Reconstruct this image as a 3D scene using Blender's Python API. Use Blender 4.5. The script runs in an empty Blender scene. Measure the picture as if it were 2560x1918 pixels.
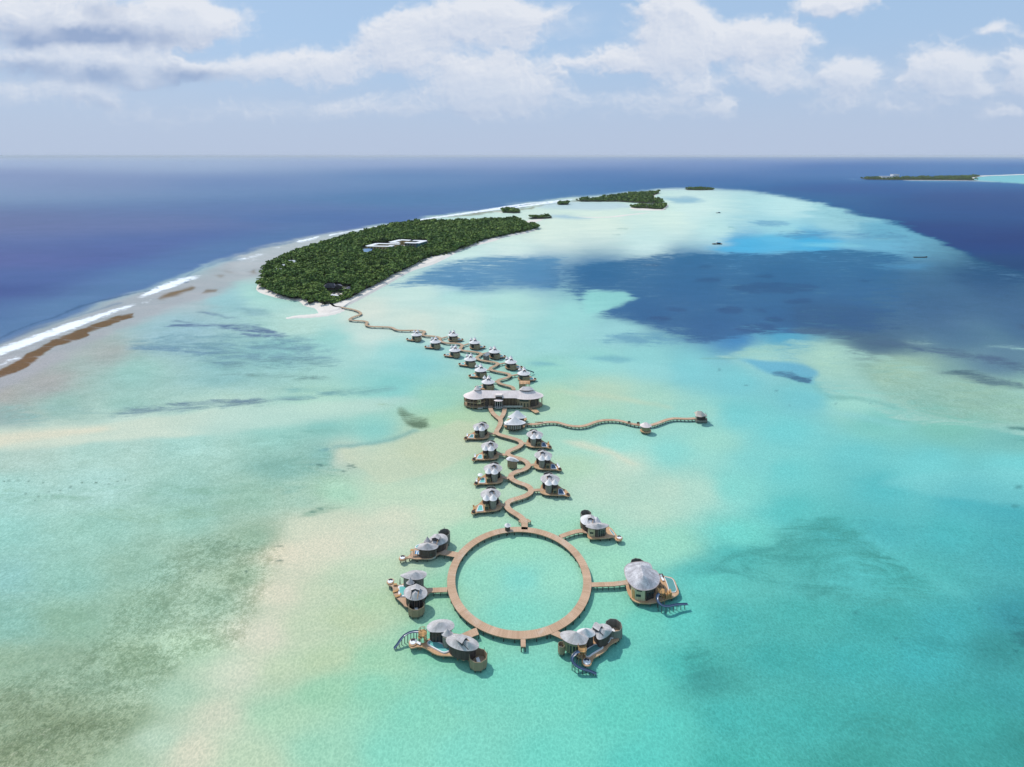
import bpy, math, random
import numpy as np
from mathutils import Vector, Matrix

# ------------------------------------------------------------------ camera, sky, sun
SC = bpy.context.scene
COL = SC.collection
R = math.radians
H, F, CX, HY = 150.0, 1364.6, 1280.0, 389.0      # camera height (m), focal length, centre column, horizon row

cam_d = bpy.data.cameras.new('camera')
cam = bpy.data.objects.new('camera', cam_d)
COL.objects.link(cam)
cam.location = (0, 0, H)
cam.rotation_euler = (R(90), 0, 0)
cam_d.sensor_fit = 'HORIZONTAL'
cam_d.sensor_width = 36.0
cam_d.lens = 36.0 * F / 2560.0
cam_d.shift_y = -(959.0 - HY) / 2560.0
cam_d.clip_start = 1.0
cam_d.clip_end = 200000.0
SC.camera = cam

SUN_DIR = Vector((-3.3, 2.5, 5.3)).normalized()
SUN_EL = math.asin(SUN_DIR.z)
SUN_AZ = math.atan2(SUN_DIR.x, SUN_DIR.y)
sun_d = bpy.data.lights.new('sun', 'SUN')
sun_d.energy = 3.3
sun_d.angle = R(0.5)
sun_d.color = (1.0, 0.955, 0.89)
sun = bpy.data.objects.new('sun', sun_d)
COL.objects.link(sun)
sun.rotation_euler = (-SUN_DIR).to_track_quat('-Z', 'Y').to_euler()
sun.location = (-300, 300, 600)

SC.view_settings.view_transform = 'Standard'
SC.view_settings.look = 'None'
SC.view_settings.exposure = 0.0
SC.view_settings.gamma = 1.0
SC.cycles.max_bounces = 6
SC.cycles.volume_bounces = 0

def lin(c):
    out = []
    for v in c:
        v = v / 255.0
        out.append(v / 12.92 if v <= 0.04045 else ((v + 0.055) / 1.055) ** 2.4)
    return out

class NT:
    """small helper for node trees"""
    def __init__(s, tree):
        s.t = tree
    def n(s, typ, **kw):
        nd = s.t.nodes.new(typ)
        for k, v in kw.items():
            setattr(nd, k, v)
        return nd
    def put(s, sock, v):
        if hasattr(v, 'is_linked') or hasattr(v, 'links'):
            s.t.links.new(v, sock)
        elif v is not None:
            sock.default_value = v
    def m(s, op, a, b=None, c=None, clamp=False):
        nd = s.n('ShaderNodeMath', operation=op, use_clamp=clamp)
        s.put(nd.inputs[0], a)
        if b is not None: s.put(nd.inputs[1], b)
        if c is not None: s.put(nd.inputs[2], c)
        return nd.outputs[0]
    def mix(s, f, a, b, mode='MIX'):
        nd = s.n('ShaderNodeMix', data_type='RGBA', blend_type=mode)
        s.put(nd.inputs[0], f)
        s.put(nd.inputs[6], a if hasattr(a, 'links') else tuple(a) + ((1,) if len(a) == 3 else ()))
        s.put(nd.inputs[7], b if hasattr(b, 'links') else tuple(b) + ((1,) if len(b) == 3 else ()))
        return nd.outputs[2]
    def noise(s, vec, scale, detail=4, rough=0.55, dist=0.0):
        nd = s.n('ShaderNodeTexNoise')
        if vec is not None: s.put(nd.inputs['Vector'], vec)
        nd.inputs['Scale'].default_value = scale
        nd.inputs['Detail'].default_value = detail
        nd.inputs['Roughness'].default_value = rough
        nd.inputs['Distortion'].default_value = dist
        return nd.outputs[0]
    def ss(s, v, lo, hi):
        nd = s.n('ShaderNodeMapRange', interpolation_type='SMOOTHSTEP')
        s.put(nd.inputs[0], v)
        nd.inputs[1].default_value = lo; nd.inputs[2].default_value = hi
        nd.inputs[3].default_value = 0; nd.inputs[4].default_value = 1
        return nd.outputs[0]
    def vmul(s, v, xyz):
        nd = s.n('ShaderNodeVectorMath', operation='MULTIPLY')
        s.put(nd.inputs[0], v); nd.inputs[1].default_value = xyz
        return nd.outputs[0]
    def vadd(s, v, xyz):
        nd = s.n('ShaderNodeVectorMath', operation='ADD')
        s.put(nd.inputs[0], v)
        s.put(nd.inputs[1], xyz)
        return nd.outputs[0]

def build_world():
    w = bpy.data.worlds.new('World')
    SC.world = w
    w.use_nodes = True
    T = NT(w.node_tree)
    w.node_tree.nodes.clear()
    out = T.n('ShaderNodeOutputWorld')
    bg = T.n('ShaderNodeBackground')
    bg.inputs[1].default_value = 0.1
    w.node_tree.links.new(bg.outputs[0], out.inputs[0])
    sky = T.n('ShaderNodeTexSky', sky_type='NISHITA')
    sky.sun_disc = False
    sky.sun_elevation = SUN_EL
    sky.sun_rotation = SUN_AZ
    sky.altitude = 100
    sky.air_density = 1.0
    sky.dust_density = 1.2
    sky.ozone_density = 2.0
    tc = T.n('ShaderNodeTexCoord')
    T.put(bg.inputs[0], sky_colour(T, sky.outputs[0], tc.outputs['Generated']))
    w.cycles.sampling_method = 'MANUAL'
    w.cycles.sample_map_resolution = 256

def sky_colour(T, skyout, direction):
    """clear sky, paler towards the horizon (the veil of far air the camera cannot reach)"""
    sep = T.n('ShaderNodeSeparateXYZ'); T.put(sep.inputs[0], direction)
    k = 10.0
    c = T.mix(.85, skyout, [v * k for v in lin((172, 202, 235))])
    veil = T.ss(sep.outputs[2], .22, -.01)
    return T.mix(T.m('MULTIPLY', veil, .93), c, [v * k for v in lin((184, 198, 222))])
build_world()

# ------------------------------------------------------------------ survey frames: each is (x0, y0, scale)
Z = {'V': (0, 0, .864), 'S': (0, 0, 1), 'z1': (940, 1460, 6.136), 'z2': (1340, 1460, 5.5225), 'z3': (920, 1300, 6.372),
     'z4': (1380, 1240, 5.1775), 'z5': (1100, 1000, 5.02), 'z6': (1000, 800, 5.53), 'z7': (600, 500, 2.765),
     'z8': (1200, 380, 3.16), 'b1': (880, 580, 10.055), 'b2': (760, 690, 11.06), 'b3': (2120, 420, 5.027),
     'b5': (1560, 1000, 9.2167), 'b7': (1150, 940, 9.2167), 'b8': (1000, 810, 9.2167), 'sR': (1500, 380, 2.0868),
     'sL': (0, 380, 2.761), 'BL': (0, 980, 1.767), 'BR': (1560, 1200, 2.212), 'm7': (700, 900, 3.313),
     'e8': (1280, 840, 4.142)}
def SP(k, x, y):
    o = Z[k]
    return (o[0] + x / o[2], o[1] + y / o[2])
def W(k, x, y, z=0.0):
    """where the line of sight of a surveyed point meets height z"""
    sx, sy = SP(k, x, y)
    Y = F * (H - z) / (sy - HY)
    return Vector(((sx - CX) * Y / F, Y, z))
def WL(k, pts, z=0.0):
    return [W(k, x, y, z) for x, y in pts]

# ------------------------------------------------------------------ mesh helpers
def smooth_poly(pts, n=48, closed=True):
    """Catmull-Rom through 2-D points, evenly resampled"""
    P = [Vector((p[0], p[1])) for p in pts]
    m = len(P); out = []
    rng = m if closed else m - 1
    for i in range(rng):
        if closed:
            a, b, c, d = P[(i - 1) % m], P[i], P[(i + 1) % m], P[(i + 2) % m]
        else:
            a, b, c, d = P[max(i - 1, 0)], P[i], P[i + 1], P[min(i + 2, m - 1)]
        for t in range(12):
            u = t / 12.0
            out.append(0.5 * ((2 * b) + (c - a) * u + (2 * a - 5 * b + 4 * c - d) * u * u + (3 * b - a - 3 * c + d) * u ** 3))
    if not closed:
        out.append(P[-1].copy())
    return resample(out, n, closed)
def resample(pts, n, closed=True):
    P = [Vector((p[0], p[1])) for p in pts]
    Q = P + [P[0]] if closed else P
    L = [0.0]
    for a, b in zip(Q, Q[1:]):
        L.append(L[-1] + (b - a).length)
    tot = L[-1]; out = []; j = 0
    cnt = n if closed else n - 1
    for i in range(n):
        s = tot * i / cnt
        while j < len(L) - 2 and L[j + 1] < s: j += 1
        seg = max(L[j + 1] - L[j], 1e-9)
        out.append(Q[j].lerp(Q[j + 1], (s - L[j]) / seg))
    return out
def ell(cx, cy, rx, ry, n=32, a0=0.0, rot=0.0):
    cr, sr = math.cos(rot), math.sin(rot); o = []
    for i in range(n):
        a = a0 + 2 * math.pi * i / n
        x, y = rx * math.cos(a), ry * math.sin(a)
        o.append(Vector((cx + x * cr - y * sr, cy + x * sr + y * cr)))
    return o
def area2(p):
    return sum(p[i].x * p[(i + 1) % len(p)].y - p[(i + 1) % len(p)].x * p[i].y for i in range(len(p)))
def ccw(pts):
    p = [Vector((q[0], q[1])) for q in pts]
    return p if area2(p) > 0 else p[::-1]
def cent(pts):
    return sum((Vector((p[0], p[1])) for p in pts), Vector((0, 0))) / len(pts)
def inset(pts, d):
    """move a polygon's edge inwards by d (average-normal method)"""
    p = ccw(pts); n = len(p); o = []
    for i in range(n):
        e1 = (p[i] - p[i - 1]).normalized(); e2 = (p[(i + 1) % n] - p[i]).normalized()
        nn = Vector((-(e1.y + e2.y), e1.x + e2.x))
        if nn.length < 1e-6: nn = Vector((-e1.y, e1.x))
        nn.normalize()
        c = max(.5, nn.dot(Vector((-e1.y, e1.x))))
        o.append(p[i] + nn * d / c)
    return o
def scale_poly(pts, s, c=None):
    c = cent(pts) if c is None else c
    return [c + (Vector((p[0], p[1])) - c) * s for p in pts]

class MB:
    def __init__(s):
        s.v = []; s.f = []; s.uv = []; s.mi = []
    def face(s, vs, uv=None, mi=0):
        b = len(s.v)
        s.v += [tuple(p) for p in vs]
        s.f.append(tuple(range(b, b + len(vs))))
        s.uv.append(uv if uv else [(p[0], p[1]) for p in vs])
        s.mi.append(mi)
    def quad_strip(s, A, B, mi=0, closed=True, v0=0.0):
        n = len(A); u = 0.0
        for i in range(n if closed else n - 1):
            j = (i + 1) % n
            du = (Vector(A[j]) - Vector(A[i])).length
            h = (Vector(B[i]) - Vector(A[i])).length
            s.face([A[i], A[j], B[j], B[i]], [(u, v0), (u + du, v0), (u + du, v0 + h), (u, v0 + h)], mi)
            u += du
    def prism(s, pts, z0, z1, mi=0, top=True, bot=True):
        p = ccw(pts)
        lo = [(q.x, q.y, z0) for q in p]; hi = [(q.x, q.y, z1) for q in p]
        s.quad_strip(lo, hi, mi)
        if top: s.face(hi, None, mi)
        if bot: s.face(lo[::-1], None, mi)
        return s
    def ringwall(s, pts, th, z0, z1, mi=0):
        p = ccw(pts); q = inset(p, th)
        lo = [(a.x, a.y, z0) for a in p]; hi = [(a.x, a.y, z1) for a in p]
        lo2 = [(a.x, a.y, z0) for a in q]; hi2 = [(a.x, a.y, z1) for a in q]
        s.quad_strip(lo, hi, mi); s.quad_strip(hi, hi2, mi); s.quad_strip(hi2, lo2, mi); s.quad_strip(lo2, lo, mi)
        return s
    def box(s, c, size, rz=0.0, mi=0, ry=0.0):
        hx, hy, hz = size[0] / 2, size[1] / 2, size[2] / 2
        M = Matrix.Rotation(rz, 3, 'Z') @ Matrix.Rotation(ry, 3, 'Y')
        P = [Vector(c) + M @ Vector((x * hx, y * hy, z * hz)) for z in (-1, 1) for y in (-1, 1) for x in (-1, 1)]
        d = [(0, 2, 3, 1), (4, 5, 7, 6), (0, 1, 5, 4), (2, 6, 7, 3), (1, 3, 7, 5), (0, 4, 6, 2)]
        for q in d:
            vs = [P[i] for i in q]
            a = (vs[1] - vs[0]).length; b = (vs[2] - vs[1]).length
            s.face(vs, [(0, 0), (a, 0), (a, b), (0, b)], mi)
        return s
    def tube(s, path, r, n=8, mi=0, cap=True):
        path = [Vector(p) for p in path]; rings = []
        for i, p in enumerate(path):
            t = (path[min(i + 1, len(path) - 1)] - path[max(i - 1, 0)]).normalized()
            up = Vector((0, 0, 1)) if abs(t.z) < .95 else Vector((1, 0, 0))
            a = t.cross(up).normalized(); b = a.cross(t)
            rr = r[i] if isinstance(r, (list, tuple)) else r
            rings.append([p + (a * math.cos(2 * math.pi * k / n) + b * math.sin(2 * math.pi * k / n)) * rr for k in range(n)])
        for A, B in zip(rings, rings[1:]): s.quad_strip(A, B, mi)
        if cap:
            s.face(rings[0][::-1], None, mi); s.face(rings[-1], None, mi)
        return s
    def roof(s, outline, A, B, ze, zr, curve=1.25, rings=5, th=.22, mi=0, mi2=0):
        """thatched roof: eave outline lofted to the ridge A-B, eaves flared"""
        p = ccw(outline); A = Vector((A[0], A[1])); B = Vector((B[0], B[1]))
        AB = B - A; L2 = AB.length_squared
        tgt = []
        for q in p:
            t = 0 if L2 < 1e-8 else max(0, min(1, (q - A).dot(AB) / L2))
            tgt.append(A + AB * t)
        prev = [(q.x, q.y, ze) for q in p]; vv = 0.0
        und = [(q.x, q.y, ze - th) for q in inset(p, th * .4)]
        s.quad_strip(und, prev, mi2)
        s.face(und[::-1], None, mi2)
        for k in range(1, rings + 1):
            t = k / rings
            cur = []
            for q, g in zip(p, tgt):
                c = q.lerp(g, t)
                cur.append((c.x, c.y, ze + (zr - ze) * t ** curve))
            u = 0.0
            n = len(p)
            for i in range(n):
                j = (i + 1) % n
                du = (p[j] - p[i]).length
                h = (Vector(cur[i]) - Vector(prev[i])).length
                s.face([prev[i], prev[j], cur[j], cur[i]], [(u, vv), (u + du, vv), (u + du, vv + h), (u, vv + h)], mi)
                u += du
            vv += h; prev = cur
        return s
    def build(s, name, mats, parent=None, loc=None, smooth=False):
        me = bpy.data.meshes.new(name)
        o3 = Vector(loc) if loc is not None else (Vector(parent['org']) if parent is not None and 'org' in parent else Vector((0, 0, 0)))
        me.from_pydata([(a[0] - o3.x, a[1] - o3.y, a[2] - o3.z) for a in s.v], [], s.f)
        uvl = me.uv_layers.new(name='UVMap')
        flat = [c for f in s.uv for uvp in f for c in uvp]
        uvl.data.foreach_set('uv', flat)
        if not isinstance(mats, (list, tuple)): mats = [mats]
        for m in mats: me.materials.append(m)
        me.polygons.foreach_set('material_index', s.mi)
        if smooth: me.polygons.foreach_set('use_smooth', [True] * len(me.polygons))
        me.update()
        ob = bpy.data.objects.new(name, me)
        COL.objects.link(ob)
        if parent is not None:
            ob.parent = parent
            if 'org' in parent: ob['org'] = tuple(parent['org'])
        elif loc is not None: ob.location = loc
        return ob

def tag(o, label=None, cat=None, group=None, kind=None):
    if label: o['label'] = label
    if cat: o['category'] = cat
    if group: o['group'] = group
    if kind: o['kind'] = kind
    return o
def thing(name, loc, label, cat, group=None):
    o = bpy.data.objects.new(name, None)
    COL.objects.link(o)
    o.location = loc; o['org'] = tuple(loc)
    o.empty_display_size = .5
    return tag(o, label, cat, group)
def copy_tree(o, parent=None):
    c = o.copy(); COL.objects.link(c)
    if parent is not None:
        c.parent = parent
        c.matrix_parent_inverse = o.matrix_parent_inverse.copy()
    for ch in list(o.children): copy_tree(ch, c)
    return c

# ------------------------------------------------------------------ materials
def newmat(name):
    m = bpy.data.materials.new(name); m.use_nodes = True
    T = NT(m.node_tree)
    b = m.node_tree.nodes['Principled BSDF']
    return m, T, b
def uvvec(T):
    return T.n('ShaderNodeUVMap', uv_map='UVMap').outputs[0]
def objvec(T):
    return T.n('ShaderNodeTexCoord').outputs['Object']

def m_plain(name, col, rough=.6, var=.15, scale=1.5, metal=0.0, spec=.3):
    m, T, b = newmat(name)
    n = T.noise(objvec(T), scale, 5)
    lo = [c * (1 - var) for c in col]; hi = [min(1, c * (1 + var)) for c in col]
    T.put(b.inputs['Base Color'], T.mix(n, lo, hi))
    b.inputs['Roughness'].default_value = rough
    b.inputs['Metallic'].default_value = metal
    b.inputs['Specular IOR Level'].default_value = spec
    return m
def m_roof(name, lo, hi, blotch=.35, stain=None):
    """weathered shingle: streaks run up the slope, courses across it"""
    m, T, b = newmat(name)
    uv = uvvec(T)
    streak = T.noise(T.vmul(uv, (2.6, .22, 1)), 1.0, 6, .6)
    course = T.noise(T.vmul(uv, (1.5, 6.0, 1)), 1.0, 2, .5)
    big = T.noise(objvec(T), .55, 5, .6)
    f = T.m('ADD', T.m('MULTIPLY', streak, .6), T.m('MULTIPLY', course, .25))
    f = T.m('ADD', f, T.m('MULTIPLY', T.m('SUBTRACT', big, .5), blotch * 2))
    f = T.ss(f, .18, .72)
    c = T.mix(f, lo, hi)
    if stain:
        c = T.mix(T.m('MULTIPLY', T.ss(T.noise(objvec(T), 1.7, 7, .65), .50, .70), .75), c, stain)
    T.put(b.inputs['Base Color'], c)
    b.inputs['Roughness'].default_value = .8
    b.inputs['Specular IOR Level'].default_value = .2
    bp = T.n('ShaderNodeBump'); bp.inputs['Strength'].default_value = .5; bp.inputs['Distance'].default_value = .06
    T.put(bp.inputs['Height'], T.m('ADD', course, streak)); T.put(b.inputs['Normal'], bp.outputs[0])
    return m
def m_planks(name, lo, hi, wear, across=True, width=.16):
    """timber decking laid across the walk: UV x runs along it"""
    m, T, b = newmat(name)
    uv = uvvec(T)
    sp = T.n('ShaderNodeSeparateXYZ'); T.put(sp.inputs[0], uv)
    a = sp.outputs[0] if across else sp.outputs[1]
    cell = T.m('FLOOR', T.m('MULTIPLY', a, 1 / width))
    wn = T.n('ShaderNodeTexWhiteNoise', noise_dimensions='1D'); T.put(wn.inputs['W'], cell)
    group = T.m('FLOOR', T.m('MULTIPLY', a, 1 / 2.4))
    wg = T.n('ShaderNodeTexWhiteNoise', noise_dimensions='1D'); T.put(wg.inputs['W'], group)
    f = T.m('ADD', T.m('MULTIPLY', wn.outputs[0], .45), T.m('MULTIPLY', wg.outputs[0], .4))
    c = T.mix(f, lo, hi)
    pat = T.noise(objvec(T), .16, 6, .62, .4)
    c = T.mix(T.m('MULTIPLY', T.ss(pat, .50, .72), .75), c, wear)
    gap = T.m('LESS_THAN', T.m('FRACT', T.m('MULTIPLY', a, 1 / width)), .07)
    c = T.mix(T.m('MULTIPLY', gap, .6), c, (.05, .035, .025))
    T.put(b.inputs['Base Color'], c)
    b.inputs['Roughness'].default_value = .75
    b.inputs['Specular IOR Level'].default_value = .2
    return m
def m_slats(name, lo, hi, width=.22):
    m, T, b = newmat(name)
    uv = uvvec(T)
    sp = T.n('ShaderNodeSeparateXYZ'); T.put(sp.inputs[0], uv)
    cell = T.m('FLOOR', T.m('MULTIPLY', sp.outputs[0], 1 / width))
    wn = T.n('ShaderNodeTexWhiteNoise', noise_dimensions='1D'); T.put(wn.inputs['W'], cell)
    big = T.noise(objvec(T), .9, 5)
    c = T.mix(T.m('ADD', T.m('MULTIPLY', wn.outputs[0], .5), T.m('MULTIPLY', big, .5)), lo, hi)
    gap = T.m('LESS_THAN', T.m('FRACT', T.m('MULTIPLY', sp.outputs[0], 1 / width)), .1)
    c = T.mix(T.m('MULTIPLY', gap, .5), c, (.03, .025, .02))
    T.put(b.inputs['Base Color'], c)
    b.inputs['Roughness'].default_value = .8
    b.inputs['Specular IOR Level'].default_value = .15
    return m

M = {}
M['shingle'] = m_roof('silver_shingle', (.34, .315, .305), (.62, .585, .57), .4)
M['shingle_old'] = m_roof('mottled_shingle', (.32, .30, .315), (.64, .62, .635), .5, (.27, .255, .265))
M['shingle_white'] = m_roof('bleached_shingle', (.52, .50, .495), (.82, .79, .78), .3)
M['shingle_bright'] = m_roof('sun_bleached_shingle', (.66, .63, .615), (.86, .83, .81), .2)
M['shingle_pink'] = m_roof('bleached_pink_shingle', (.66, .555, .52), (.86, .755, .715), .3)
M['shingle_tan'] = m_roof('sandy_thatch', (.50, .40, .33), (.72, .61, .53), .25)
M['roof_edge'] = m_plain('roof_edge_timber', (.45, .36, .33), .8)
M['fascia'] = m_plain('dark_eave', (.10, .085, .08), .8)
M['deck'] = m_planks('timber_decking', (.42, .265, .165), (.62, .42, .285), (.58, .46, .36))
M['deck_orange'] = m_planks('oiled_decking', (.45, .26, .135), (.64, .40, .235), (.56, .40, .27))
M['deck_brown'] = m_planks('brown_decking', (.37, .25, .155), (.52, .37, .245), (.47, .37, .285))
M['beam'] = m_plain('dark_beam', (.085, .06, .045), .8)
M['beam_tan'] = m_plain('tan_beam', (.34, .22, .13), .8)
M['stilt'] = m_plain('weathered_post', (.06, .06, .055), .8)
M['stilt_tan'] = m_plain('tan_post', (.30, .21, .12), .8)
M['wall_dark'] = m_slats('dark_slat_wall', (.045, .035, .03), (.13, .10, .085))  # dark timber slats, tone deepened for the shadow under the roofs
M['wall_tan'] = m_slats('tan_board_wall', (.23, .175, .11), (.36, .285, .185), .4)
M['wall_grey'] = m_slats('grey_board_wall', (.16, .155, .13), (.27, .265, .225), .4)
M['wall_pale'] = m_slats('pale_board_wall', (.36, .355, .32), (.50, .49, .45), .5)
M['wall_cream'] = m_slats('cream_board_wall', (.42, .36, .22), (.55, .48, .31), .6)
M['wall_olive'] = m_slats('olive_board_wall', (.20, .19, .10), (.31, .29, .17), .4)
M['glass'] = m_plain('dark_glass', (.015, .02, .025), .12, .1, 1, 0, .5)
M['white'] = m_plain('white_render', (.78, .75, .74), .6, .06)
M['fabric_white'] = m_plain('white_fabric', (.80, .80, .80), .9, .05)
M['fabric_dark'] = m_plain('dark_cushion', (.05, .045, .06), .9)
M['fabric_blue'] = m_plain('blue_canopy', (.06, .28, .50), .8)
M['orange_wood'] = m_plain('orange_timber', (.48, .27, .11), .7, .3, 3)
M['metal_dark'] = m_plain('dark_frame', (.05, .05, .055), .5)
M['slide'] = m_plain('blue_slide_fibreglass', (.018, .04, .085), .3, .1, 1, 0, .6)
M['slide_in'] = m_plain('blue_slide_channel', (.06, .10, .17), .25, .1, 1, 0, .6)
M['sand_floor'] = m_plain('sand_terrace', (.62, .54, .46), .9)
def m_pool(name, c1, c2):
    m, T, b = newmat(name)
    n = T.noise(objvec(T), .8, 4)
    T.put(b.inputs['Base Color'], T.mix(n, c1, c2))
    b.inputs['Roughness'].default_value = .06
    b.inputs['IOR'].default_value = 1.33
    return m
M['pool'] = m_pool('turquoise_pool_water', (.13, .44, .40), (.22, .56, .50))
M['pool_deep'] = m_pool('grey_green_pool_water', (.09, .24, .23), (.14, .32, .30))
M['pool_blue'] = m_pool('dark_blue_pool_water', (.02, .06, .13), (.03, .10, .20))

# ------------------------------------------------------------------ the sea: one sheet, its bed colour surveyed from shallow sand to deep water, cloud shade and haze painted in
# lagoon bed tones, with cloud shadow painted into the dark blues  (survey x, y in frame V, then the tone)
LAG = """0,850,168,172,172;100,830,165,172,175;250,760,165,178,180;420,640,170,185,195;560,570,172,182,195;700,520,175,185,200
0,900,150,178,178;150,880,150,190,185;300,800,150,198,195;400,720,150,190,205;480,650,150,195,205;560,640,165,210,208
300,870,150,195,190;500,800,140,190,195;600,760,140,195,200;700,740,150,205,205;650,700,180,215,210;800,720,190,215,212;850,760,150,208,210;850,830,130,200,200
0,945,200,212,198;150,930,200,214,200;300,905,195,215,203;500,880,180,214,205;700,870,165,210,198
0,990,175,205,198;200,980,172,210,203;400,960,165,210,204;600,940,150,203,196;700,920,135,195,190;800,930,135,200,195
0,1060,165,212,208;200,1050,170,212,208;400,1050,155,200,192;600,1010,135,185,178;700,980,130,185,180
0,1150,150,205,200;200,1150,152,200,190;400,1130,155,200,188;550,1080,155,195,180;650,1080,165,200,185
0,1250,145,198,196;150,1250,145,195,185;300,1230,146,187,172;450,1200,148,182,164;550,1170,150,182,162
0,1350,140,190,180;150,1350,145,185,165;300,1320,148,184,164;450,1300,156,188,168;520,1250,156,184,162
0,1450,146,178,156;150,1450,146,176,154;300,1430,150,180,155;420,1400,175,205,180
0,1550,142,166,142;150,1550,140,163,138;280,1550,150,175,150;380,1500,170,200,178
0,1650,143,162,135;150,1640,152,174,148;250,1640,165,190,165;350,1600,180,205,185
900,970,185,202,175;740,980,200,208,190;850,1000,195,208,185;950,960,190,208,180;1000,920,180,205,175
740,1060,170,212,190;850,1060,190,210,185;950,1050,190,212,187;1050,1000,175,208,182
680,1130,212,212,190;750,1120,208,210,188;850,1110,200,210,188;950,1110,195,212,187
620,1200,220,212,190;700,1180,215,212,190;800,1180,200,210,188;850,1150,200,212,190
600,1280,215,210,188;680,1280,195,205,178;750,1260,190,205,178;820,1220,190,208,180
560,1370,208,208,188;650,1360,190,203,175;750,1340,180,200,170;800,1300,175,203,172
520,1450,205,212,190;600,1450,185,205,178;700,1430,180,203,172;800,1440,155,205,175
480,1540,205,208,185;600,1540,165,205,178;700,1500,155,205,175;800,1500,140,207,182
420,1620,208,208,185;550,1640,180,205,180;700,1620,150,205,182;850,1620,130,208,190
900,1550,130,208,188;1000,1500,120,205,190;1100,1480,115,205,190;1200,1500,110,205,190;1000,1620,125,210,195;1200,1620,110,208,195;1350,1550,95,200,188;1400,1480,95,200,190
1123,1180,150,212,190;1030,1250,146,213,194;1110,1330,128,212,198;1200,1250,150,215,196;1123,1250,133,213,203
1000,1150,165,210,185;930,1280,150,208,180;950,1400,125,205,180
1320,1220,150,212,190;1310,1320,130,207,188;1400,1350,105,200,188;1450,1180,150,213,195
1400,1100,175,210,195;1300,1050,180,210,195;1250,1150,155,210,188;1250,960,160,210,195;1240,1010,170,208,185
1350,1000,190,212,195;1350,955,150,213,205;1450,975,135,209,205;1500,1060,170,212,200;1450,1060,180,212,198;1540,950,150,210,200;1500,900,150,208,200
1600,1050,130,210,205;1600,900,115,200,205;1650,1000,125,205,205;1600,1150,110,208,202;1550,1250,95,200,195
950,860,150,205,190;980,900,165,205,175;1200,860,170,208,185;1300,850,175,208,190;1400,870,160,208,195;1300,900,160,208,190;1200,800,145,207,200;1300,780,145,208,208;1400,780,140,205,210;1500,800,125,200,210
900,780,135,203,208;900,700,200,218,212;1000,690,190,218,214;1100,700,165,212,212;1200,740,150,207,210
800,680,205,218,212;900,640,190,218,216;1000,640,175,216,216;1100,660,170,214,212;1250,680,150,208,210;1350,720,150,205,212
1000,560,195,220,222;1100,530,200,220,222;1200,500,205,220,220;1300,480,205,220,220;1450,470,200,220,222;1400,520,190,216,222;1550,500,180,213,222;1500,450,195,218,225;1700,450,180,213,225
1700,500,150,200,220;1800,480,150,195,215
1000,600,120,165,205;1150,590,80,130,180;1300,590,70,120,175;1500,570,65,115,172;1500,620,60,108,165;1700,600,55,108,160;1900,600,65,115,165;1600,530,90,160,210;1750,520,75,160,215;1900,520,110,170,205
1400,680,58,105,165;1550,700,55,100,155;1700,680,55,102,150;1850,680,60,105,150;2000,650,70,115,160;2150,600,50,88,140;2200,700,75,115,150;1600,740,75,140,190;1700,730,85,165,200
1900,740,80,115,140;2050,720,85,125,155;2150,780,95,135,160
1650,770,150,205,205;1800,780,165,208,195;1950,800,155,192,175;2100,850,150,190,175;2200,880,150,195,180;1600,820,120,198,208;1750,860,115,195,205;1850,870,150,208,200;1900,920,120,195,190;2050,920,120,190,180;2200,950,115,185,182
1700,930,110,200,205;1850,980,105,195,200;2000,1000,110,200,205;2200,1010,110,200,205
1700,1020,110,203,205;1900,1050,85,185,193;2100,1080,75,176,188;2200,1100,70,170,183
1700,1100,90,192,194;1800,1150,78,178,182;1900,1150,80,180,188;2050,1150,75,180,188;2200,1180,70,170,180
1600,1200,80,182,182;1550,1240,76,170,172;1750,1200,80,177,177;1850,1230,88,192,196;1950,1250,78,180,182
1500,1350,90,195,190;1600,1350,75,178,177;1750,1330,72,175,174;1900,1350,65,168,170;2050,1350,65,170,178;2200,1330,58,152,165
1500,1450,75,185,180;1550,1480,66,160,158;1700,1430,66,172,172;1850,1430,65,175,178;2000,1430,65,175,182;2150,1400,55,145,150;2200,1500,60,160,165
1450,1580,90,200,192;1600,1560,70,180,178;1750,1560,66,174,173;1900,1560,64,168,168;2100,1560,60,165,165
1400,1650,90,200,192;1600,1650,70,180,175;1850,1650,62,160,156;2100,1650,60,158,157;2212,1600,55,150,150"""
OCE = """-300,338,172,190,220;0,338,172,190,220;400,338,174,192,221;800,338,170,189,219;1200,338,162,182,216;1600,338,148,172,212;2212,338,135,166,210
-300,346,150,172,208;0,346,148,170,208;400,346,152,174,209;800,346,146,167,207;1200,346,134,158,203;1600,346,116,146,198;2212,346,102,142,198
0,380,126,148,193;200,400,123,145,191;500,400,112,140,190;900,380,105,138,190;1300,380,95,130,187;1800,365,85,125,185;2200,360,80,125,185
0,480,106,120,174;300,480,106,123,178;600,450,104,126,182;900,430,95,124,182;1200,410,92,126,184;1500,395,80,115,178;1800,410,62,98,165;2100,430,58,92,158;2212,450,55,92,158
0,560,92,110,169;200,560,88,109,169;450,520,90,114,175;700,470,92,119,179;0,630,72,100,160;200,600,78,105,166;350,570,82,112,173
0,700,72,118,170;150,660,80,122,174;300,600,85,128,180;0,760,78,128,172
2000,500,48,85,150;2200,520,45,80,142;2100,580,45,82,142;1700,420,70,108,170;1400,400,85,120,180"""  # ocean tones; horizon haze and pale sky reflection painted into the far rows
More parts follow.
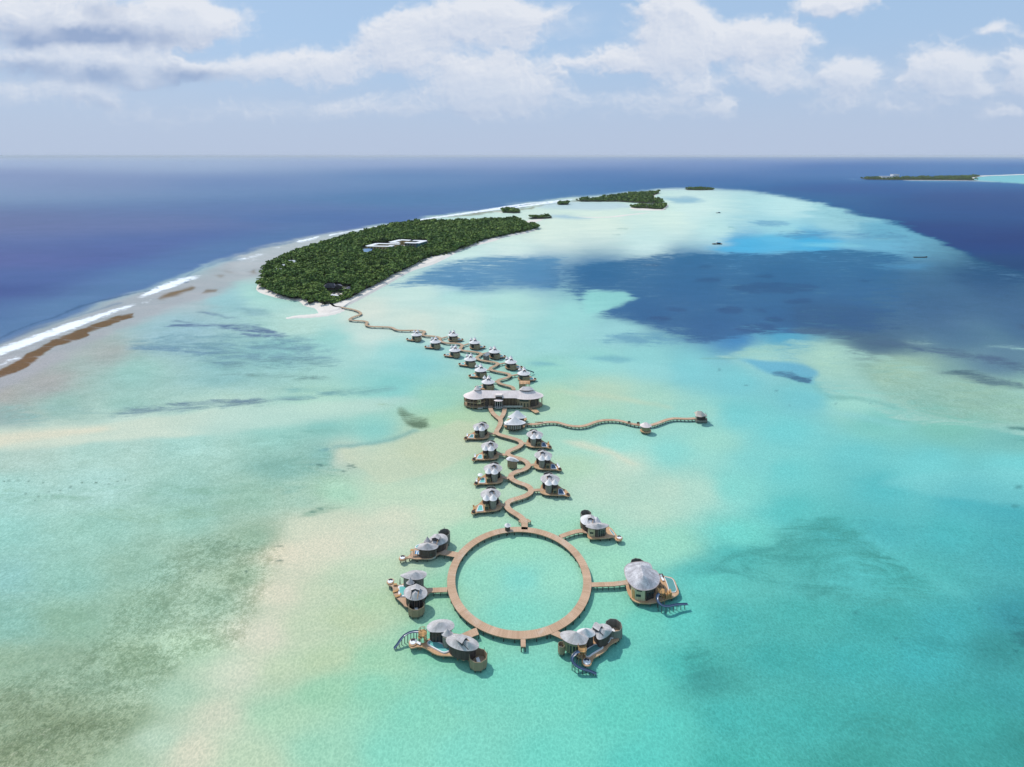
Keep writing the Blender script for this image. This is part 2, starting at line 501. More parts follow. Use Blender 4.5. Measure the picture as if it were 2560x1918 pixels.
def parse_pts(s, oce_=False):
    o = []
    for t in s.replace('\n', ';').split(';'):
        a = [float(q) for q in t.split(',')]
        r, g, b = a[2:5]
        if a[1] > 900 and r > 188: r -= 5; b += 3              # wet sand, not dry
        if r < 72 and b > 130 and 560 < a[1] < 720: b -= 10; r += 4
        if oce_ and a[0] < 800 and a[1] > 375: g -= 4
        o.append([a[0] / .864, a[1] / .864] + lin((r, g, b)))
    return np.array(o)

X0, Y0, ST = -500.0, 390.0, 2.0
NX, NYR = 1780, 860
gx = X0 + ST * np.arange(NX); gy = Y0 + ST * np.arange(NYR)

def idw(pts, xs, ys, p=1.7, eps=120.0, ax=.55):
    out = np.zeros((len(ys), len(xs), 3))
    for i, y in enumerate(ys):
        dx = (xs[:, None] - pts[None, :, 0]) * ax
        dy = (y - pts[None, :, 1])
        w = 1.0 / (dx * dx + dy * dy + eps) ** p
        out[i] = (w @ pts[:, 2:5]) / w.sum(1)[:, None]
    return out
def upsample(c, k):
    """bilinear k-times enlargement of a coarse grid that covers the fine one"""
    h, w = c.shape[:2]
    yi = np.minimum(np.arange(NYR) / k, h - 1.001); xi = np.minimum(np.arange(NX) / k, w - 1.001)
    y0 = yi.astype(int); x0 = xi.astype(int)
    fy = (yi - y0)[:, None, None]; fx = (xi - x0)[None, :, None]
    A = c[y0][:, x0]; B = c[y0][:, x0 + 1]; C_ = c[y0 + 1][:, x0]; D = c[y0 + 1][:, x0 + 1]
    return (A * (1 - fx) + B * fx) * (1 - fy) + (C_ * (1 - fx) + D * fx) * fy
K = 6
cx_ = X0 + ST * K * np.arange(NX // K + 3); cy_ = Y0 + ST * K * np.arange(NYR // K + 3)
lag = upsample(idw(parse_pts(LAG), cx_, cy_), K)
oce = upsample(idw(parse_pts(OCE, True), cx_, cy_, 1.8, 160.0, .085), K)

# value noise in metres, used to roughen the survey outlines
_rng = np.random.RandomState(7)
_lat = _rng.rand(256, 256)
def vnoise(x, y):
    xi = np.floor(x).astype(int); yi = np.floor(y).astype(int)
    fx = x - xi; fy = y - yi
    fx = fx * fx * (3 - 2 * fx); fy = fy * fy * (3 - 2 * fy)
    a = _lat[yi % 256, xi % 256]; b = _lat[yi % 256, (xi + 1) % 256]
    c = _lat[(yi + 1) % 256, xi % 256]; d = _lat[(yi + 1) % 256, (xi + 1) % 256]
    return (a * (1 - fx) + b * fx) * (1 - fy) + (c * (1 - fx) + d * fx) * fy
def fbm(x, y, octs):
    t = 0; w = 0
    for wl, amp in octs:
        t = t + amp * (vnoise(x / wl + wl * 3.1, y / wl + wl * 1.7) - .5); w += amp
    return t / w

def pmask(pts):
    """coverage of a polygon (survey units) on the fine grid, with its bounding window"""
    p = np.array(pts)
    j0 = max(0, int((p[:, 0].min() - X0) / ST) - 1); j1 = min(NX, int((p[:, 0].max() - X0) / ST) + 2)
    i0 = max(0, int((p[:, 1].min() - Y0) / ST) - 1); i1 = min(NYR, int((p[:, 1].max() - Y0) / ST) + 2)
    m = np.zeros((NYR, NX), np.float32)
    if j1 <= j0 or i1 <= i0: return m
    xs = gx[j0:j1][None, :]; acc = np.zeros((i1 - i0, j1 - j0), np.float32)
    for sub in (-.75, -.25, .25, .75):
        ys = (gy[i0:i1] + sub)[:, None]
        ins = np.zeros((i1 - i0, j1 - j0), bool)
        n = len(p)
        for a in range(n):
            xa, ya = p[a]; xb, yb = p[(a + 1) % n]
            if ya == yb: continue
            c = (ya > ys) != (yb > ys)
            xc = (xb - xa) * (ys - ya) / (yb - ya) + xa
            ins ^= c & (xs < xc)
        acc += ins * .25
    m[i0:i1, j0:j1] = acc
    return m
def blur1(m, r, ax):
    if r < 1: return m
    r = int(r)
    pad = [(r + 1, r), (0, 0)] if ax == 0 else [(0, 0), (r + 1, r)]
    c = np.cumsum(np.pad(m, pad, mode='edge'), axis=ax, dtype=np.float64)
    n = m.shape[ax]
    if ax == 0: return ((c[2 * r + 1:2 * r + 1 + n] - c[:n]) / (2 * r + 1)).astype(np.float32)
    return ((c[:, 2 * r + 1:2 * r + 1 + n] - c[:, :n]) / (2 * r + 1)).astype(np.float32)
def soft(m, bx, by):
    for _ in range(2):
        m = blur1(m, bx / ST, 1); m = blur1(m, by / ST, 0)
    return m

def PG(k, *xy):
    return [SP(k, xy[i], xy[i + 1]) for i in range(0, len(xy), 2)]
ocean_poly = PG('S', -900, 300, -900, 1480) + PG('sL', 0, 1335, 250, 1240, 500, 1130, 1000, 925, 1500, 745, 2000, 615, 2209, 572) + \
    PG('z7', 800, 200, 1200, 143, 1600, 85, 2000, 36, 2212, 10) + PG('z8', 200, 420, 600, 376, 1000, 335, 1400, 300, 1620, 288) + \
    PG('sR', 590, 194, 760, 203, 900, 225, 1150, 270, 1400, 335, 1650, 408, 1800, 475, 2000, 560, 2212, 640, 3000, 900) + PG('S', 4200, 1000, 4200, 300)
om = soft(pmask(ocean_poly), 7, 3)[..., None]
IMG = lag * (1 - om) + oce * om
CORAL = np.zeros((NYR, NX), np.float32)
FOAM = np.zeros((NYR, NX), np.float32)

COV = IMG.copy()
WEED_SHADE = np.zeros((NYR, NX), np.float32)
def layer(poly, col=None, op=1.0, blur=(6, 4), coral=0.0, foam=0.0, brk=0.0):
    """brk: how far the patch breaks up into streaks and islands"""
    global IMG, CORAL, FOAM
    m = soft(pmask(poly), *blur)
    if brk and col is not None:
        mm = (np.clip(m * 1.5, 0, 1) * (op + (1 - op) * (1 - np.clip(WEED_SHADE * 1.5, 0, 1))))[..., None]
        COV[:] = COV * (1 - mm) + np.array(lin(col)) * mm
        np.maximum(WEED_SHADE, m * (op * (.66 + .32 * (1 - brk))), out=WEED_SHADE)
        if coral: CORAL = np.maximum(CORAL, m * coral * .5)
        return
    if col is not None:
        WEED_SHADE[:] = WEED_SHADE * (1 - m * op)
        IMG = IMG * (1 - (m * op)[..., None]) + np.array(lin(col)) * (m * op)[..., None]
    if coral: CORAL = np.maximum(CORAL, m * coral)
    if foam: FOAM = np.maximum(FOAM, m * foam)
def spots(k, lst, col, op, blur=(4, 2), coral=.3):
    for (x, y, rx, ry) in lst:
        sx, sy = SP(k, x, y)
        layer([(p.x, p.y) for p in ell(sx, sy, rx / Z[k][2], ry / Z[k][2], 14)], col, op, blur, coral, 0, .45 if rx / Z[k][2] > 12 else 0)
def line(k, pts, w, col, op=1.0, blur=(4, 2), coral=0.0, foam=0.0):
    P = [Vector(SP(k, *q)) for q in pts]
    up = [(p.x, p.y - w) for p in P]; dn = [(p.x, p.y + w) for p in P[::-1]]
    layer(up + dn, col, op, blur, coral, foam)

# reef edge on the ocean side
layer(PG('sL', -400, 1330, 0, 1180, 500, 950, 1000, 800, 1500, 650, 2000, 560, 2209, 520, 2209, 580, 2000, 620, 1500, 750, 1000, 930, 500, 1140, 0, 1340, -400, 1500), (90, 136, 182), .8, (50, 22))
layer(PG('sL', -400, 1530, 0, 1340, 300, 1225, 600, 1105, 900, 985, 1080, 930, 1400, 835, 1650, 740, 1900, 660, 2209, 590, 2209, 665, 1900, 790, 1800, 840, 1650, 885, 1500, 980, 1200, 1075, 900, 1215, 600, 1355, 350, 1490, 100, 1610, -400, 1800), (166, 172, 184), .85, (14, 7), .12)
layer(PG('z7', 0, 380, 400, 285, 700, 240, 1000, 185, 1050, 185, 800, 240, 600, 300, 440, 350, 280, 420, 0, 520), (176, 184, 196), .8, (8, 4))
line('sL', [(-300, 1420), (0, 1292), (250, 1190), (500, 1088), (800, 1000), (1100, 918), (1300, 890)], 1.6, (58, 98, 142), .75, (3, 1.5))
line('sL', [(-300, 1480), (0, 1330), (300, 1215), (600, 1105), (850, 1035)], 1.4, (82, 118, 158), .5, (3, 1.5))
line('sL', [(1150, 905), (1500, 760), (1750, 680), (2000, 628), (2209, 590)], 1.4, (70, 108, 160), .5, (3, 1.5))
layer(PG('sL', -300, 1640, 0, 1495, 200, 1410, 420, 1290, 640, 1210, 860, 1112, 940, 1108, 935, 1135, 830, 1190, 690, 1232, 660, 1262, 480, 1330, 300, 1420, 150, 1505, 0, 1560, -300, 1710), (112, 92, 68), .98, (3, 2), .55, brk=0.05)
for q in [(1100, 1008, 1170, 962, 1290, 928, 1300, 945, 1200, 990, 1110, 1013), (1370, 957, 1490, 953, 1480, 970, 1380, 974), (1470, 850, 1540, 845, 1500, 859), (1720, 835, 1790, 807, 1780, 825), (1540, 822, 1620, 815, 1600, 822)]:
    layer(PG('sL', *q), (122, 104, 82), .9, (3, 2), .6)
line('z7', [(920, 196), (1200, 154), (1400, 127), (1600, 101), (1800, 80), (2000, 54), (2212, 24)], 1.6, (136, 134, 136), .9, (4, 1))
line('z8', [(-100, 494), (0, 479), (300, 431), (740, 384), (1100, 340), (1420, 309)], 1.3, (140, 136, 138), .9, (4, 1))
# surf
layer(PG('sL', -300, 1470, 0, 1352, 250, 1262, 500, 1175, 700, 1115, 900, 1052, 960, 1045, 900, 1070, 700, 1145, 450, 1245, 200, 1335, 0, 1403, -300, 1530), None, 1, (6, 3), 0, 1.0)
layer(PG('sL', 930, 1012, 1080, 930, 1250, 872, 1420, 846, 1300, 888, 1150, 948, 1000, 1000), None, 1, (6, 3), 0, 1.0)
for q in [(1620, 746, 1830, 696, 1830, 704, 1650, 751), (1880, 662, 1945, 653, 1940, 661, 1885, 668), (2050, 616, 2209, 580, 2209, 592, 2080, 624), (-50, 1490, 60, 1435, 150, 1405, 160, 1412, 0, 1474), (1690, 752, 1770, 738, 1765, 746, 1700, 759), (960, 1050, 1050, 1015, 1045, 1025, 980, 1050)]:
    layer(PG('sL', *q), None, 1, (6, 3), 0, 1.0)
layer(PG('z7', 610, 243, 800, 207, 1000, 172, 1200, 140, 1400, 111, 1600, 81, 1800, 57, 2000, 33, 2212, 7, 2212, 15, 2000, 43, 1800, 67, 1600, 93, 1400, 121, 1200, 151, 1000, 182, 800, 214, 620, 249), None, 1, (3, 1.2), 0, 1.0)
layer(PG('z7', 370, 289, 550, 251, 556, 257, 420, 290), None, 1, (3, 1.5), 0, 1.0)
layer(PG('z8', -100, 480, 0, 461, 200, 426, 400, 402, 600, 383, 740, 372, 740, 379, 600, 391, 400, 411, 200, 437, 0, 471, -100, 490), None, 1, (3, 1), 0, .95)
line('z8', [(740, 374), (1000, 345), (1200, 322), (1440, 301), (1620, 292)], .8, None, 1, (2, .6), 0, .7)
layer(PG('sL', -300, 1500, 0, 1375, 300, 1275, 600, 1165, 900, 1060, 1100, 985, 1300, 905, 1450, 850, 1500, 850, 1300, 930, 1000, 1040, 700, 1160, 400, 1300, 100, 1430, -300, 1590), None, 1, (12, 7), 0, .22)
layer(PG('sL', 1550, 800, 1700, 740, 2000, 650, 2209, 600, 2209, 640, 1900, 700, 1700, 770), None, 1, (12, 6), 0, .26)
# seagrass off the island tip
layer(PG('sL', 900, 1340, 1100, 1260, 1400, 1240, 1700, 1260, 2100, 1290, 2230, 1330, 2400, 1480, 1900, 1490, 1600, 1480, 1300, 1400, 1000, 1380), (116, 160, 178), .8, (30, 12), .35, brk=0.7)
layer(PG('sL', 1050, 1196, 1350, 1180, 1600, 1185, 1800, 1190, 1950, 1240, 2000, 1285, 1850, 1290, 1650, 1250, 1500, 1220, 1200, 1208), (94, 122, 160), .85, (8, 3), .6, brk=0.8)
layer(PG('sL', 1560, 1070, 1800, 1090, 1860, 1140, 1700, 1130), (120, 160, 180), .5, (10, 3), .4)
line('sL', [(1320, 1110), (1480, 1118), (1600, 1150)], 2, (105, 135, 165), .7, (6, 1.5), .5)
line('sL', [(1180, 1172), (1300, 1180)], 2, (105, 135, 165), .7, (6, 1.5), .5)
layer(PG('sL', 880, 1330, 1080, 1330, 1500, 1350, 1480, 1390, 1100, 1365), (108, 148, 178), .7, (18, 4), .4, brk=0.8)
layer(PG('sL', 1350, 1525, 1700, 1518, 2230, 1535, 2400, 1570, 1900, 1560, 1600, 1540), (112, 152, 156), .75, (16, 4), .5, brk=0.8)
layer(PG('sL', 1550, 1440, 2230, 1420, 2400, 1490, 1900, 1500), (110, 155, 165), .6, (18, 5), .5, brk=0.8)
layer(PG('BL', 600, 52, 900, 38, 1200, 28, 1440, -8, 1600, -20, 1500, 15, 1200, 62, 900, 85, 700, 98, 420, 112), (118, 152, 166), .75, (12, 4), .6, brk=0.7)
layer(PG('BL', 610, 48, 900, 38, 1200, 30, 1180, 44, 900, 56, 640, 58), (84, 118, 150), .8, (10, 2), .6, brk=0.7)
layer(PG('BL', 0, 60, 400, 40, 600, 90, 300, 150, 0, 165), (142, 182, 182), .5, (14, 6), .35, brk=0.8)
# sand spit under water, from the left edge
layer(PG('BL', -400, 190, 0, 172, 200, 155, 500, 134, 800, 99, 1000, 79, 900, 190, 400, 228, 0, 262, -400, 300), (202, 214, 200), .6, (30, 3))
layer(PG('BL', 850, 95, 1100, 69, 1400, 42, 1700, 20, 1900, 10, 1700, 80, 1450, 120, 1200, 160, 850, 195), (186, 214, 206), .55, (45, 4))
layer(PG('BL', -400, 205, 0, 190, 200, 172, 500, 152, 500, 170, 200, 210, 0, 245, -400, 280), (224, 216, 196), .6, (14, 5))
# bank around the walkways
layer(PG('m7', 470, 716, 900, 673, 1080, 606, 1300, 560, 1500, 480, 1700, 560, 1700, 700, 1300, 900, 900, 1000, 700, 940, 850, 955, 700, 880, 560, 790, 500, 740), (195, 207, 184), .55, (6, 3))
line('m7', [(440, 722), (480, 706), (700, 690), (900, 665), (1060, 605), (1150, 570)], 3, (108, 168, 172), .75, (5, 2), .4)
layer(PG('m7', 1000, 358, 1060, 372, 1100, 432, 1300, 462, 1290, 520, 1180, 572, 1050, 530, 985, 470), (96, 126, 108), 1.0, (9, 5), .9, brk=0.6)
layer(PG('m7', 700, 360, 850, 350, 1010, 355, 1050, 420, 950, 400, 800, 380), (148, 182, 162), .6, (10, 4), .5, brk=0.8)
layer(PG('m7', 0, 220, 500, 210, 900, 190, 1000, 230, 900, 270, 500, 290, 0, 330), (122, 178, 182), .6, (18, 5), .45, brk=0.8)
layer(PG('m7', 0, 600, 280, 560, 600, 540, 650, 570, 300, 640, 0, 680), (125, 182, 176), .6, (18, 5), .45, brk=0.8)
layer(PG('m7', 0, 780, 280, 735, 420, 735, 440, 800, 560, 900, 420, 1050, 200, 1150, 0, 1200), (122, 176, 168), .45, (16, 8), .6, brk=0.8)
layer(PG('m7', 230, 870, 300, 735, 430, 712, 420, 745, 320, 790, 280, 860), (92, 150, 165), .6, (6, 3), .7, brk=0.8)
spots('m7', [(580, 830, 40, 10), (610, 850, 30, 8), (650, 858, 18, 7), (545, 905, 22, 9), (605, 880, 14, 6), (640, 840, 16, 6), (330, 870, 40, 8), (360, 1220, 40, 9), (300, 1250, 40, 7)], (84, 122, 122), .8, (2, 1.2), .4)
layer(PG('m7', 180, 1330, 420, 1250, 600, 1170, 680, 1120, 560, 1060, 380, 1180, 150, 1290), (138, 175, 158), .5, (9, 4), .6, brk=0.8)
# coral garden, lower left
layer(PG('BL', -700, 1250, 0, 1285, 250, 1230, 420, 1090, 480, 1000, 640, 800, 860, 640, 1000, 625, 1270, 690, 1205, 830, 1130, 1000, 1080, 1130, 850, 1170, 700, 1300, 620, 1450, 400, 1657, 300, 1800, -700, 1800), None, 1, (16, 10), .95)
layer(PG('BL', 0, 430, 600, 420, 1100, 395, 1400, 375, 1420, 410, 1100, 450, 600, 480, 0, 500), (140, 186, 172), .5, (16, 5), .5, brk=0.8)
layer(PG('BL', 300, 540, 800, 500, 1200, 440, 1240, 480, 1000, 560, 600, 600), (146, 186, 168), .5, (20, 7), .45, brk=0.8)
layer(PG('BL', 0, 1420, 300, 1420, 600, 1420, 560, 1530, 420, 1640, 0, 1640), (126, 142, 112), .35, (22, 12), 1.0)
spots('BL', [(110, 450, 6, 3), (171, 455, 7, 3), (230, 457, 6, 3), (218, 438, 6, 3), (268, 434, 6, 3), (306, 422, 6, 3), (408, 402, 6, 3), (455, 413, 6, 3), (500, 400, 6, 3), (535, 395, 5, 3), (450, 388, 5, 2), (470, 385, 5, 2), (40, 400, 9, 3), (20, 404, 7, 3), (72, 398, 6, 2), (118, 398, 8, 2), (180, 404, 6, 2), (350, 406, 5, 2), (160, 474, 5, 2), (1240, 690, 28, 8), (1245, 755, 14, 5), (1090, 803, 9, 4), (1045, 690, 10, 3), (380, 1098, 6, 3), (890, 800, 8, 4), (850, 668, 9, 3)], (78, 112, 104), .85, (1.5, 1), .2)
layer(PG('BL', -700, 280, 0, 270, 400, 240, 800, 205, 1300, 190, 1480, 240, 1600, 380, 1300, 560, 1250, 700, 900, 640, 500, 980, 250, 1220, 0, 1280, -700, 1240), None, 1, (20, 10), .42)
layer(PG('sL', 0, 1600, 400, 1480, 800, 1280, 1300, 1080, 1700, 1000, 2209, 1200, 2209, 1657, 1000, 1800, 0, 1900), None, 1, (20, 10), .34)
layer(PG('BR', 300, 200, 1000, 150, 2500, 250, 2500, 1700, 400, 1700, 250, 900), None, 1, (40, 20), .22)
layer(PG('BL', 1270, 690, 1480, 600, 1767, 500, 1850, 640, 1450, 770, 1350, 860, 1290, 970, 1240, 1090, 1180, 1190, 1060, 1340, 960, 1490, 880, 1700, 740, 1700, 870, 1480, 1000, 1330, 1080, 1200, 1140, 1080, 1190, 930, 1230, 800), (212, 208, 192), .36, (22, 10))
# deep lagoon right of the island, cloud shadows painted into its colours
layer(PG('z7', 1000, 610, 1040, 600, 1200, 588, 1400, 590, 1480, 612, 1560, 632, 1700, 622, 1900, 612, 2260, 640, 2260, 395, 2000, 392, 1800, 392, 1600, 405, 1400, 430, 1250, 480, 1120, 545), (90, 138, 180), .92, (18, 7), .15, brk=.25)  # deep water with cloud shadow painted into its blue
layer(PG('sR', -160, 600, 0, 572, 200, 540, 450, 522, 700, 522, 900, 528, 1050, 510, 1200, 500, 1400, 510, 1540, 520, 1640, 570, 1700, 660, 1700, 780, 1580, 900, 1400, 950, 1200, 962, 950, 960, 700, 985, 600, 1020, 550, 1025, 480, 1000, 380, 950, 200, 900, 0, 850, -60, 800, -200, 720), (66, 110, 156), .94, (40, 6), .2, brk=.15)  # darkest deep water, its tone also holding painted cloud shadow
layer(PG('z7', 1480, 612, 1560, 632, 1750, 620, 2000, 605, 2212, 612, 2212, 560, 1800, 575, 1600, 590), (66, 112, 166), .5, (14, 6))
layer(PG('sR', -60, 725, 0, 730, 180, 735, 232, 775, 150, 812, 60, 838, 0, 850, -60, 840), (142, 206, 208), .9, (8, 4))
layer(PG('sR', 600, 510, 760, 455, 900, 430, 1100, 440, 1300, 468, 1250, 490, 1080, 512, 900, 530, 700, 525), (84, 172, 220), .8, (12, 5))
layer(PG('sR', 780, 362, 950, 355, 1030, 380, 950, 395, 820, 390), (118, 164, 202), .85, (10, 3), brk=0.4)  # cloud shadow painted on the pale far lagoon
layer(PG('sR', 880, 425, 1000, 408, 1200, 405, 1500, 420, 1700, 440, 1560, 465, 1300, 452, 1100, 462, 1000, 455), (96, 142, 186), .65, (14, 4), .3, brk=0.6)  # broad cloud shadow put into the bed colour
layer(PG('sR', 1180, 432, 1300, 436, 1280, 446, 1160, 440), (165, 205, 220), .6, (10, 2), brk=0.5)
layer(PG('sR', 1400, 448, 1560, 452, 1540, 462, 1420, 460), (160, 205, 205), .7, (10, 2), brk=0.5)
layer(PG('sR', 1000, 480, 1350, 478, 1380, 490, 1200, 492, 1050, 492), (135, 200, 220), .6, (12, 2))
layer(PG('sR', 330, 240, 450, 232, 540, 262, 420, 270, 350, 262), (136, 172, 206), .8, (10, 3))  # small far cloud shadow, painted as a bed tone
layer(PG('sR', -250, 255, 0, 258, 160, 266, 140, 290, 0, 305, -300, 290), (176, 195, 220), .7, (10, 3))
layer(PG('z8', 450, 500, 700, 495, 900, 525, 860, 540, 650, 525), (150, 180, 212), .8, (12, 3))
layer(PG('sR', 0, 965, 150, 940, 330, 935, 480, 990, 480, 1022, 250, 1032, 80, 995), (104, 160, 188), .7, (14, 4), brk=0.5)  # soft cloud-shadow patch painted into the colour
layer(PG('sR', 60, 960, 200, 955, 330, 1000, 240, 1015, 100, 985), (84, 140, 180), .6, (10, 3))
layer(PG('sR', -40, 1080, 0, 1072, 100, 1066, 210, 1092, 100, 1108), (112, 176, 194), .7, (8, 2.5))  # thin cloud-shadow streak, painted too
layer(PG('e8', 190, 270, 300, 262, 500, 285, 560, 310, 350, 308), (112, 176, 194), .7, (8, 2.5))
spots('sR', [(590, 670, 80, 10), (920, 715, 190, 20), (330, 880, 50, 10), (850, 930, 110, 30), (930, 870, 60, 15), (870, 820, 30, 6), (400, 825, 40, 8), (1380, 680, 30, 6), (260, 590, 40, 8), (590, 605, 60, 5), (1660, 790, 60, 12), (1640, 895, 60, 10), (890, 650, 50, 8), (700, 820, 70, 16), (1050, 770, 60, 12)], (60, 88, 132), .5, (8, 3), .3)
layer(PG('sR', 1060, 770, 1300, 800, 1650, 850, 1500, 950, 1150, 960, 1050, 880), (66, 98, 138), .55, (26, 12), .35, brk=0.7)
layer(PG('sR', 1080, 910, 1400, 925, 1600, 965, 1900, 1040, 2250, 1110, 2300, 1190, 1900, 1080, 1500, 1010, 1200, 972, 1050, 945), (80, 112, 142), .75, (12, 5), .45, brk=0.6)
layer(PG('sR', 1550, 958, 1680, 965, 1750, 990, 1640, 995), (150, 190, 195), .6, (12, 4), brk=0.5)
layer(PG('sR', 1880, 1005, 2060, 1005, 2250, 1020, 2250, 1050, 2100, 1030), (145, 190, 195), .6, (12, 4), brk=0.5)
layer(PG('sR', 2120, 900, 2260, 880, 2260, 930, 2160, 920), (72, 98, 130), .7, (8, 3), .3)
layer(PG('sR', 1000, 230, 1300, 310, 1600, 400, 1800, 480, 2000, 560, 2300, 660, 2300, 900, 1900, 800, 1700, 600, 1500, 470, 1200, 350), (94, 134, 172), .4, (24, 12), .5, brk=0.8)
layer(PG('sR', 1550, 560, 1800, 590, 2212, 700, 2212, 850, 1900, 790, 1700, 660), (64, 98, 142), .6, (24, 12), .7, brk=0.8)
layer(PG('sR', 1480, 560, 1750, 600, 2300, 720, 2300, 900, 1950, 860, 1700, 950, 1420, 965), (72, 108, 150), .62, (60, 16), .3)
layer(PG('sR', 1400, 590, 1700, 585, 1760, 610, 1500, 610), (86, 148, 195), .6, (18, 5))
layer(PG('sR', 560, 1086, 640, 1075, 800, 1030, 1000, 985, 1250, 1000, 1450, 1050, 1700, 1100, 2000, 1200, 2300, 1250, 2300, 1500, 1900, 1430, 1600, 1420, 1350, 1280, 1200, 1260, 1140, 1190, 1135, 1130, 1000, 1097, 760, 1086), (156, 202, 196), .6, (8, 4), .25, brk=0.3)
layer(PG('sR', 1350, 1090, 1600, 1120, 1900, 1190, 2250, 1290, 2250, 1400, 1900, 1400, 1600, 1330, 1400, 1180), (140, 184, 172), .5, (24, 10), .8, brk=0.8)
layer(PG('sR', 1750, 1140, 1950, 1135, 2100, 1190, 2240, 1212, 2230, 1242, 2050, 1225, 1900, 1180), (84, 120, 136), .85, (10, 4), .6, brk=0.7)
line('sR', [(1140, 1200), (1220, 1265), (1360, 1285), (1500, 1310), (1570, 1330)], 4, (120, 180, 178), .7, (8, 3), .4)
layer(PG('sR', 765, 1090, 900, 1086, 1060, 1102, 1142, 1136, 1132, 1205, 1050, 1192, 980, 1170, 900, 1150), (84, 168, 206), .72, (6, 3))
layer(PG('sR', 905, 1142, 1000, 1130, 1060, 1162, 1132, 1160, 1122, 1205, 1060, 1200, 1000, 1176, 920, 1160), (72, 118, 150), .8, (5, 2), .4, brk=.3)
line('sR', [(575, 1088), (700, 1090), (780, 1088)], 1.2, (112, 168, 168), .6, (4, 1))
layer(PG('sR', 1150, 1330, 1350, 1355, 1600, 1420, 1640, 1440, 1400, 1390), (140, 206, 212), .55, (14, 4))
layer(PG('sR', 2090, 1428, 2210, 1424, 2210, 1446, 2120, 1446), (70, 122, 125), .75, (5, 2), .5)
layer(PG('sR', 2120, 1502, 2260, 1496, 2260, 1512), (84, 150, 150), .6, (5, 2), .5)
spots('sR', [(635, 1133, 14, 3), (760, 1207, 18, 3), (960, 1244, 14, 3), (1010, 1315, 8, 3), (1260, 1304, 8, 3), (1423, 1310, 8, 3), (1260, 1078, 5, 3), (600, 384, 30, 3), (710, 395, 20, 2), (105, 396, 20, 2), (90, 429, 18, 2)], (92, 146, 158), .75, (1.5, .8), .2)
# pale streak and weed beds, lower right
layer(PG('e8', 560, 1085, 750, 1085, 900, 1130, 1050, 1180, 1200, 1260, 1350, 1330, 1250, 1330, 1050, 1240, 850, 1180, 650, 1130), (208, 212, 194), .7, (9, 5))
layer(PG('e8', 380, 560, 700, 565, 1100, 630, 1400, 680, 1650, 740, 1720, 790, 1500, 720, 1100, 670, 700, 600), (188, 208, 186), .6, (8, 3))
layer(PG('BR', 1380, 0, 1800, 90, 2212, 150, 2500, 190, 2500, -20, 2000, -60, 1500, -40), (122, 203, 208), .45, (12, 6))
layer(PG('BR', 1180, 150, 1300, 270, 1500, 420, 1700, 520, 1900, 660, 1800, 640, 1450, 430, 1250, 290), (96, 196, 200), .5, (14, 8))
layer(PG('BR', 420, 520, 600, 420, 900, 200, 1180, 190, 1350, 330, 1550, 450, 1720, 560, 1760, 620, 1400, 740, 1000, 640, 700, 560), (70, 158, 157), .62, (26, 12), .3, brk=0.7)
layer(PG('BR', 1280, 380, 1420, 400, 1700, 540, 1740, 610, 1500, 560), (62, 146, 144), .7, (14, 7), .3, brk=0.7)
layer(PG('BR', 290, 1060, 380, 930, 500, 900, 640, 1000, 640, 1180, 480, 1240, 360, 1200), (60, 150, 148), .6, (30, 16), .35, brk=0.8)
layer(PG('BR', 1180, 1330, 1400, 1280, 1650, 1330, 1700, 1440, 1500, 1480, 1250, 1440), (60, 148, 143), .75, (24, 12), .4, brk=0.8)
layer(PG('BR', 2050, 720, 2300, 740, 2300, 960, 2150, 930), (46, 116, 126), .65, (20, 10), .5, brk=0.7)
layer(PG('BR', 1500, 900, 1700, 870, 2050, 900, 2100, 980, 1700, 1000, 1550, 960), (58, 156, 162), .5, (18, 8), .3, brk=0.7)
layer(PG('BR', 2120, 1380, 2400, 1350, 2400, 1700, 2180, 1600), (54, 136, 134), .7, (20, 12), .5, brk=0.8)
spots('BR', [(1505, 888, 12, 7), (1530, 912, 8, 5), (1945, 707, 10, 6), (2155, 950, 10, 6), (2190, 45, 22, 6), (1290, 735, 16, 6), (2180, 148, 24, 4)], (38, 96, 104), .7, (3, 2), .3)
layer(PG('m7', 1560, 1005, 1590, 1008, 1640, 1028, 1610, 1030), (160, 178, 150), .7, (3, 1.5), .4)
# shoal round the far island
layer(PG('b3', 1535, 133, 1560, 118, 1640, 105, 1800, 95, 2212, 82, 2600, 70, 2600, 215, 2212, 197, 1900, 176, 1640, 165, 1560, 145), (128, 200, 218), .95, (4, .8))
layer(PG('b3', 1620, 166, 1900, 176, 2212, 197, 2600, 215, 2600, 205, 2212, 190, 1800, 168), (150, 208, 205), .8, (4, .6))
layer(PG('b3', 690, 158, 1000, 158, 1640, 166, 1640, 172, 1100, 172, 760, 166), (116, 172, 208), .8, (4, .6))
layer(PG('b3', 0, 138, 150, 138, 180, 148, 60, 150), (120, 160, 208), .6, (8, 1))

_g = (IMG @ np.array([.25, .6, .15]))[..., None]
IMG = IMG + (_g - IMG) * (.05 + .11 * om)
COV = COV + ((COV @ np.array([.25, .6, .15]))[..., None] - COV) * .05
# from seen tone to bed colour (daylight on the sheet)
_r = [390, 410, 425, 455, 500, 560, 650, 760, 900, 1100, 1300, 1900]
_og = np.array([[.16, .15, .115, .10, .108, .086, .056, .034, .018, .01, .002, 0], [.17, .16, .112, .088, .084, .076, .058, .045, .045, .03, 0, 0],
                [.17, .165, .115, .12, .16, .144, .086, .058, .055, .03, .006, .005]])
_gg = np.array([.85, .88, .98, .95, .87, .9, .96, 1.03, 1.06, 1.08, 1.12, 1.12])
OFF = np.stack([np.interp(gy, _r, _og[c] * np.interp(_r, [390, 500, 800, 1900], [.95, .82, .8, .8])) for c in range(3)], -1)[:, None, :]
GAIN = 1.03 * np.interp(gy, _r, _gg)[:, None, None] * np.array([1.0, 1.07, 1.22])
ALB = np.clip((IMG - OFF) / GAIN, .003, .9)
ALC = np.clip((COV - OFF) / GAIN, .003, .9)

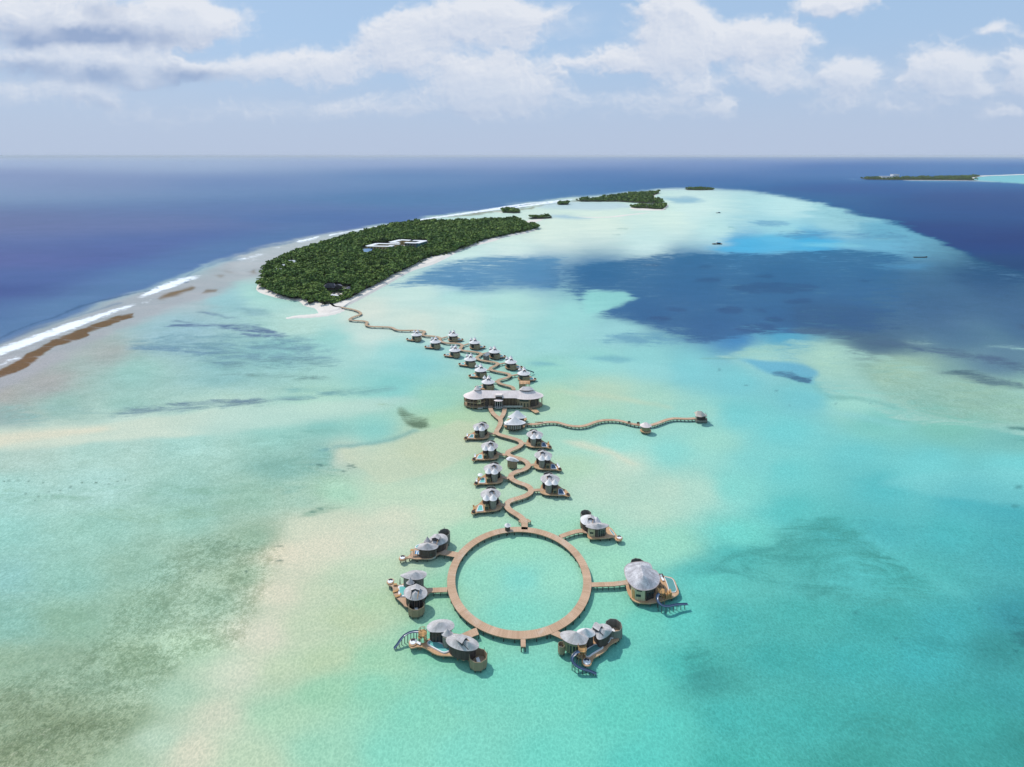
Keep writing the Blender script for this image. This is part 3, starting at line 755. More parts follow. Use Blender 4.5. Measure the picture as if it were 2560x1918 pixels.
def sample(img, sx, sy):
    j = np.clip((sx - X0) / ST, 0, NX - 1.001); i = np.clip((sy - Y0) / ST, 0, NYR - 1.001)
    j0 = j.astype(int); i0 = i.astype(int); fj = j - j0; fi = i - i0
    if img.ndim == 3: fj = fj[..., None]; fi = fi[..., None]
    return (img[i0, j0] * (1 - fj) + img[i0, j0 + 1] * fj) * (1 - fi) + (img[i0 + 1, j0] * (1 - fj) + img[i0 + 1, j0 + 1] * fj) * fi

def build_water():
    dy = [1.5, 2.2, 3.0, 3.8, 4.6, 5.5, 6.5, 7.6, 8.8, 10, 11.4, 12.9, 14.5, 16.2, 18]
    while dy[-1] < 1700: dy.append(dy[-1] + (2.1 if dy[-1] < 420 else 3.2))
    Yr = F * H / np.array(dy)
    cols = np.concatenate([[-9000, -5000, -3000, -2000, -1400, -1000, -700], np.arange(-500, 3061, 3.6), [3200, 3500, 3900, 4500, 5500, 7500, 11500]])
    XX = (cols[None, :] - CX) * np.maximum(Yr, 126)[:, None] / F
    YY = np.repeat(Yr[:, None], len(cols), 1)
    # roughened look-up position
    oc = [(90, 1.0), (34, .6), (13, .35), (5.5, .2)]
    amp = np.clip(.030 * YY, 3, 60)
    wx = fbm(XX, YY, oc) * amp * 2.0; wy = fbm(XX + 500, YY + 900, oc) * amp * 2.0
    Xq, Yq = XX + wx, np.maximum(YY + wy, 100)
    keep = np.clip((F * H / YY - 12) / 40, 0, 1)         # far rows: no roughening
    Xq = XX + (Xq - XX) * keep; Yq = YY + (Yq - YY) * keep
    sx = CX + Xq * F / Yq; sy = HY + F * H / Yq
    col = sample(ALB, sx, sy); cor = sample(CORAL, sx, sy); cov = sample(ALC, sx, sy); weed_shade = sample(WEED_SHADE, sx, sy)
    s2x = CX + (XX + wx * .12) * F / YY; s2y = HY + F * H / YY
    foam = sample(FOAM, s2x, s2y)
    # rows under and behind the camera
    extra = [60.0, -400.0, -6000.0]; mult = [1.0, 6.0, 60.0]
    for yv, mu in zip(extra, mult):
        XX = np.vstack([XX, XX[len(Yr) - 1:len(Yr)] * mu]); YY = np.vstack([YY, np.full((1, len(cols)), yv)])
        col = np.concatenate([col, col[-1:]]); cor = np.vstack([cor, cor[-1:]]); cov = np.concatenate([cov, cov[-1:]]); weed_shade = np.vstack([weed_shade, weed_shade[-1:]]); foam = np.vstack([foam, foam[-1:]])
    nr, nc = XX.shape
    rr = np.hypot(XX, YY); kk = np.minimum(1.0, 70000.0 / np.maximum(rr, 1)); XX = XX * kk; YY = YY * kk
    v = np.stack([XX, YY, np.zeros_like(XX)], -1).reshape(-1, 3)
    idx = np.arange(nr * nc).reshape(nr, nc)
    q = np.stack([idx[1:, :-1], idx[1:, 1:], idx[:-1, 1:], idx[:-1, :-1]], -1).reshape(-1, 4)
    me = np_mesh('sea', v, q)
    a = me.attributes.new('bed', 'FLOAT_COLOR', 'POINT')
    c4 = np.ones((nr * nc, 4), np.float32); c4[:, :3] = col.reshape(-1, 3)
    a.data.foreach_set('color', c4.ravel())
    a = me.attributes.new('cover', 'FLOAT_COLOR', 'POINT')
    c4[:, :3] = cov.reshape(-1, 3); a.data.foreach_set('color', c4.ravel())
    a = me.attributes.new('weed_shade', 'FLOAT', 'POINT'); a.data.foreach_set('value', weed_shade.reshape(-1).astype(np.float32))
    a = me.attributes.new('coral', 'FLOAT', 'POINT'); a.data.foreach_set('value', cor.reshape(-1).astype(np.float32))
    a = me.attributes.new('foam', 'FLOAT', 'POINT'); a.data.foreach_set('value', foam.reshape(-1).astype(np.float32))
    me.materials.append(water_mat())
    ob = bpy.data.objects.new('sea', me); COL.objects.link(ob)
    tag(ob, kind='structure')

def np_mesh(name, v, q):
    me = bpy.data.meshes.new(name)
    k = q.shape[1]
    me.vertices.add(len(v)); me.vertices.foreach_set('co', v.astype(np.float32).ravel())
    me.loops.add(q.size); me.loops.foreach_set('vertex_index', q.astype(np.int32).ravel())
    me.polygons.add(len(q)); me.polygons.foreach_set('loop_start', np.arange(0, q.size, k, dtype=np.int32))
    try: me.polygons.foreach_set('loop_total', np.full(len(q), k, np.int32))
    except Exception: pass
    me.update(calc_edges=True)
    return me

def water_mat():
    m, T, b = newmat('sea_water')
    at = T.n('ShaderNodeAttribute', attribute_name='bed').outputs['Color']
    co = T.n('ShaderNodeAttribute', attribute_name='coral').outputs['Fac']
    fo = T.n('ShaderNodeAttribute', attribute_name='foam').outputs['Fac']
    pos = T.n('ShaderNodeNewGeometry').outputs['Position']
    # weed, rubble, deep beds and painted cloud shade: ragged patches with holes, down to a stride across
    we = T.n('ShaderNodeAttribute', attribute_name='weed_shade').outputs['Fac']
    cv = T.n('ShaderNodeAttribute', attribute_name='cover').outputs['Color']
    nz = T.noise(T.vmul(pos, (.36, 1, 1)), .10, 10, .74, .8)
    wf = T.m('MULTIPLY', T.ss(T.m('ADD', we, T.m('MULTIPLY', T.m('SUBTRACT', nz, .5), 2.6)), .14, .88), T.ss(we, .02, .25))
    at = T.mix(T.m('MULTIPLY', wf, .92), at, cv)
    # bed: broken coral and weed where they grow
    n1 = T.noise(T.vmul(pos, (.8, 1, 1)), .11, 9, .70, .5); n2 = T.noise(pos, .55, 7, .74, .3); n3 = T.noise(pos, 2.1, 3, .7)
    patch = T.ss(T.m('ADD', T.m('ADD', T.m('MULTIPLY', n1, .30), T.m('MULTIPLY', n2, .38)), T.m('MULTIPLY', n3, .32)), .42, .57)
    dark = T.mix(1.0, at, (.64, .675, .62), 'MULTIPLY')
    light = T.mix(1.0, at, (1.22, 1.18, 1.20), 'MULTIPLY')
    c = T.mix(co, at, T.mix(patch, light, dark))
    # broad drift of the sandy bed
    big = T.noise(T.vmul(pos, (.012, .03, 0)), 1.0, 6, .6, .6)
    c = T.mix(.55, c, T.mix(T.ss(big, .32, .68), T.mix(1.0, c, (.88, .93, .94), 'MULTIPLY'), T.mix(1.0, c, (1.08, 1.05, 1.045), 'MULTIPLY')))
    st = T.noise(T.vmul(pos, (.05, .22, 0)), 1.0, 7, .68, 1.2)
    c = T.mix(T.m('MULTIPLY', T.ss(st, .50, .70), .16), c, T.mix(1.0, c, (.70, .82, .84), 'MULTIPLY'))
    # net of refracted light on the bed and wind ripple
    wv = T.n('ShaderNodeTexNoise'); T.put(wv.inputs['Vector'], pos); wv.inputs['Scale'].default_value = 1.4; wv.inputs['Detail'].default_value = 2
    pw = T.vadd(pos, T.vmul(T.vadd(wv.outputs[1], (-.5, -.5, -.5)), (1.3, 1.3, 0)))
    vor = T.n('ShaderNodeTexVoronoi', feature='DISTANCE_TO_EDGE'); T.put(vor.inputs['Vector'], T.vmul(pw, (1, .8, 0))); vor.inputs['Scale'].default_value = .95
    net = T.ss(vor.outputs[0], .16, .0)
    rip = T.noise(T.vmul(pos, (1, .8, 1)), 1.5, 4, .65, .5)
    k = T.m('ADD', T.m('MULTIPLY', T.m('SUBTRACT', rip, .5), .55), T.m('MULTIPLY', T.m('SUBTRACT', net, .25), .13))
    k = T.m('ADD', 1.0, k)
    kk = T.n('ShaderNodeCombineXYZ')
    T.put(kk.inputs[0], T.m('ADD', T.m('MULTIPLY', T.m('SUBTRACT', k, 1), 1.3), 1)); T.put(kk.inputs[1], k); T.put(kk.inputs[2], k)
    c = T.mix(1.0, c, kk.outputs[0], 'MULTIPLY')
    # surf
    fn = T.noise(T.vmul(pos, (1, 1.3, 1)), .11, 9, .74, .7)
    fm = T.m('MULTIPLY', T.ss(T.m('ADD', T.m('MULTIPLY', fo, .80), T.m('MULTIPLY', T.m('SUBTRACT', fn, .5), 2.0)), .18, .74), T.ss(fo, .02, .25))
    c = T.mix(fm, c, (.80, .83, .86))
    h1 = T.noise(T.vmul(pos, (1, .7, 1)), .55, 5, .62, .6); h2 = T.noise(T.vmul(pos, (.5, 1, 1)), .06, 4, .55, .3)
    bp = T.n('ShaderNodeBump'); bp.inputs['Strength'].default_value = .55; bp.inputs['Distance'].default_value = .35
    T.put(bp.inputs['Height'], T.m('ADD', h1, T.m('MULTIPLY', h2, 3.0)))
    nt = m.node_tree
    nt.nodes.remove(b)
    df = T.n('ShaderNodeBsdfDiffuse'); gl = T.n('ShaderNodeBsdfGlossy'); fr = T.n('ShaderNodeFresnel'); mx = T.n('ShaderNodeMixShader')
    T.put(df.inputs['Color'], c)
    gl.inputs['Roughness'].default_value = .22
    fr.inputs['IOR'].default_value = 1.33
    T.put(gl.inputs['Normal'], bp.outputs[0])
    # a ruffled sea mirrors far less of the low sky than a flat one
    T.put(mx.inputs[0], T.m('MULTIPLY', T.m('MULTIPLY', fr.outputs[0], .17), T.m('SUBTRACT', 1.0, fm)))
    nt.links.new(df.outputs[0], mx.inputs[1]); nt.links.new(gl.outputs[0], mx.inputs[2])
    nt.links.new(mx.outputs[0], nt.nodes['Material Output'].inputs['Surface'])
    return m
build_water()

# ------------------------------------------------------------------ clouds: a far backdrop of sky beyond the sea's edge
def build_sky():
    az = np.radians(np.concatenate([np.arange(-180, -60, 3.0), np.arange(-60, -48, .5), np.arange(-48, 48, .075), np.arange(48, 60, .5), np.arange(60, 180.1, 3.0)]))
    el = np.radians(np.concatenate([[-1.0, -.3], np.arange(0, 18, .075), np.arange(18, 30.1, .5)]))
    A, E = np.meshgrid(az, el)
    x = CX + F * np.tan(np.clip(A, -1.4, 1.4)); y = HY - F * np.tan(E) / np.cos(np.clip(A, -1.4, 1.4))
    # warp in survey units so that the outlines billow
    ox = [(150, 1), (70, .7), (34, .5), (16, .3), (8, .18)]
    wx = fbm(x, y * 1.3, ox); wy = fbm(x + 700, y * 1.3 + 300, ox)
    def billow(x, y, octs):
        t = 0; w = 0
        for wl, amp in octs:
            t = t + amp * (1 - np.abs(2 * vnoise(x / wl + wl * 1.3, y / wl + wl * .7) - 1)); w += amp
        return t / w
    xq = x + 120 * wx; yq = y + 70 * wy
    def field(lst, s):
        acc = np.zeros_like(x)
        for (bx, by, rx, ry, wt) in lst:
            d = np.sqrt(((xq - bx) / rx) ** 2 + ((yq - by) / ry) ** 2)
            t = np.clip((s - d) / (s - .15), 0, 1)
            acc = 1 - (1 - acc) * (1 - np.minimum(1, wt * t * t * (3 - 2 * t)))
        return acc
    b = field(CLOUDS, 1.55)
    f = fbm(x * .8, y * 1.5, [(190, 1), (90, .75), (45, .5), (22, .35), (11, .22), (6, .12)])
    pf = billow(xq, yq * 1.25, [(80, 1), (38, .6), (18, .36), (9, .2)])
    thin = fbm(x * .45, y * 1.7 + 90, [(220, 1), (110, .6), (50, .4), (24, .25)])
    d = b * 1.10 + f * .60 + (pf - .55) * .62
    cov = np.clip((d - .26) / .62, 0, 1); cov = cov * cov * (3 - 2 * cov)
    soft_ = np.clip((b * .8 + thin * 1.1 - .12) / .75, 0, 1) * .62
    cov = np.maximum(cov, soft_ * soft_ * 2.1)
    hgt = np.clip(d - .25, 0, 1.3) ** .6
    # light from the upper left: slope of the cloud's bulk on two scales
    n, mcols = hgt.shape
    def shift(a, i, j): return np.roll(np.roll(a, i, 0), j, 1)
    lit = np.zeros_like(hgt)
    for st, am in ((3, .9), (8, .55), (20, .34)):
        lit += am * (hgt - shift(hgt, -st, -st // 2))
    yb = np.clip((y - 20) / 300, 0, 1)
    lit = np.clip(.66 + lit * 1.05 - .12 * yb, 0, 1)
    dk = field(DARKS, 1.5) * np.clip(.75 + fbm(x, y * 2, [(120, 1), (60, .6), (25, .35)]) * 1.6, 0, 1)
    low = np.clip((E - R(.6)) / R(9.0), 0, 1) ** .7
    top = np.clip((R(29) - E) / R(8), 0, 1)
    cov = cov * (low * .86 + .04) * top
    r = 108000.0
    v = np.stack([r * np.sin(A), r * np.cos(A), H + r * np.tan(E)], -1).reshape(-1, 3)
    idx = np.arange(n * mcols).reshape(n, mcols)
    q = np.stack([idx[:-1, :-1], idx[1:, :-1], idx[1:, 1:], idx[:-1, 1:]], -1).reshape(-1, 4)
    me = np_mesh('sky', v, q)
    for nm, arr in (('cover', cov), ('lit', lit), ('shade', dk)):
        a = me.attributes.new(nm, 'FLOAT', 'POINT'); a.data.foreach_set('value', arr.reshape(-1).astype(np.float32))
    m = bpy.data.materials.new('sky_with_clouds'); m.use_nodes = True
    T = NT(m.node_tree); m.node_tree.nodes.clear()
    out = T.n('ShaderNodeOutputMaterial'); em = T.n('ShaderNodeEmission')
    m.node_tree.links.new(em.outputs[0], out.inputs[0])
    em.inputs[1].default_value = .1
    nrm = T.n('ShaderNodeVectorMath', operation='NORMALIZE')
    T.put(nrm.inputs[0], T.vadd(T.n('ShaderNodeNewGeometry').outputs['Position'], (0, 0, -H)))
    sky = T.n('ShaderNodeTexSky', sky_type='NISHITA')
    sky.sun_disc = False; sky.sun_elevation = SUN_EL; sky.sun_rotation = SUN_AZ
    sky.altitude = 100; sky.dust_density = 1.2; sky.ozone_density = 2.0
    T.put(sky.inputs[0], nrm.outputs[0])
    at = lambda nm: T.n('ShaderNodeAttribute', attribute_name=nm).outputs['Fac']
    k = 10.0
    cc = T.mix(at('lit'), [c * k for c in lin((186, 200, 224))], [c * k for c in lin((232, 235, 242))])
    cc = T.mix(T.m('MULTIPLY', at('shade'), .92, clamp=True), cc, [c * k for c in lin((142, 163, 200))])
    T.put(em.inputs[0], T.mix(at('cover'), sky_colour(T, sky.outputs[0], nrm.outputs[0]), cc))
    m.cycles.emission_sampling = 'NONE'
    me.materials.append(m)
    ob = bpy.data.objects.new('sky', me); COL.objects.link(ob)
    tag(ob, kind='structure')
# clouds by bearing: x, y, half width, half height, weight
CLOUDS = [(110, 30, 240, 95, 1.0), (455, 52, 170, 62, 1.15), (330, 85, 200, 40, .75),
          (190, 150, 250, 55, 1.0), (430, 180, 190, 42, .9), (120, 240, 200, 42, .8),
          (740, 170, 210, 48, .8), (1000, 110, 130, 78, 1.1), (1200, 45, 230, 68, 1.15),
          (1250, 200, 180, 95, 1.05), (1680, 80, 120, 110, 1.25), (1540, 155, 140, 42, .8),
          (1890, 105, 130, 66, 1.1), (2095, 10, 130, 36, .9), (1730, 206, 70, 28, .7),
          (1915, 198, 105, 36, .8), (2115, 196, 100, 58, 1.05), (2378, 195, 130, 84, .95),
          (2560, 170, 66, 62, .95), (1790, 268, 46, 25, .7), (1000, 260, 330, 40, .4),
          (600, 280, 380, 40, .42), (1640, 260, 230, 45, .38), (2170, 270, 200, 34, .42), (2495, 75, 60, 24, .6),
          (2510, 280, 50, 22, .6), (-260, 110, 260, 120, 1.0), (2860, 130, 230, 100, .9)]
DARKS = [(190, 95, 300, 30, 1.15), (350, 196, 230, 30, 1.2), (70, 182, 130, 30, .9),
         (230, 265, 90, 14, .7), (270, 30, 70, 36, .6), (1160, 280, 120, 9, .4), (60, 70, 90, 36, .5)]
build_sky()

# ------------------------------------------------------------------ boardwalks
_post_mesh = {}
def post_mesh(z0, z1, r, mat):
    key = (round(z0, 2), round(z1, 2), r, mat)
    if key not in _post_mesh:
        mb = MB(); mb.tube([(0, 0, z0), (0, 0, z1)], r, 8)
        o = mb.build('post', M[mat]); me = o.data
        bpy.data.objects.remove(o); _post_mesh[key] = me
    return _post_mesh[key]
def add_post(root, x, y, z0=-1.0, z1=1.3, r=.15, mat='stilt', name='post'):
    o = bpy.data.objects.new(name, post_mesh(z0, z1, r, mat))
    COL.objects.link(o); o.parent = root
    og = root['org']; o.location = (x - og[0], y - og[1], -og[2])
    return o
def strip(mb, pts, w, z, th, closed, mi_top=0, mi_side=1):
    n = len(pts); Lp = []; Rp = []
    for i in range(n):
        a = pts[(i - 1) % n] if (closed or i > 0) else pts[i]
        b = pts[(i + 1) % n] if (closed or i < n - 1) else pts[i]
        t = (b - a).normalized(); nn = Vector((-t.y, t.x))
        ww = w[i] if isinstance(w, list) else w
        Lp.append(pts[i] + nn * ww / 2); Rp.append(pts[i] - nn * ww / 2)
    u = 0.0
    for i in range(n if closed else n - 1):
        j = (i + 1) % n; du = (pts[j] - pts[i]).length
        ww = w[i] if isinstance(w, list) else w
        uv = [(u, 0), (u + du, 0), (u + du, ww), (u, ww)]
        r0, r1, l1, l0 = Rp[i], Rp[j], Lp[j], Lp[i]
        mb.face([(r0.x, r0.y, z), (r1.x, r1.y, z), (l1.x, l1.y, z), (l0.x, l0.y, z)], uv, mi_top)
        mb.face([(r0.x, r0.y, z - th), (r1.x, r1.y, z - th), (r1.x, r1.y, z), (r0.x, r0.y, z)], None, mi_side)
        mb.face([(l1.x, l1.y, z - th), (l0.x, l0.y, z - th), (l0.x, l0.y, z), (l1.x, l1.y, z)], None, mi_side)
        mb.face([(l0.x, l0.y, z - th), (l1.x, l1.y, z - th), (r1.x, r1.y, z - th), (r0.x, r0.y, z - th)], None, mi_side)
        u += du
    if not closed:
        for i in (0, n - 1):
            r0, l0 = Rp[i], Lp[i]
            mb.face([(r0.x, r0.y, z - th), (r0.x, r0.y, z), (l0.x, l0.y, z), (l0.x, l0.y, z - th)], None, mi_side)
    return Lp, Rp
def boardwalk(name, label, pts, w, cat='boardwalk', group=None, z=1.6, th=.30, step=3.0, closed=False, mat='deck', maxposts=98, pr=.15, curve=True, seg=1.0):
    P = [Vector((p[0], p[1])) for p in pts]
    L = sum((b - a).length for a, b in zip(P, P[1:])) + ((P[0] - P[-1]).length if closed else 0)
    n = max(2, int(L / seg))
    C = smooth_poly(P, n, closed) if curve else resample(P, n, closed)
    if curve and not closed:
        for _ in range(2):
            C = [C[0]] + [(C[i - 1] + C[i] * 2 + C[i + 1]) / 4 for i in range(1, len(C) - 1)] + [C[-1]]
    c0 = C[0]
    root = thing(name, (c0.x, c0.y, 0), label, cat, group)
    mb = MB(); strip(mb, C, w, z, th, closed)
    mb.build('deck', [M[mat], M['beam_tan']], root)
    mb = MB(); strip(mb, C, w * .72, z - th - .004, .22, closed, 0, 0)
    mb.build('joist', M['beam'], root)
    k = max(2, min(int(L / step), maxposts // 2))
    Q = resample(C, k, closed)
    for i in range(k):
        a = Q[(i - 1) % k] if (closed or i) else Q[i]; b = Q[(i + 1) % k] if (closed or i < k - 1) else Q[i]
        t = (b - a).normalized(); nn = Vector((-t.y, t.x)) * w * .40
        for s in (1, -1): add_post(root, Q[i].x + nn.x * s, Q[i].y + nn.y * s, -1.0, z - th, pr)
    return root

# the great ring
RC = Vector((2.52, 192.9)); RR = 25.3; RW = 2.85
ring_pts = ell(RC.x, RC.y, RR - RW / 2, RR - RW / 2, 150)
boardwalk('ring_boardwalk', 'large circular timber boardwalk enclosing a round lagoon of open water', ring_pts, RW, closed=True, seg=.9, step=3.2)
a = W('V', 1130, 1386, 1.55)
boardwalk('short_jetty', 'stubby timber jetty sticking out from the near side of the round boardwalk', [(a.x, RC.y - RR + .6), (a.x, RC.y - RR - 2.6)], 1.5, 'jetty', z=1.55, curve=False)

def wl2(k, pts, z=1.6): return [(p.x, p.y) for p in WL(k, pts, z)]
south = wl2('z5', [(1060, 1625), (1062, 1560), (1058, 1520), (1035, 1485), (985, 1445), (920, 1408), (868, 1372), (840, 1335), (838, 1300), (862, 1272), (915, 1250), (990, 1228), (1060, 1205), (1115, 1178), (1142, 1148), (1143, 1118), (1118, 1088), (1070, 1062), (1000, 1040), (935, 1012), (897, 985), (886, 955), (900, 928), (945, 905), (1010, 885), (1065, 865), (1102, 840), (1110, 812), (1095, 785), (1060, 758), (1010, 738), (940, 718), (880, 698), (850, 675), (852, 648), (890, 628), (945, 605), (995, 582), (1022, 555), (1022, 530), (995, 508), (940, 488), (870, 468), (795, 448), (735, 430), (708, 410), (712, 380), (735, 345), (755, 300), (762, 262), (752, 235)])
boardwalk('winding_boardwalk', 'winding timber boardwalk from the round boardwalk up to the large hall', south, 2.55, seg=.8, step=2.6)
boardwalk('boardwalk_fork', 'left arm of the forked boardwalk in front of the large hall', wl2('z5', [(748, 238), (712, 208), (668, 168), (640, 125), (632, 85), (635, 45)], 1.58), 2.5, z=1.58, seg=.8, group='arms of the forked boardwalk')
boardwalk('boardwalk_fork', 'right arm of the forked boardwalk in front of the large hall', wl2('z5', [(752, 238), (778, 205), (800, 165), (808, 130), (812, 98)], 1.56), 2.5, z=1.56, seg=.8, group='arms of the forked boardwalk')
# landing with two wings at the ring's far side
c0 = W('z5', 1062, 1525, 1.52)
mbl = MB()
lp = wl2('z5', [(985, 1512), (1030, 1490), (1100, 1490), (1145, 1515), (1130, 1530), (1098, 1540), (1020, 1545), (990, 1528)], 1.52)
rt = thing('landing_platform', (c0.x, c0.y, 0), 'small winged timber landing where the winding boardwalk reaches the round boardwalk', 'landing')
mbl.prism(lp, 1.25, 1.52); mbl.build('deck', M['deck_brown'], rt)
for x, y in ((992, 1522), (1138, 1522)):
    q = W('z5', x, y, 1.3); add_post(rt, q.x, q.y, -1, 1.25)
north = wl2('z6', [(1572, 965), (1572, 945), (1545, 922), (1490, 905), (1420, 890), (1370, 872), (1348, 852), (1356, 832), (1395, 817), (1455, 803), (1505, 785), (1524, 765), (1512, 748), (1475, 735), (1410, 722), (1340, 709), (1280, 697), (1248, 681), (1250, 662), (1285, 643), (1330, 625), (1355, 605), (1347, 591), (1305, 582), (1230, 573), (1150, 560), (1090, 545), (1062, 527), (1066, 510), (1095, 490), (1130, 475), (1110, 455), (1040, 441), (940, 430), (865, 420), (828, 402), (845, 377), (862, 350), (820, 327), (720, 319), (640, 317), (590, 304), (548, 280), (560, 255), (530, 235), (440, 221), (350, 216), (305, 202), (325, 180), (345, 160), (300, 146), (200, 141), (60, 142)])
north += wl2('z7', [(1080, 897), (1045, 880), (985, 876), (900, 873), (870, 860), (882, 846), (855, 836), (775, 831), (757, 825), (785, 807), (832, 790), (826, 774), (780, 756), (700, 741), (655, 735), (628, 716), (606, 700)])
boardwalk('long_boardwalk', 'long snaking timber boardwalk from the large hall to the island beach', north, 2.5, seg=1.2, step=3, mat='deck_brown')
east = wl2('e8', [(120, 908), (240, 911), (340, 893), (440, 890), (500, 901), (560, 920), (640, 933), (720, 933), (790, 917), (870, 887), (960, 870), (1080, 871), (1160, 886), (1230, 906), (1340, 921), (1440, 921), (1520, 897), (1600, 867), (1680, 852), (1800, 856), (1900, 851)])
boardwalk('wavy_boardwalk', 'wavy narrow timber boardwalk leading right across the water to the thatched end pavilion', east, 2.0, seg=1, step=2.0, maxposts=100)

def footbridge(k, pts, label, w=1.7):
    return boardwalk('footbridge', label, wl2(k, pts, 1.55), w, 'footbridge', 'footbridges to the villas', z=1.55, step=1.6, curve=False, pr=.11, th=.22)
footbridge('z3', [(1440, 557), (1350, 543), (1230, 520), (1130, 500)], 'footbridge from the round boardwalk to its upper left villa', 2.6)
footbridge('z3', [(1265, 1108), (1100, 1114), (950, 1118)], 'footbridge from the round boardwalk to the left villa with two round roofs', 2.0)
footbridge('z1', [(1560, 722), (1470, 752), (1380, 795), (1300, 830)], 'footbridge from the round boardwalk to the lower left villa with a slide', 2.6)
footbridge('z2', [(215, 655), (300, 690), (390, 735)], 'footbridge from the round boardwalk to the lower right villa with a slide', 2.0)
footbridge('z4', [(505, 1147), (650, 1143), (800, 1138), (960, 1118), (1010, 1112)], 'long footbridge from the round boardwalk to the big mottled-roof villa', 1.9)
footbridge('z4', [(105, 525), (200, 490), (300, 458), (380, 448), (470, 465)], 'bent footbridge from the round boardwalk to its upper right villa', 2.0)
for pts, lab in (([(812, 1320), (720, 1300)], 'footbridge to the left villa nearest the round boardwalk'),
                 ([(862, 980), (760, 965)], 'footbridge to the left villa with a white parasol on its deck'),
                 ([(830, 690), (720, 670)], 'footbridge to the left villa level with the hip-roofed hut'),
                 ([(722, 420), (610, 420)], 'footbridge to the left villa nearest the large hall'),
                 ([(1140, 1132), (1300, 1125)], 'footbridge to the right villa nearest the round boardwalk'),
                 ([(1105, 822), (1240, 800)], 'footbridge to the middle villa of the three on the right side'),
                 ([(1018, 543), (1130, 545)], 'footbridge to the right villa nearest the wavy boardwalk')):
    footbridge('z5', pts, lab)

# ------------------------------------------------------------------ villa kit
def root_at(k, x, y, label, cat='villa', name='water_villa', group=None):
    p = W(k, x, y, 0)
    return thing(name, (p.x, p.y, 0), label, cat, group)
def xy(k, pts, z): return [Vector((p.x, p.y)) for p in WL(k, pts, z)]
def roofk(root, k, pts, ridge, ze, zr, mat='shingle', name='roof', curve=1.2, n=44, sm=True):
    o = xy(k, pts, ze)
    o = smooth_poly(o, n) if sm else resample(o, n)
    A = W(k, *ridge[0], zr); B = W(k, *ridge[-1], zr)
    mb = MB(); mb.roof(o, A, B, ze, zr, curve, 6, .22, 0, 1)
    return mb.build(name, [M[mat], M['fascia']], root), o
def cone(root, cx, cy, rx, ry, ze, zr, mat='shingle_bright', name='small_roof', n=28, curve=1.35, ax=0, ay=0):
    mb = MB(); mb.roof(ell(cx, cy, rx, ry, n), (cx + ax, cy + ay), (cx + ax, cy + ay), ze, zr, curve, 5, .16, 0, 1)
    return mb.build(name, [M[mat], M['fascia']], root)
def conek(root, k, x, y, rx, ry, ze, zr, **kw):
    """small round roof: eave ellipse surveyed at its eave height"""
    a = W(k, x, y, ze); b = W(k, x + rx, y, ze); c = W(k, x, y + ry, ze)
    return cone(root, a.x, a.y, (b - a).length, (c - a).length, ze, zr, **kw)
def wall(root, pts, z0, z1, mat, name='wall'):
    mb = MB(); mb.prism(pts, z0, z1); return mb.build(name, M[mat], root)
def enclosure(root, pts, z0, z1, mat='wall_tan', th=.16, floor=1.2):
    """open-topped bathroom screen"""
    mb = MB(); mb.ringwall(pts, th, z0, z1)
    e = mb.build('bath_enclosure', M[mat], root)
    mb = MB(); mb.prism(inset(pts, th + .01), floor - .2, floor); mb.build('floor', M['deck_brown'], e, None)
    c = cent(pts)
    mb = MB(); mb.box((c.x, c.y, floor + .35), (.9, 1.7, .6), .4)
    mb.build('bathtub', M['white'], e)
    return e
def deckk(root, k, pts, z=1.5, th=.3, mat='deck', n=60, sm=True):
    o = xy(k, pts, z); o = smooth_poly(o, n) if sm else o
    mb = MB(); mb.prism(o, z - th, z)
    d = mb.build('deck', M[mat], root)
    mb = MB(); mb.prism(inset(o, .35), z - th - .25, z - th - .004); mb.build('joist', M['beam'], root)
    return o
def poolk(root, k, pts, z=1.5, h=.32, rim=.28, water='pool', n=40, drop=.06):
    o = smooth_poly(xy(k, pts, z + h), n)
    mb = MB(); mb.ringwall(o, rim, z + .004, z + h)
    p = mb.build('pool', M['white'], root)
    mb = MB(); mb.prism(inset(o, rim + .01), z + .01, z + h - drop); mb.build('water', M[water], p)
    return p
def stilts(root, pts, z1=1.2, r=.16, every=1, mat='stilt'):
    for p in pts[::every]: add_post(root, p.x, p.y, -1.0, z1, r, mat, 'stilt')
def window(root, a, b, z0, z1, mat='glass', off=.03, name='window'):
    """thin pane set proud of a wall between plan points a and b"""
    a = Vector(a[:2]); b = Vector(b[:2]); t = (b - a).normalized(); n = Vector((t.y, -t.x))
    c = (a + b) / 2 + n * off
    mb = MB(); mb.box((c.x, c.y, (z0 + z1) / 2), ((b - a).length, .06, z1 - z0), math.atan2(t.y, t.x))
    return mb.build(name, M[mat], root)
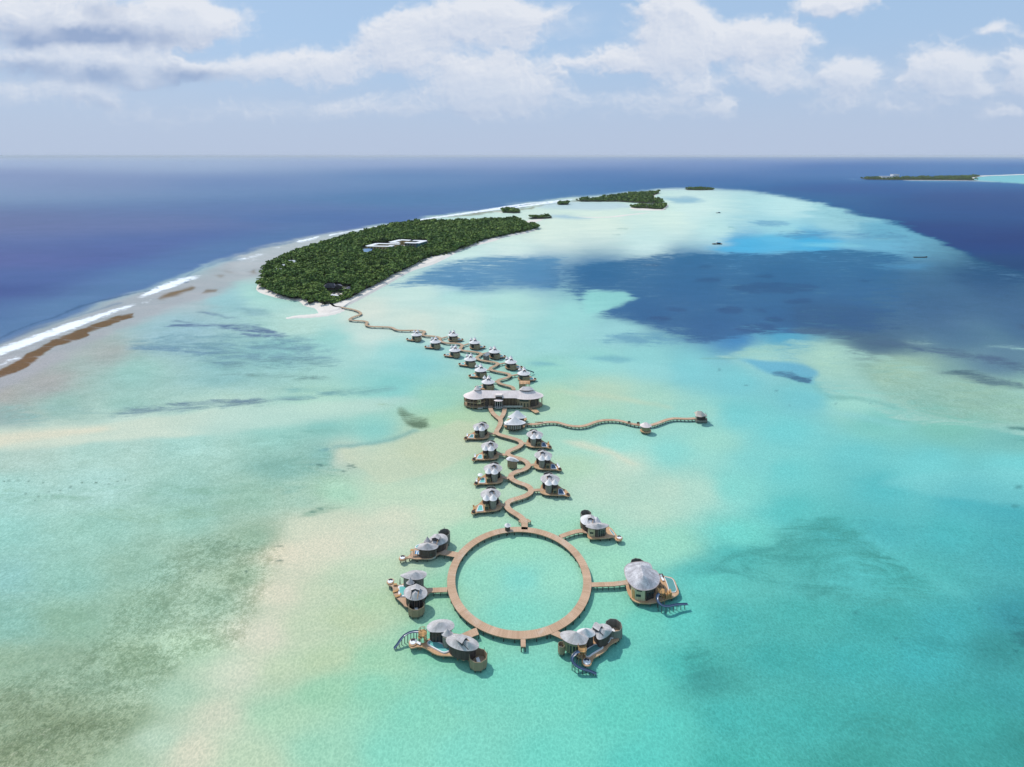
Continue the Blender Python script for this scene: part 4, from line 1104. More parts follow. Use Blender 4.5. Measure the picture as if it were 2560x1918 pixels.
def dormer(root, x, y, z, rz, w=2.0, l=1.8, rail=1.7, drop=.55, mat='shingle', name='sliding_roof_hatch'):
    """raised roof hatch on two rails over a dark opening"""
    mb = MB(); Mx = Matrix.Translation((x, y, z)) @ Matrix.Rotation(rz, 4, 'Z')
    def q(pts, mi): mb.face([tuple(Mx @ Vector(p)) for p in pts], [(p[0], p[1]) for p in pts], mi)
    h0, h1, t = .38, .95, .1
    for s in (1, -1):
        q([(0, -l / 2, h1), (s * w / 2, -l / 2, h0), (s * w / 2, l / 2, h0), (0, l / 2, h1)], 0)
        q([(0, -l / 2, h1 - t), (s * w / 2, -l / 2, h0 - t), (s * w / 2, l / 2, h0 - t), (0, l / 2, h1 - t)], 1)
        q([(0, -l / 2, h1), (s * w / 2, -l / 2, h0), (s * w / 2, -l / 2, h0 - t), (0, -l / 2, h1 - t)], 1)
        q([(s * w / 2, -l / 2, h0), (s * w / 2, l / 2, h0), (s * w / 2, l / 2, h0 - t), (s * w / 2, -l / 2, h0 - t)], 1)
    wi = w * .42
    q([(-wi, -l / 2 + .1, -.5), (wi, -l / 2 + .1, -.5), (wi, -l / 2 + .1, h0), (0, -l / 2 + .1, h1 - .15), (-wi, -l / 2 + .1, h0)], 1)
    for s in (1, -1):
        q([(s * wi, -l / 2 + .1, -.5), (s * wi, l / 2, -.5), (s * wi, l / 2, h0), (s * wi, -l / 2 + .1, h0)], 1)
    d = mb.build(name, [M[mat], M['metal_dark']], root)
    for s in (1, -1):
        mb = MB(); p0 = Mx @ Vector((s * wi * .9, -l / 2, .14)); p1 = Mx @ Vector((s * wi * .9, -l / 2 - rail, .14 - drop))
        mb.tube([p0, p1], .11, 6); mb.build('rail', M['orange_wood'] if s > 0 else M['metal_dark'], d)
    return d
def railing(root, pts, z, h=.9, mat='beam_tan', closed=False):
    if len(pts) < 2: return
    P = [Vector((p[0], p[1], z + h)) for p in pts]
    if closed: P.append(P[0])
    mb = MB(); mb.tube(P, .05, 5)
    for p in P: mb.tube([(p.x, p.y, z), (p.x, p.y, z + h)], .045, 5)
    return mb.build('railing', M[mat], root)
def daybed(k, x, y, z, r, label):
    p = W(k, x, y, z)
    t = thing('round_daybed', (p.x, p.y, z), label, 'daybed', 'round daybeds on the deck ends')
    mb = MB(); mb.prism(ell(p.x, p.y, r * 1.12, r * 1.12, 28), z + .004, z + .30); mb.build('base', M['deck_orange'], t)
    mb = MB(); mb.prism(ell(p.x, p.y, r * .86, r * .80, 28), z + .304, z + .46); mb.build('mattress', M['fabric_white'], t)
    for a in (-.75, 0, .75):
        mb = MB(); mb.box((p.x + r * .55 * math.sin(a), p.y + r * .5 * math.cos(a) * .9, z + .52), (.55, .42, .22), -a); mb.build('cushion', M['fabric_dark'], t)
    return t
def lounger(x, y, z, rz, label, mat='fabric_white'):
    t = thing('sun_lounger', (x, y, z), label, 'sun lounger', 'sun loungers on the villa decks')
    Mx = Matrix.Translation((x, y, z)) @ Matrix.Rotation(rz, 4, 'Z')
    mb = MB(); c = Mx @ Vector((0, 0, .28)); mb.box(c, (.72, 1.5, .14), rz); mb.build('seat', M[mat], t)
    mb = MB(); a = [Mx @ Vector(v) for v in ((-.36, .75, .30), (.36, .75, .30), (.36, 1.25, .75), (-.36, 1.25, .75))]
    b = [v + Vector((0, 0, .1)) for v in a]
    mb.face(a[::-1]); mb.face(b)
    mb.quad_strip(a, b); mb.build('backrest', M[mat], t)
    mb = MB()
    for sx in (-.3, .3):
        for sy in (-.65, .65):
            p = Mx @ Vector((sx, sy, 0)); mb.box((p.x, p.y, z + .11), (.08, .08, .2), rz)
    mb.build('frame', M['orange_wood'], t)
    return t
def water_slide(k, path, label, tower, rad=.46):
    """path: (x, y, z) surveyed points from the top"""
    P3 = [W(k, x, y, z) for x, y, z in path]
    zs = [p[2] for p in path]
    C = smooth_poly([(p.x, p.y) for p in P3], 60, False)
    # height along the run
    cum = [0.0]
    for a, b in zip(P3, P3[1:]): cum.append(cum[-1] + (Vector((b.x - a.x, b.y - a.y))).length)
    pts = []
    for i, c in enumerate(C):
        s = cum[-1] * i / 59
        pts.append(Vector((c.x, c.y, float(np.interp(s, cum, zs)))))
    base = P3[0]
    root = thing('water_slide', (base.x, base.y, 0), label, 'water slide', 'blue water slides')
    def profile(r):
        rows = []
        for i, p in enumerate(pts):
            t = (pts[min(i + 1, 59)] - pts[max(i - 1, 0)]); t.z = 0; t.normalize()
            n = Vector((t.y, -t.x, 0))
            rows.append([p + n * (r * math.cos(a)) + Vector((0, 0, r * .75 * math.sin(a))) for a in [math.pi + math.pi * j / 10 for j in range(11)]])
        return rows
    o = profile(rad); inn = profile(rad - .12)
    mb = MB()
    for A, B in zip(o, o[1:]):
        for j in range(10): mb.face([A[j], B[j], B[j + 1], A[j + 1]])
    for A, B, A2, B2 in zip(o, o[1:], inn, inn[1:]):
        mb.face([A[0], B[0], B2[0], A2[0]]); mb.face([A[10], B[10], B2[10], A2[10]])
    mb.build('chute', M['slide'], root, smooth=False)
    mb = MB()
    for A, B in zip(inn, inn[1:]):
        for j in range(10): mb.face([A[j], A[j + 1], B[j + 1], B[j]])
    mb.build('channel', M['slide_in'], root, smooth=True)
    for i in range(6, 60, 6):
        p = pts[i]; add_post(root, p.x, p.y, -1.2, p.z - rad * .72, .11, 'stilt')
    # stair tower
    tx, ty, tz = tower
    q = W(k, tx, ty, 1.5)
    tw = bpy.data.objects.new('stair_tower', None); COL.objects.link(tw); tw.parent = root
    tw['org'] = root['org']
    mb = MB(); mb.prism(ell(q.x, q.y, 1.35, 1.35, 8, .3), tz - .2, tz); mb.build('platform', M['orange_wood'], tw)
    for i in range(6):
        a = .3 + i * math.pi / 3
        add_post(tw, q.x + 1.2 * math.cos(a), q.y + 1.2 * math.sin(a), -1, tz + .9, .09, 'stilt_tan')
    mb = MB()
    for i in range(14):
        a = i * .42; zz = 1.5 + (tz - 1.7) * i / 13
        mb.box((q.x + .95 * math.cos(a), q.y + .95 * math.sin(a), zz), (.95, .34, .10), a)
    mb.build('spiral_steps', M['orange_wood'], tw)
    mb = MB(); rp = ell(q.x, q.y, 1.3, 1.3, 9, .9)[:8]
    for hh in (.45, .9): mb.tube([(p.x, p.y, tz + hh) for p in rp], .05, 5)
    mb.build('rail', M['orange_wood'], tw)
    return root

# ---------------- lower left villa with the slide
def villa_lower_left():
    k = 'z1'
    t = root_at(k, 1150, 960, 'lower left ring villa with three grey roofs and a blue slide at its left end')
    dk = deckk(t, k, [(500, 930), (545, 985), (620, 965), (720, 970), (800, 1010), (880, 1060), (960, 1092), (1060, 1100), (1200, 1108), (1280, 1135), (1345, 1165), (1375, 1140), (1470, 1120), (1520, 1040), (1480, 900), (1380, 800), (1200, 760), (1000, 780), (860, 820), (790, 850), (740, 900), (650, 900), (600, 870), (530, 880)], 1.5, mat='deck_orange')
    stilts(t, inset(dk, .6), 1.2, .17, 5, 'stilt_tan')
    _, o1 = roofk(t, k, [(780, 650), (785, 700), (830, 736), (920, 744), (1005, 742), (1105, 728), (1180, 690), (1205, 640), (1180, 585), (1110, 548), (1010, 540), (890, 560), (815, 605)], [(960, 596), (1020, 590)], 5.2, 6.6, 'shingle')
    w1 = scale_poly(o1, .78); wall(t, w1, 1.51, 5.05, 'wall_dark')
    conek(t, k, 1096, 766, 92, 48, 4.7, 6.2, mat='shingle')
    c = W(k, 1096, 776, 4.6); wall(t, ell(c.x, c.y, 1.5, 1.5, 16), 1.51, 4.62, 'wall_grey', 'wall')
    _, o2 = roofk(t, k, [(1070, 865), (1090, 815), (1185, 770), (1280, 772), (1420, 800), (1540, 868), (1582, 935), (1565, 985), (1490, 1022), (1370, 1030), (1250, 1008), (1140, 958), (1085, 905)], [(1250, 838), (1420, 890)], 4.7, 6.4, 'shingle')
    wall(t, scale_poly(o2, .80), 1.51, 4.55, 'wall_dark')
    d = W(k, 1320, 850, 6.15); dormer(t, d.x, d.y, 5.95, R(-125) + math.pi, 2.6, 2.2, 2.2, .6)
    c = W(k, 1568, 1100, 3.1)
    oc = ell(c.x, c.y, 2.75, 2.45, 9, .2); enclosure(t, oc, .75, 3.2, 'wall_tan')
    stilts(t, inset(oc, .3), .75, .13)
    s = oc[0]
    for i in (0, 1, 2):
        mb = MB(); p = oc[i]; mb.tube([(p.x, p.y, 3.15), (p.x, p.y, 3.85)], .07, 6); mb.build('screen_post', M['stilt'], t)
    poolk(t, k, [(785, 905), (805, 870), (850, 855), (920, 870), (1020, 912), (1110, 952), (1140, 985), (1128, 1022), (1070, 1048), (1010, 1044), (900, 988), (815, 940)])
    p1 = W(k, 850, 770, 1.5)
    for i, (x, y, mat) in enumerate(((1345, 1090, 'wall_olive'),)):
        p = W(k, x, y, 1.5); wall(t, [(p.x - .9, p.y - .2), (p.x + .7, p.y - .5), (p.x + .9, p.y + .6), (p.x - .7, p.y + .9)], 1.51, 3.4, mat, 'side_wall')
    wp = [p for p in w1]
    for i in range(len(wp)):
        a, b = ccw(wp)[i], ccw(wp)[(i + 1) % len(wp)]
        if (a + b).y / 2 < cent(wp).y - 1 and i % 3 == 0: window(t, a, b, 1.9, 4.2, 'glass', .04, 'window')
    daybed(k, 568, 905, 1.5, 1.15, 'round white daybed at the left end of the lower left villa deck')
    q = W(k, 655, 920, 1.5); lounger(q.x, q.y, 1.5, 1.1, 'lounger beside the round daybed on the lower left villa deck')
    water_slide(k, [(705, 742, 3.9), (640, 728, 3.7), (570, 728, 3.4), (500, 748, 3.0), (430, 790, 2.5), (378, 850, 1.9), (335, 915, 1.3), (278, 985, .55)], 'blue water slide curving left from the lower left villa into the shallows', (715, 870, 3.9))
villa_lower_left()

def villa_lower_right():
    k = 'z2'
    t = root_at(k, 760, 830, 'lower right ring villa, grey roofs in a row, slide at its near end')
    dk = deckk(t, k, [(640, 1090), (690, 1110), (745, 1090), (785, 1060), (795, 1022), (850, 995), (955, 925), (1010, 855), (1070, 812), (1125, 785), (1145, 750), (1090, 690), (960, 640), (700, 690), (480, 760), (400, 850), (470, 940), (600, 1010), (660, 1050)], 1.5, mat='deck_orange')
    stilts(t, inset(dk, .6), 1.2, .17, 5, 'stilt')
    _, o1 = roofk(t, k, [(330, 705), (345, 668), (420, 645), (500, 645), (580, 665), (660, 700), (726, 742), (712, 785), (690, 825), (640, 840), (540, 842), (440, 812), (365, 762)], [(545, 665), (560, 668)], 4.9, 6.9, 'shingle', n=52)
    w1 = scale_poly(o1, .80); wall(t, w1, 1.51, 4.75, 'wall_olive')
    _, o3 = roofk(t, k, [(560, 668), (600, 625), (690, 608), (780, 630), (822, 680), (800, 720), (725, 742), (640, 715)], [(682, 612), (684, 613)], 5.0, 7.0, 'shingle_white', 'small_roof')
    wall(t, scale_poly(o3, .74), 1.51, 4.85, 'wall_dark')
    _, o2 = roofk(t, k, [(765, 615), (850, 560), (950, 548), (1030, 588), (1050, 635), (1030, 682), (960, 742), (862, 770), (815, 700)], [(880, 615), (960, 640)], 4.6, 6.1, 'shingle')
    wall(t, scale_poly(o2, .80), 1.51, 4.45, 'wall_dark')
    d = W(k, 850, 600, 5.7); dormer(t, d.x, d.y, 5.6, R(50), 2.4, 2.3, 1.4, .5)
    c = W(k, 1072, 572, 3.6)
    oc = ell(c.x, c.y, 2.7, 2.5, 9, .4); enclosure(t, oc, .75, 3.7, 'wall_grey'); stilts(t, inset(oc, .3), .75, .13)
    c = W(k, 352, 838, 3.0); oc = ell(c.x, c.y, 1.1, 1.1, 8, .1); enclosure(t, oc, .9, 3.1, 'wall_tan', .12); stilts(t, inset(oc, .25), .9, .1)
    c1 = ccw(w1)
    for i in range(len(c1)):
        a, b = c1[i], c1[(i + 1) % len(c1)]
        if (a + b).y / 2 < cent(c1).y - 1.2 and i % 3 != 1: window(t, a, b, 1.7, 3.9, 'glass', .04)
    poolk(t, k, [(662, 925), (720, 880), (820, 825), (880, 838), (928, 855), (922, 882), (860, 920), (790, 962), (735, 1000), (690, 1000)], water='pool_deep')
    daybed(k, 702, 1088, 1.5, 1.25, 'round white daybed at the near end of the lower right villa deck')
    q = W(k, 985, 815, 1.5); lounger(q.x, q.y, 1.5, -.9, 'pale lounger beside the pool of the lower right villa')
    q = W(k, 1060, 745, 1.5); lounger(q.x, q.y, 1.5, -.9, 'pale lounger at the far end of the lower right villa deck')
    water_slide(k, [(610, 930, 4.2), (560, 945, 4.0), (515, 985, 3.6), (497, 1035, 3.1), (515, 1085, 2.6), (570, 1135, 2.1), (650, 1172, 1.6), (740, 1198, 1.2), (836, 1240, .6)], 'blue water slide dropping right from the near end of the lower right villa', (640, 1015, 4.2))
villa_lower_right()

def villa_right():
    k = 'z4'
    t = root_at(k, 1180, 1250, 'villa right of the round boardwalk under one big mottled heart-shaped roof')
    dk = deckk(t, k, [(960, 1130), (1000, 1060), (1400, 1030), (1470, 1040), (1570, 1068), (1622, 1180), (1640, 1262), (1560, 1318), (1500, 1330), (1420, 1360), (1250, 1390), (1080, 1370), (1000, 1290), (965, 1200)], 1.5, mat='deck_orange')
    stilts(t, inset(dk, .6), 1.2, .17, 5, 'stilt')
    _, o1 = roofk(t, k, [(938, 965), (948, 918), (992, 878), (1070, 858), (1180, 852), (1258, 872), (1290, 915), (1298, 952), (1345, 968), (1388, 1028), (1396, 1082), (1370, 1152), (1305, 1202), (1200, 1222), (1090, 1202), (1010, 1140), (955, 1050)], [(1148, 905), (1185, 1030)], 5.2, 8.2, 'shingle_old', n=60, curve=1.1)
    mb = MB(); ring = [(p.x, p.y, 5.17) for p in inset(o1, -.03)]
    mb.tube(ring + [ring[0]], .12, 6); mb.build('roof_edge', M['roof_edge'], t)
    c = W(k, 1165, 1260, 3); w1 = scale_poly(resample(o1, 11), .80)
    wall(t, w1, .85, 5.0, 'wall_dark')
    f = WL(k, [(1062, 1372), (1195, 1388), (1210, 1386)], .85)
    bay = xy(k, [(1035, 1340), (1075, 1372), (1190, 1388), (1207, 1384)], .85)
    bb = bay + [bay[3] + Vector((0, 3)), bay[0] + Vector((.3, 3))]
    wall(t, bb, .85, 4.9, 'wall_cream', 'front_wall')
    a, b = bay[1], bay[2]; dd = (b - a)
    window(t, a + dd * .10, a + dd * .66, 2.75, 3.5, 'glass', .04, 'window')
    window(t, a + dd * .2, a + dd * .8, 4.55, 4.85, 'glass', .04, 'window')
    e0, e1 = bay[0], bay[1]
    window(t, e0.lerp(e1, .1), e0.lerp(e1, .9), 1.2, 4.4, 'orange_wood', .04, 'wall_panel')  # orange panel paints the sunlit tone of the bay's left face
    p = xy(k, [(1215, 1384), (1320, 1345)], .85)
    wall(t, [p[0], p[1], p[1] + Vector((0, 2)), p[0] + Vector((0, 2))], .85, 4.6, 'wall_dark', 'side_wall')
    for q in (.12, .42, .72):
        window(t, p[0].lerp(p[1], q), p[0].lerp(p[1], q + .2), 1.3, 3.8, 'glass', .05)
    c = W(k, 1110, 872, 4.6); oc = ell(c.x, c.y, 2.6, 2.4, 9, .3); enclosure(t, oc, .75, 4.75, 'wall_grey'); stilts(t, inset(oc, .3), .75, .13)
    poolk(t, k, [(1450, 1046), (1500, 1052), (1562, 1075), (1592, 1140), (1612, 1205), (1600, 1240), (1560, 1246), (1520, 1240), (1495, 1160), (1470, 1090)], water='pool_deep', rim=.16, h=.2)
    p = W(k, 1412, 1042, 1.5); mb = MB(); mb.box((p.x, p.y, 1.85), (1.4, .8, .7)); mb.build('bar_counter', M['beam'], t)
    dkb = xy(k, [(1395, 1100), (1450, 1180), (1480, 1260), (1470, 1330), (1390, 1300), (1360, 1200)], 1.53)
    mb = MB(); mb.prism(dkb, 1.505, 1.53); mb.build('roof_shadow_sheet', M['beam'], t)  # thin dark sheet painting the roof's shadow onto the deck
    q = W(k, 1505, 1305, 1.5)
    for i in range(3):
        mb = MB(); mb.box((q.x + (i - 1) * .75, q.y, 2.0 + .25 * i), (.5, 1.6, 1.0 + .5 * i)); mb.build('timber_screen', M['orange_wood'], t)
    lab = []
    q = W(k, 1425, 1068, 1.5); lounger(q.x, q.y - .6, 1.5, .2, 'lounger on the deck beside the pool of the big mottled-roof villa')
    water_slide(k, [(1395, 1262, 4.0), (1368, 1285, 3.8), (1364, 1335, 3.4), (1388, 1385, 3.0), (1440, 1418, 2.7), (1515, 1422, 2.4), (1600, 1405, 2.1), (1690, 1398, 1.9), (1760, 1396, 1.7)], 'blue water slide bending right beside the big mottled-roof villa', (1415, 1320, 4.0))
villa_right()

def villa_upper_left():
    k = 'z3'
    t = root_at(k, 1000, 560, 'upper left ring villa with a pale wall under its round grey roof')
    dk = deckk(t, k, [(490, 615), (520, 650), (585, 640), (625, 612), (690, 610), (760, 622), (850, 620), (1000, 610), (1130, 545), (1240, 490), (1270, 380), (1180, 300), (1000, 330), (800, 390), (740, 450), (690, 520), (645, 572), (600, 590), (530, 592)], 1.5, mat='deck')
    stilts(t, inset(dk, .6), 1.2, .17, 5)
    _, o2 = roofk(t, k, [(960, 330), (1000, 268), (1085, 226), (1180, 218), (1248, 250), (1272, 302), (1255, 350), (1195, 385), (1120, 410), (1000, 405)], [(1085, 268), (1170, 290)], 4.5, 6.2, 'shingle')
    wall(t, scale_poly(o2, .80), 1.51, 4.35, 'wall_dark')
    conek(t, k, 946, 338, 58, 26, 5.0, 6.9, mat='shingle')
    c = W(k, 946, 345, 4.9); wall(t, ell(c.x, c.y, .95, .95, 14), 1.51, 4.95, 'wall_dark')
    d = W(k, 1085, 280, 6.1); dormer(t, d.x, d.y, 5.9, R(-12), 3.0, 2.2, 1.5, .5)
    _, o1 = roofk(t, k, [(778, 450), (800, 408), (870, 368), (960, 352), (1060, 366), (1120, 402), (1112, 440), (1060, 470), (960, 486), (860, 480), (795, 468)], [(945, 372), (946, 372)], 4.7, 6.4, 'shingle')
    c = W(k, 990, 500, 4.0)
    w1 = scale_poly(o1, .80)
    wall(t, w1, 1.51, 4.55, 'wall_dark')
    f = xy(k, [(850, 615), (900, 636), (945, 640), (1000, 634), (1050, 622), (1085, 600)], .8)
    wall(t, f + [f[-1] + Vector((-.3, 2.6)), f[0] + Vector((.4, 2.6))], .8, 4.5, 'wall_pale', 'front_wall')
    window(t, f[3].lerp(f[2], .35), f[3].lerp(f[4], .55), 2.25, 2.9, 'glass', .12)
    window(t, f[0].lerp(f[1], .1), f[0].lerp(f[1], .85), 1.3, 4.2, 'glass', .05)
    c = W(k, 1215, 228, 3.9); oc = ell(c.x, c.y, 2.3, 2.3, 9, .3); enclosure(t, oc, .75, 4.6, 'wall_grey'); stilts(t, inset(oc, .3), .75, .13)
    for i in (2, 4):
        mb = MB(); mb.tube([(oc[i].x, oc[i].y, 4.5), (oc[i].x, oc[i].y, 5.2)], .07, 6); mb.build('screen_post', M['stilt'], t)
    poolk(t, k, [(752, 440), (765, 405), (830, 380), (900, 385), (880, 430), (790, 450)])
    # little orange canopy on posts, blue and white sunshade
    q = W(k, 705, 560, 1.5)
    cn = thing('canopy', (q.x, q.y, 1.5), 'orange timber shade on thin posts on the deck of the upper left ring villa', 'canopy')
    mb = MB(); mb.box((q.x, q.y, 3.35), (1.35, 1.0, .12)); mb.build('top', M['orange_wood'], cn)
    for sx in (-.55, .55):
        for sy in (-.4, .4): add_post(cn, q.x + sx, q.y + sy, 1.5, 3.3, .045, 'stilt_tan')
    q = W(k, 785, 560, 1.5)
    cn = thing('sunshade', (q.x, q.y, 1.5), 'blue and white striped sunshade beside the pale curved wall', 'sunshade')
    for i in range(4):
        mb = MB(); mb.box((q.x - .6 + .42 * i, q.y, 2.55 - .05 * i), (.42, 1.7, .06), 0, 0, .15); mb.build('cloth_panel', M['fabric_blue'] if i % 2 == 0 else M['fabric_white'], cn)
    for sx in (-.75, .75): add_post(cn, q.x + sx, q.y, 1.5, 2.5, .05, 'stilt')
    daybed(k, 550, 612, 1.5, 1.1, 'round white daybed at the far left end of the upper left ring villa')
villa_upper_left()

def villa_left():
    k = 'z3'
    t = root_at(k, 760, 1240, 'left ring villa with two broad round grey roofs and a tiny cone between')
    dk = deckk(t, k, [(310, 1000), (330, 1040), (385, 1060), (400, 1110), (402, 1170), (440, 1225), (520, 1300), (562, 1340), (588, 1375), (650, 1380), (700, 1360), (960, 1180), (985, 1110), (900, 1060), (850, 990), (620, 1010), (560, 1010), (500, 1040), (455, 1022), (405, 1025), (410, 985), (360, 968)], 1.5, mat='deck')
    stilts(t, inset(dk, .6), 1.2, .17, 5)
    _, o1 = roofk(t, k, [(512, 880), (560, 918), (640, 942), (760, 957), (850, 942), (912, 910), (938, 862), (912, 825), (850, 805), (770, 798), (680, 808), (600, 842)], [(750, 832), (760, 832)], 5.4, 7.0, 'shingle')
    wall(t, scale_poly(o1, .76), 1.51, 5.25, 'wall_grey')
    conek(t, k, 674, 1000, 66, 34, 4.8, 6.6, mat='shingle')
    c = W(k, 674, 1004, 4.7); wall(t, ell(c.x, c.y, 1.1, 1.1, 16), 1.51, 4.72, 'wall_dark')
    _, o2 = roofk(t, k, [(568, 1165), (585, 1105), (650, 1055), (750, 1035), (860, 1055), (928, 1105), (946, 1170), (920, 1225), (850, 1268), (757, 1286), (665, 1272), (590, 1225)], [(755, 1105), (757, 1150)], 4.7, 6.5, 'shingle')
    w2 = scale_poly(o2, .80); wall(t, w2, 1.51, 4.55, 'wall_dark')
    d = W(k, 760, 1085, 6.4); dormer(t, d.x, d.y, 6.05, 0, 3.0, 2.2, 2.1, .75)
    c = W(k, 770, 1360, 3.0); oc = ell(c.x, c.y, 2.75, 2.2, 9, -math.pi / 2 + .35); enclosure(t, oc, .8, 3.15, 'wall_tan'); stilts(t, inset(oc, .3), .8, .13)
    c2 = ccw(w2)
    for i in range(len(c2)):
        a, b = c2[i], c2[(i + 1) % len(c2)]
        if (a + b).y / 2 < cent(c2).y - 1.4 and i % 2 == 0: window(t, a, b, 1.8, 4.2, 'glass', .04)
    poolk(t, k, [(478, 1070), (500, 1045), (560, 1040), (630, 1045), (640, 1100), (630, 1200), (560, 1215), (495, 1200), (482, 1140)], rim=.5)
    q = W(k, 432, 1045, 1.5)
    cn = thing('side_table', (q.x, q.y, 1.5), 'small orange timber table near the round daybed of the left ring villa', 'table')
    mb = MB(); mb.box((q.x, q.y, 1.95), (1.2, .75, .1)); mb.build('tabletop', M['orange_wood'], cn)
    for sx in (-.5, .5):
        for sy in (-.28, .28): add_post(cn, q.x + sx, q.y + sy, 1.5, 1.9, .05, 'stilt_tan', 'leg')
    q = W(k, 510, 1020, 1.5)
    mb = MB(); mb.tube([(q.x, q.y, 1.5), (q.x, q.y, 3.7)], [.22, .03], 8)
    o = mb.build('closed_parasol', M['metal_dark'], None, (q.x, q.y, 1.5)); tag(o, 'dark folded parasol standing behind the pool of the left ring villa', 'parasol')
    daybed(k, 357, 990, 1.5, 1.15, 'round white daybed at the left tip of the left ring villa deck')
    for i, (x, y) in enumerate(((430, 1150), (470, 1225))):
        q = W(k, x, y, 1.5); lounger(q.x, q.y, 1.5, -1.2, ['far', 'near'][i] + ' lounger left of the white-rimmed pool of the left ring villa', 'orange_wood')
villa_left()

def villa_upper_right():
    k = 'z4'
    t = root_at(k, 580, 500, 'upper right ring villa with a cream front wall and a bleached cone')
    dk = deckk(t, k, [(380, 430), (450, 440), (470, 545), (590, 552), (720, 545), (800, 535), (830, 575), (890, 580), (915, 550), (900, 525), (850, 520), (825, 490), (780, 430), (730, 395), (600, 330), (420, 320)], 1.5, mat='deck_orange')
    stilts(t, inset(dk, .6), 1.2, .17, 5)
    _, o2 = roofk(t, k, [(368, 312), (375, 272), (430, 246), (500, 244), (560, 268), (605, 302), (620, 340), (540, 372), (430, 376), (380, 345)], [(455, 275), (520, 295)], 4.5, 6.0, 'shingle_white')
    wall(t, scale_poly(o2, .80), 1.51, 4.35, 'wall_dark')
    conek(t, k, 585, 332, 50, 24, 4.9, 7.0, mat='shingle_white')
    c = W(k, 585, 336, 4.8); wall(t, ell(c.x, c.y, .95, .95, 14), 1.51, 4.85, 'wall_dark')
    d = W(k, 505, 282, 5.9); dormer(t, d.x, d.y, 5.65, R(-15), 2.5, 2.0, 1.3, .4)
    _, o1 = roofk(t, k, [(434, 388), (470, 352), (560, 340), (650, 348), (742, 376), (705, 405), (645, 425), (580, 433), (500, 422), (450, 405)], [(590, 362), (600, 362)], 4.9, 6.2, 'shingle')
    wall(t, scale_poly(o1, .72), 1.51, 4.75, 'wall_dark')
    f = xy(k, [(468, 530), (486, 548), (580, 555), (592, 552)], .8)
    wall(t, f + [f[3] + Vector((0, 2.5)), f[0] + Vector((.2, 2.5))], .8, 4.7, 'wall_cream', 'front_wall')
    window(t, f[1].lerp(f[2], .05), f[1].lerp(f[2], .52), 2.6, 3.2, 'glass', .04)
    p = xy(k, [(598, 552), (690, 535)], .9)
    wall(t, [p[0], p[1], p[1] + Vector((0, 2)), p[0] + Vector((0, 2))], .9, 4.6, 'wall_grey', 'side_wall')
    for q in (.1, .4, .7): window(t, p[0].lerp(p[1], q), p[0].lerp(p[1], q + .2), 1.4, 3.9, 'glass', .05)
    q = xy(k, [(370, 425), (412, 440)], 1.2)
    wall(t, [q[0], q[1], q[1] + Vector((0, 1.6)), q[0] + Vector((0, 1.6))], 1.51, 3.7, 'wall_tan', 'side_wall')
    c = W(k, 440, 242, 3.9); oc = ell(c.x, c.y, 2.3, 2.3, 9, .3); enclosure(t, oc, .75, 4.5, 'wall_grey'); stilts(t, inset(oc, .3), .75, .13)
    poolk(t, k, [(740, 425), (770, 440), (800, 480), (812, 505), (790, 500), (760, 460)], rim=.12, water='pool_deep', h=.2)
    daybed(k, 870, 548, 1.5, 1.05, 'round white daybed at the right tip of the upper right ring villa')
villa_upper_right()

# ------------------------------------------------------------------ repeated villas: one pattern, turned and mirrored
def villa_pattern():
    """origin at the centre of the main roof, water level; bathroom end at +y, twin towers at -y, pool deck at -x"""
    t = thing('overwater_villa', (0, 0, 0), 'x', 'villa', 'x')
    deck = smooth_poly([(-8.3, -4.6), (-8.4, -5.9), (-7.0, -6.1), (-5.6, -5.5), (-3.4, -5.5), (0, -5.3), (2.6, -4.9), (4.6, -3.2), (4.4, -.4), (3.4, 2.6), (.5, 4.2), (-2.5, 3.4), (-4.2, 1.2), (-5.4, -.4), (-6.9, -1.4), (-7.7, -3.2)], 64)
    villa_deck(t, deck)
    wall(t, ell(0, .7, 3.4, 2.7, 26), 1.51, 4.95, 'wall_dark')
    mb = MB(); mb.roof(ell(0, .6, 4.35, 3.9, 44), (-.5, .4), (.3, 1.4), 5.0, 7.0, 1.1, 6, .22, 0, 1)
    mb.build('roof', [M['shingle'], M['fascia']], t)
    dormer(t, .35, .35, 6.35, R(8), 2.4, 1.5, .9, .35, 'shingle')
    wall(t, ell(.8, -2.95, 1.5, 1.5, 14), .85, 5.05, 'wall_grey', 'tower')
    cone(t, .85, -2.85, 1.75, 1.75, 5.15, 6.9, curve=1.1)
    villa_bay(t)
    wall(t, [(-2.6, -2.9), (-1.0, -2.9), (-1.0, -1.2), (-2.6, -1.2)], 1.51, 4.8, 'wall_dark', 'inner_wall')
    cone(t, -1.9, -2.7, 1.6, 1.6, 5.2, 7.0, curve=1.1)
    e = enclosure(t, ell(.5, 4.9, 2.3, 2.1, 9, .35), .8, 4.6, 'wall_grey', .2); stilts(t, ell(.5, 4.9, 1.9, 1.8, 7), .8, .12)
    for x in (2.55, 3.25):
        window(t, (x - .55, -1.95 + (x - 2.5) * 1.2), (x, -1.55 + (x - 2.5) * 1.2), 1.7, 4.0, 'glass', .25)
    villa_pool(t, 1)
    return t
def villa_deck(t, deck):
    mb = MB(); mb.prism(deck, 1.2, 1.5); mb.build('deck', M['deck_orange'], t)
    mb = MB(); mb.prism(inset(deck, .35), .95, 1.196); mb.build('joist', M['beam'], t)
    stilts(t, inset(deck, .6), .95, .16, 6)
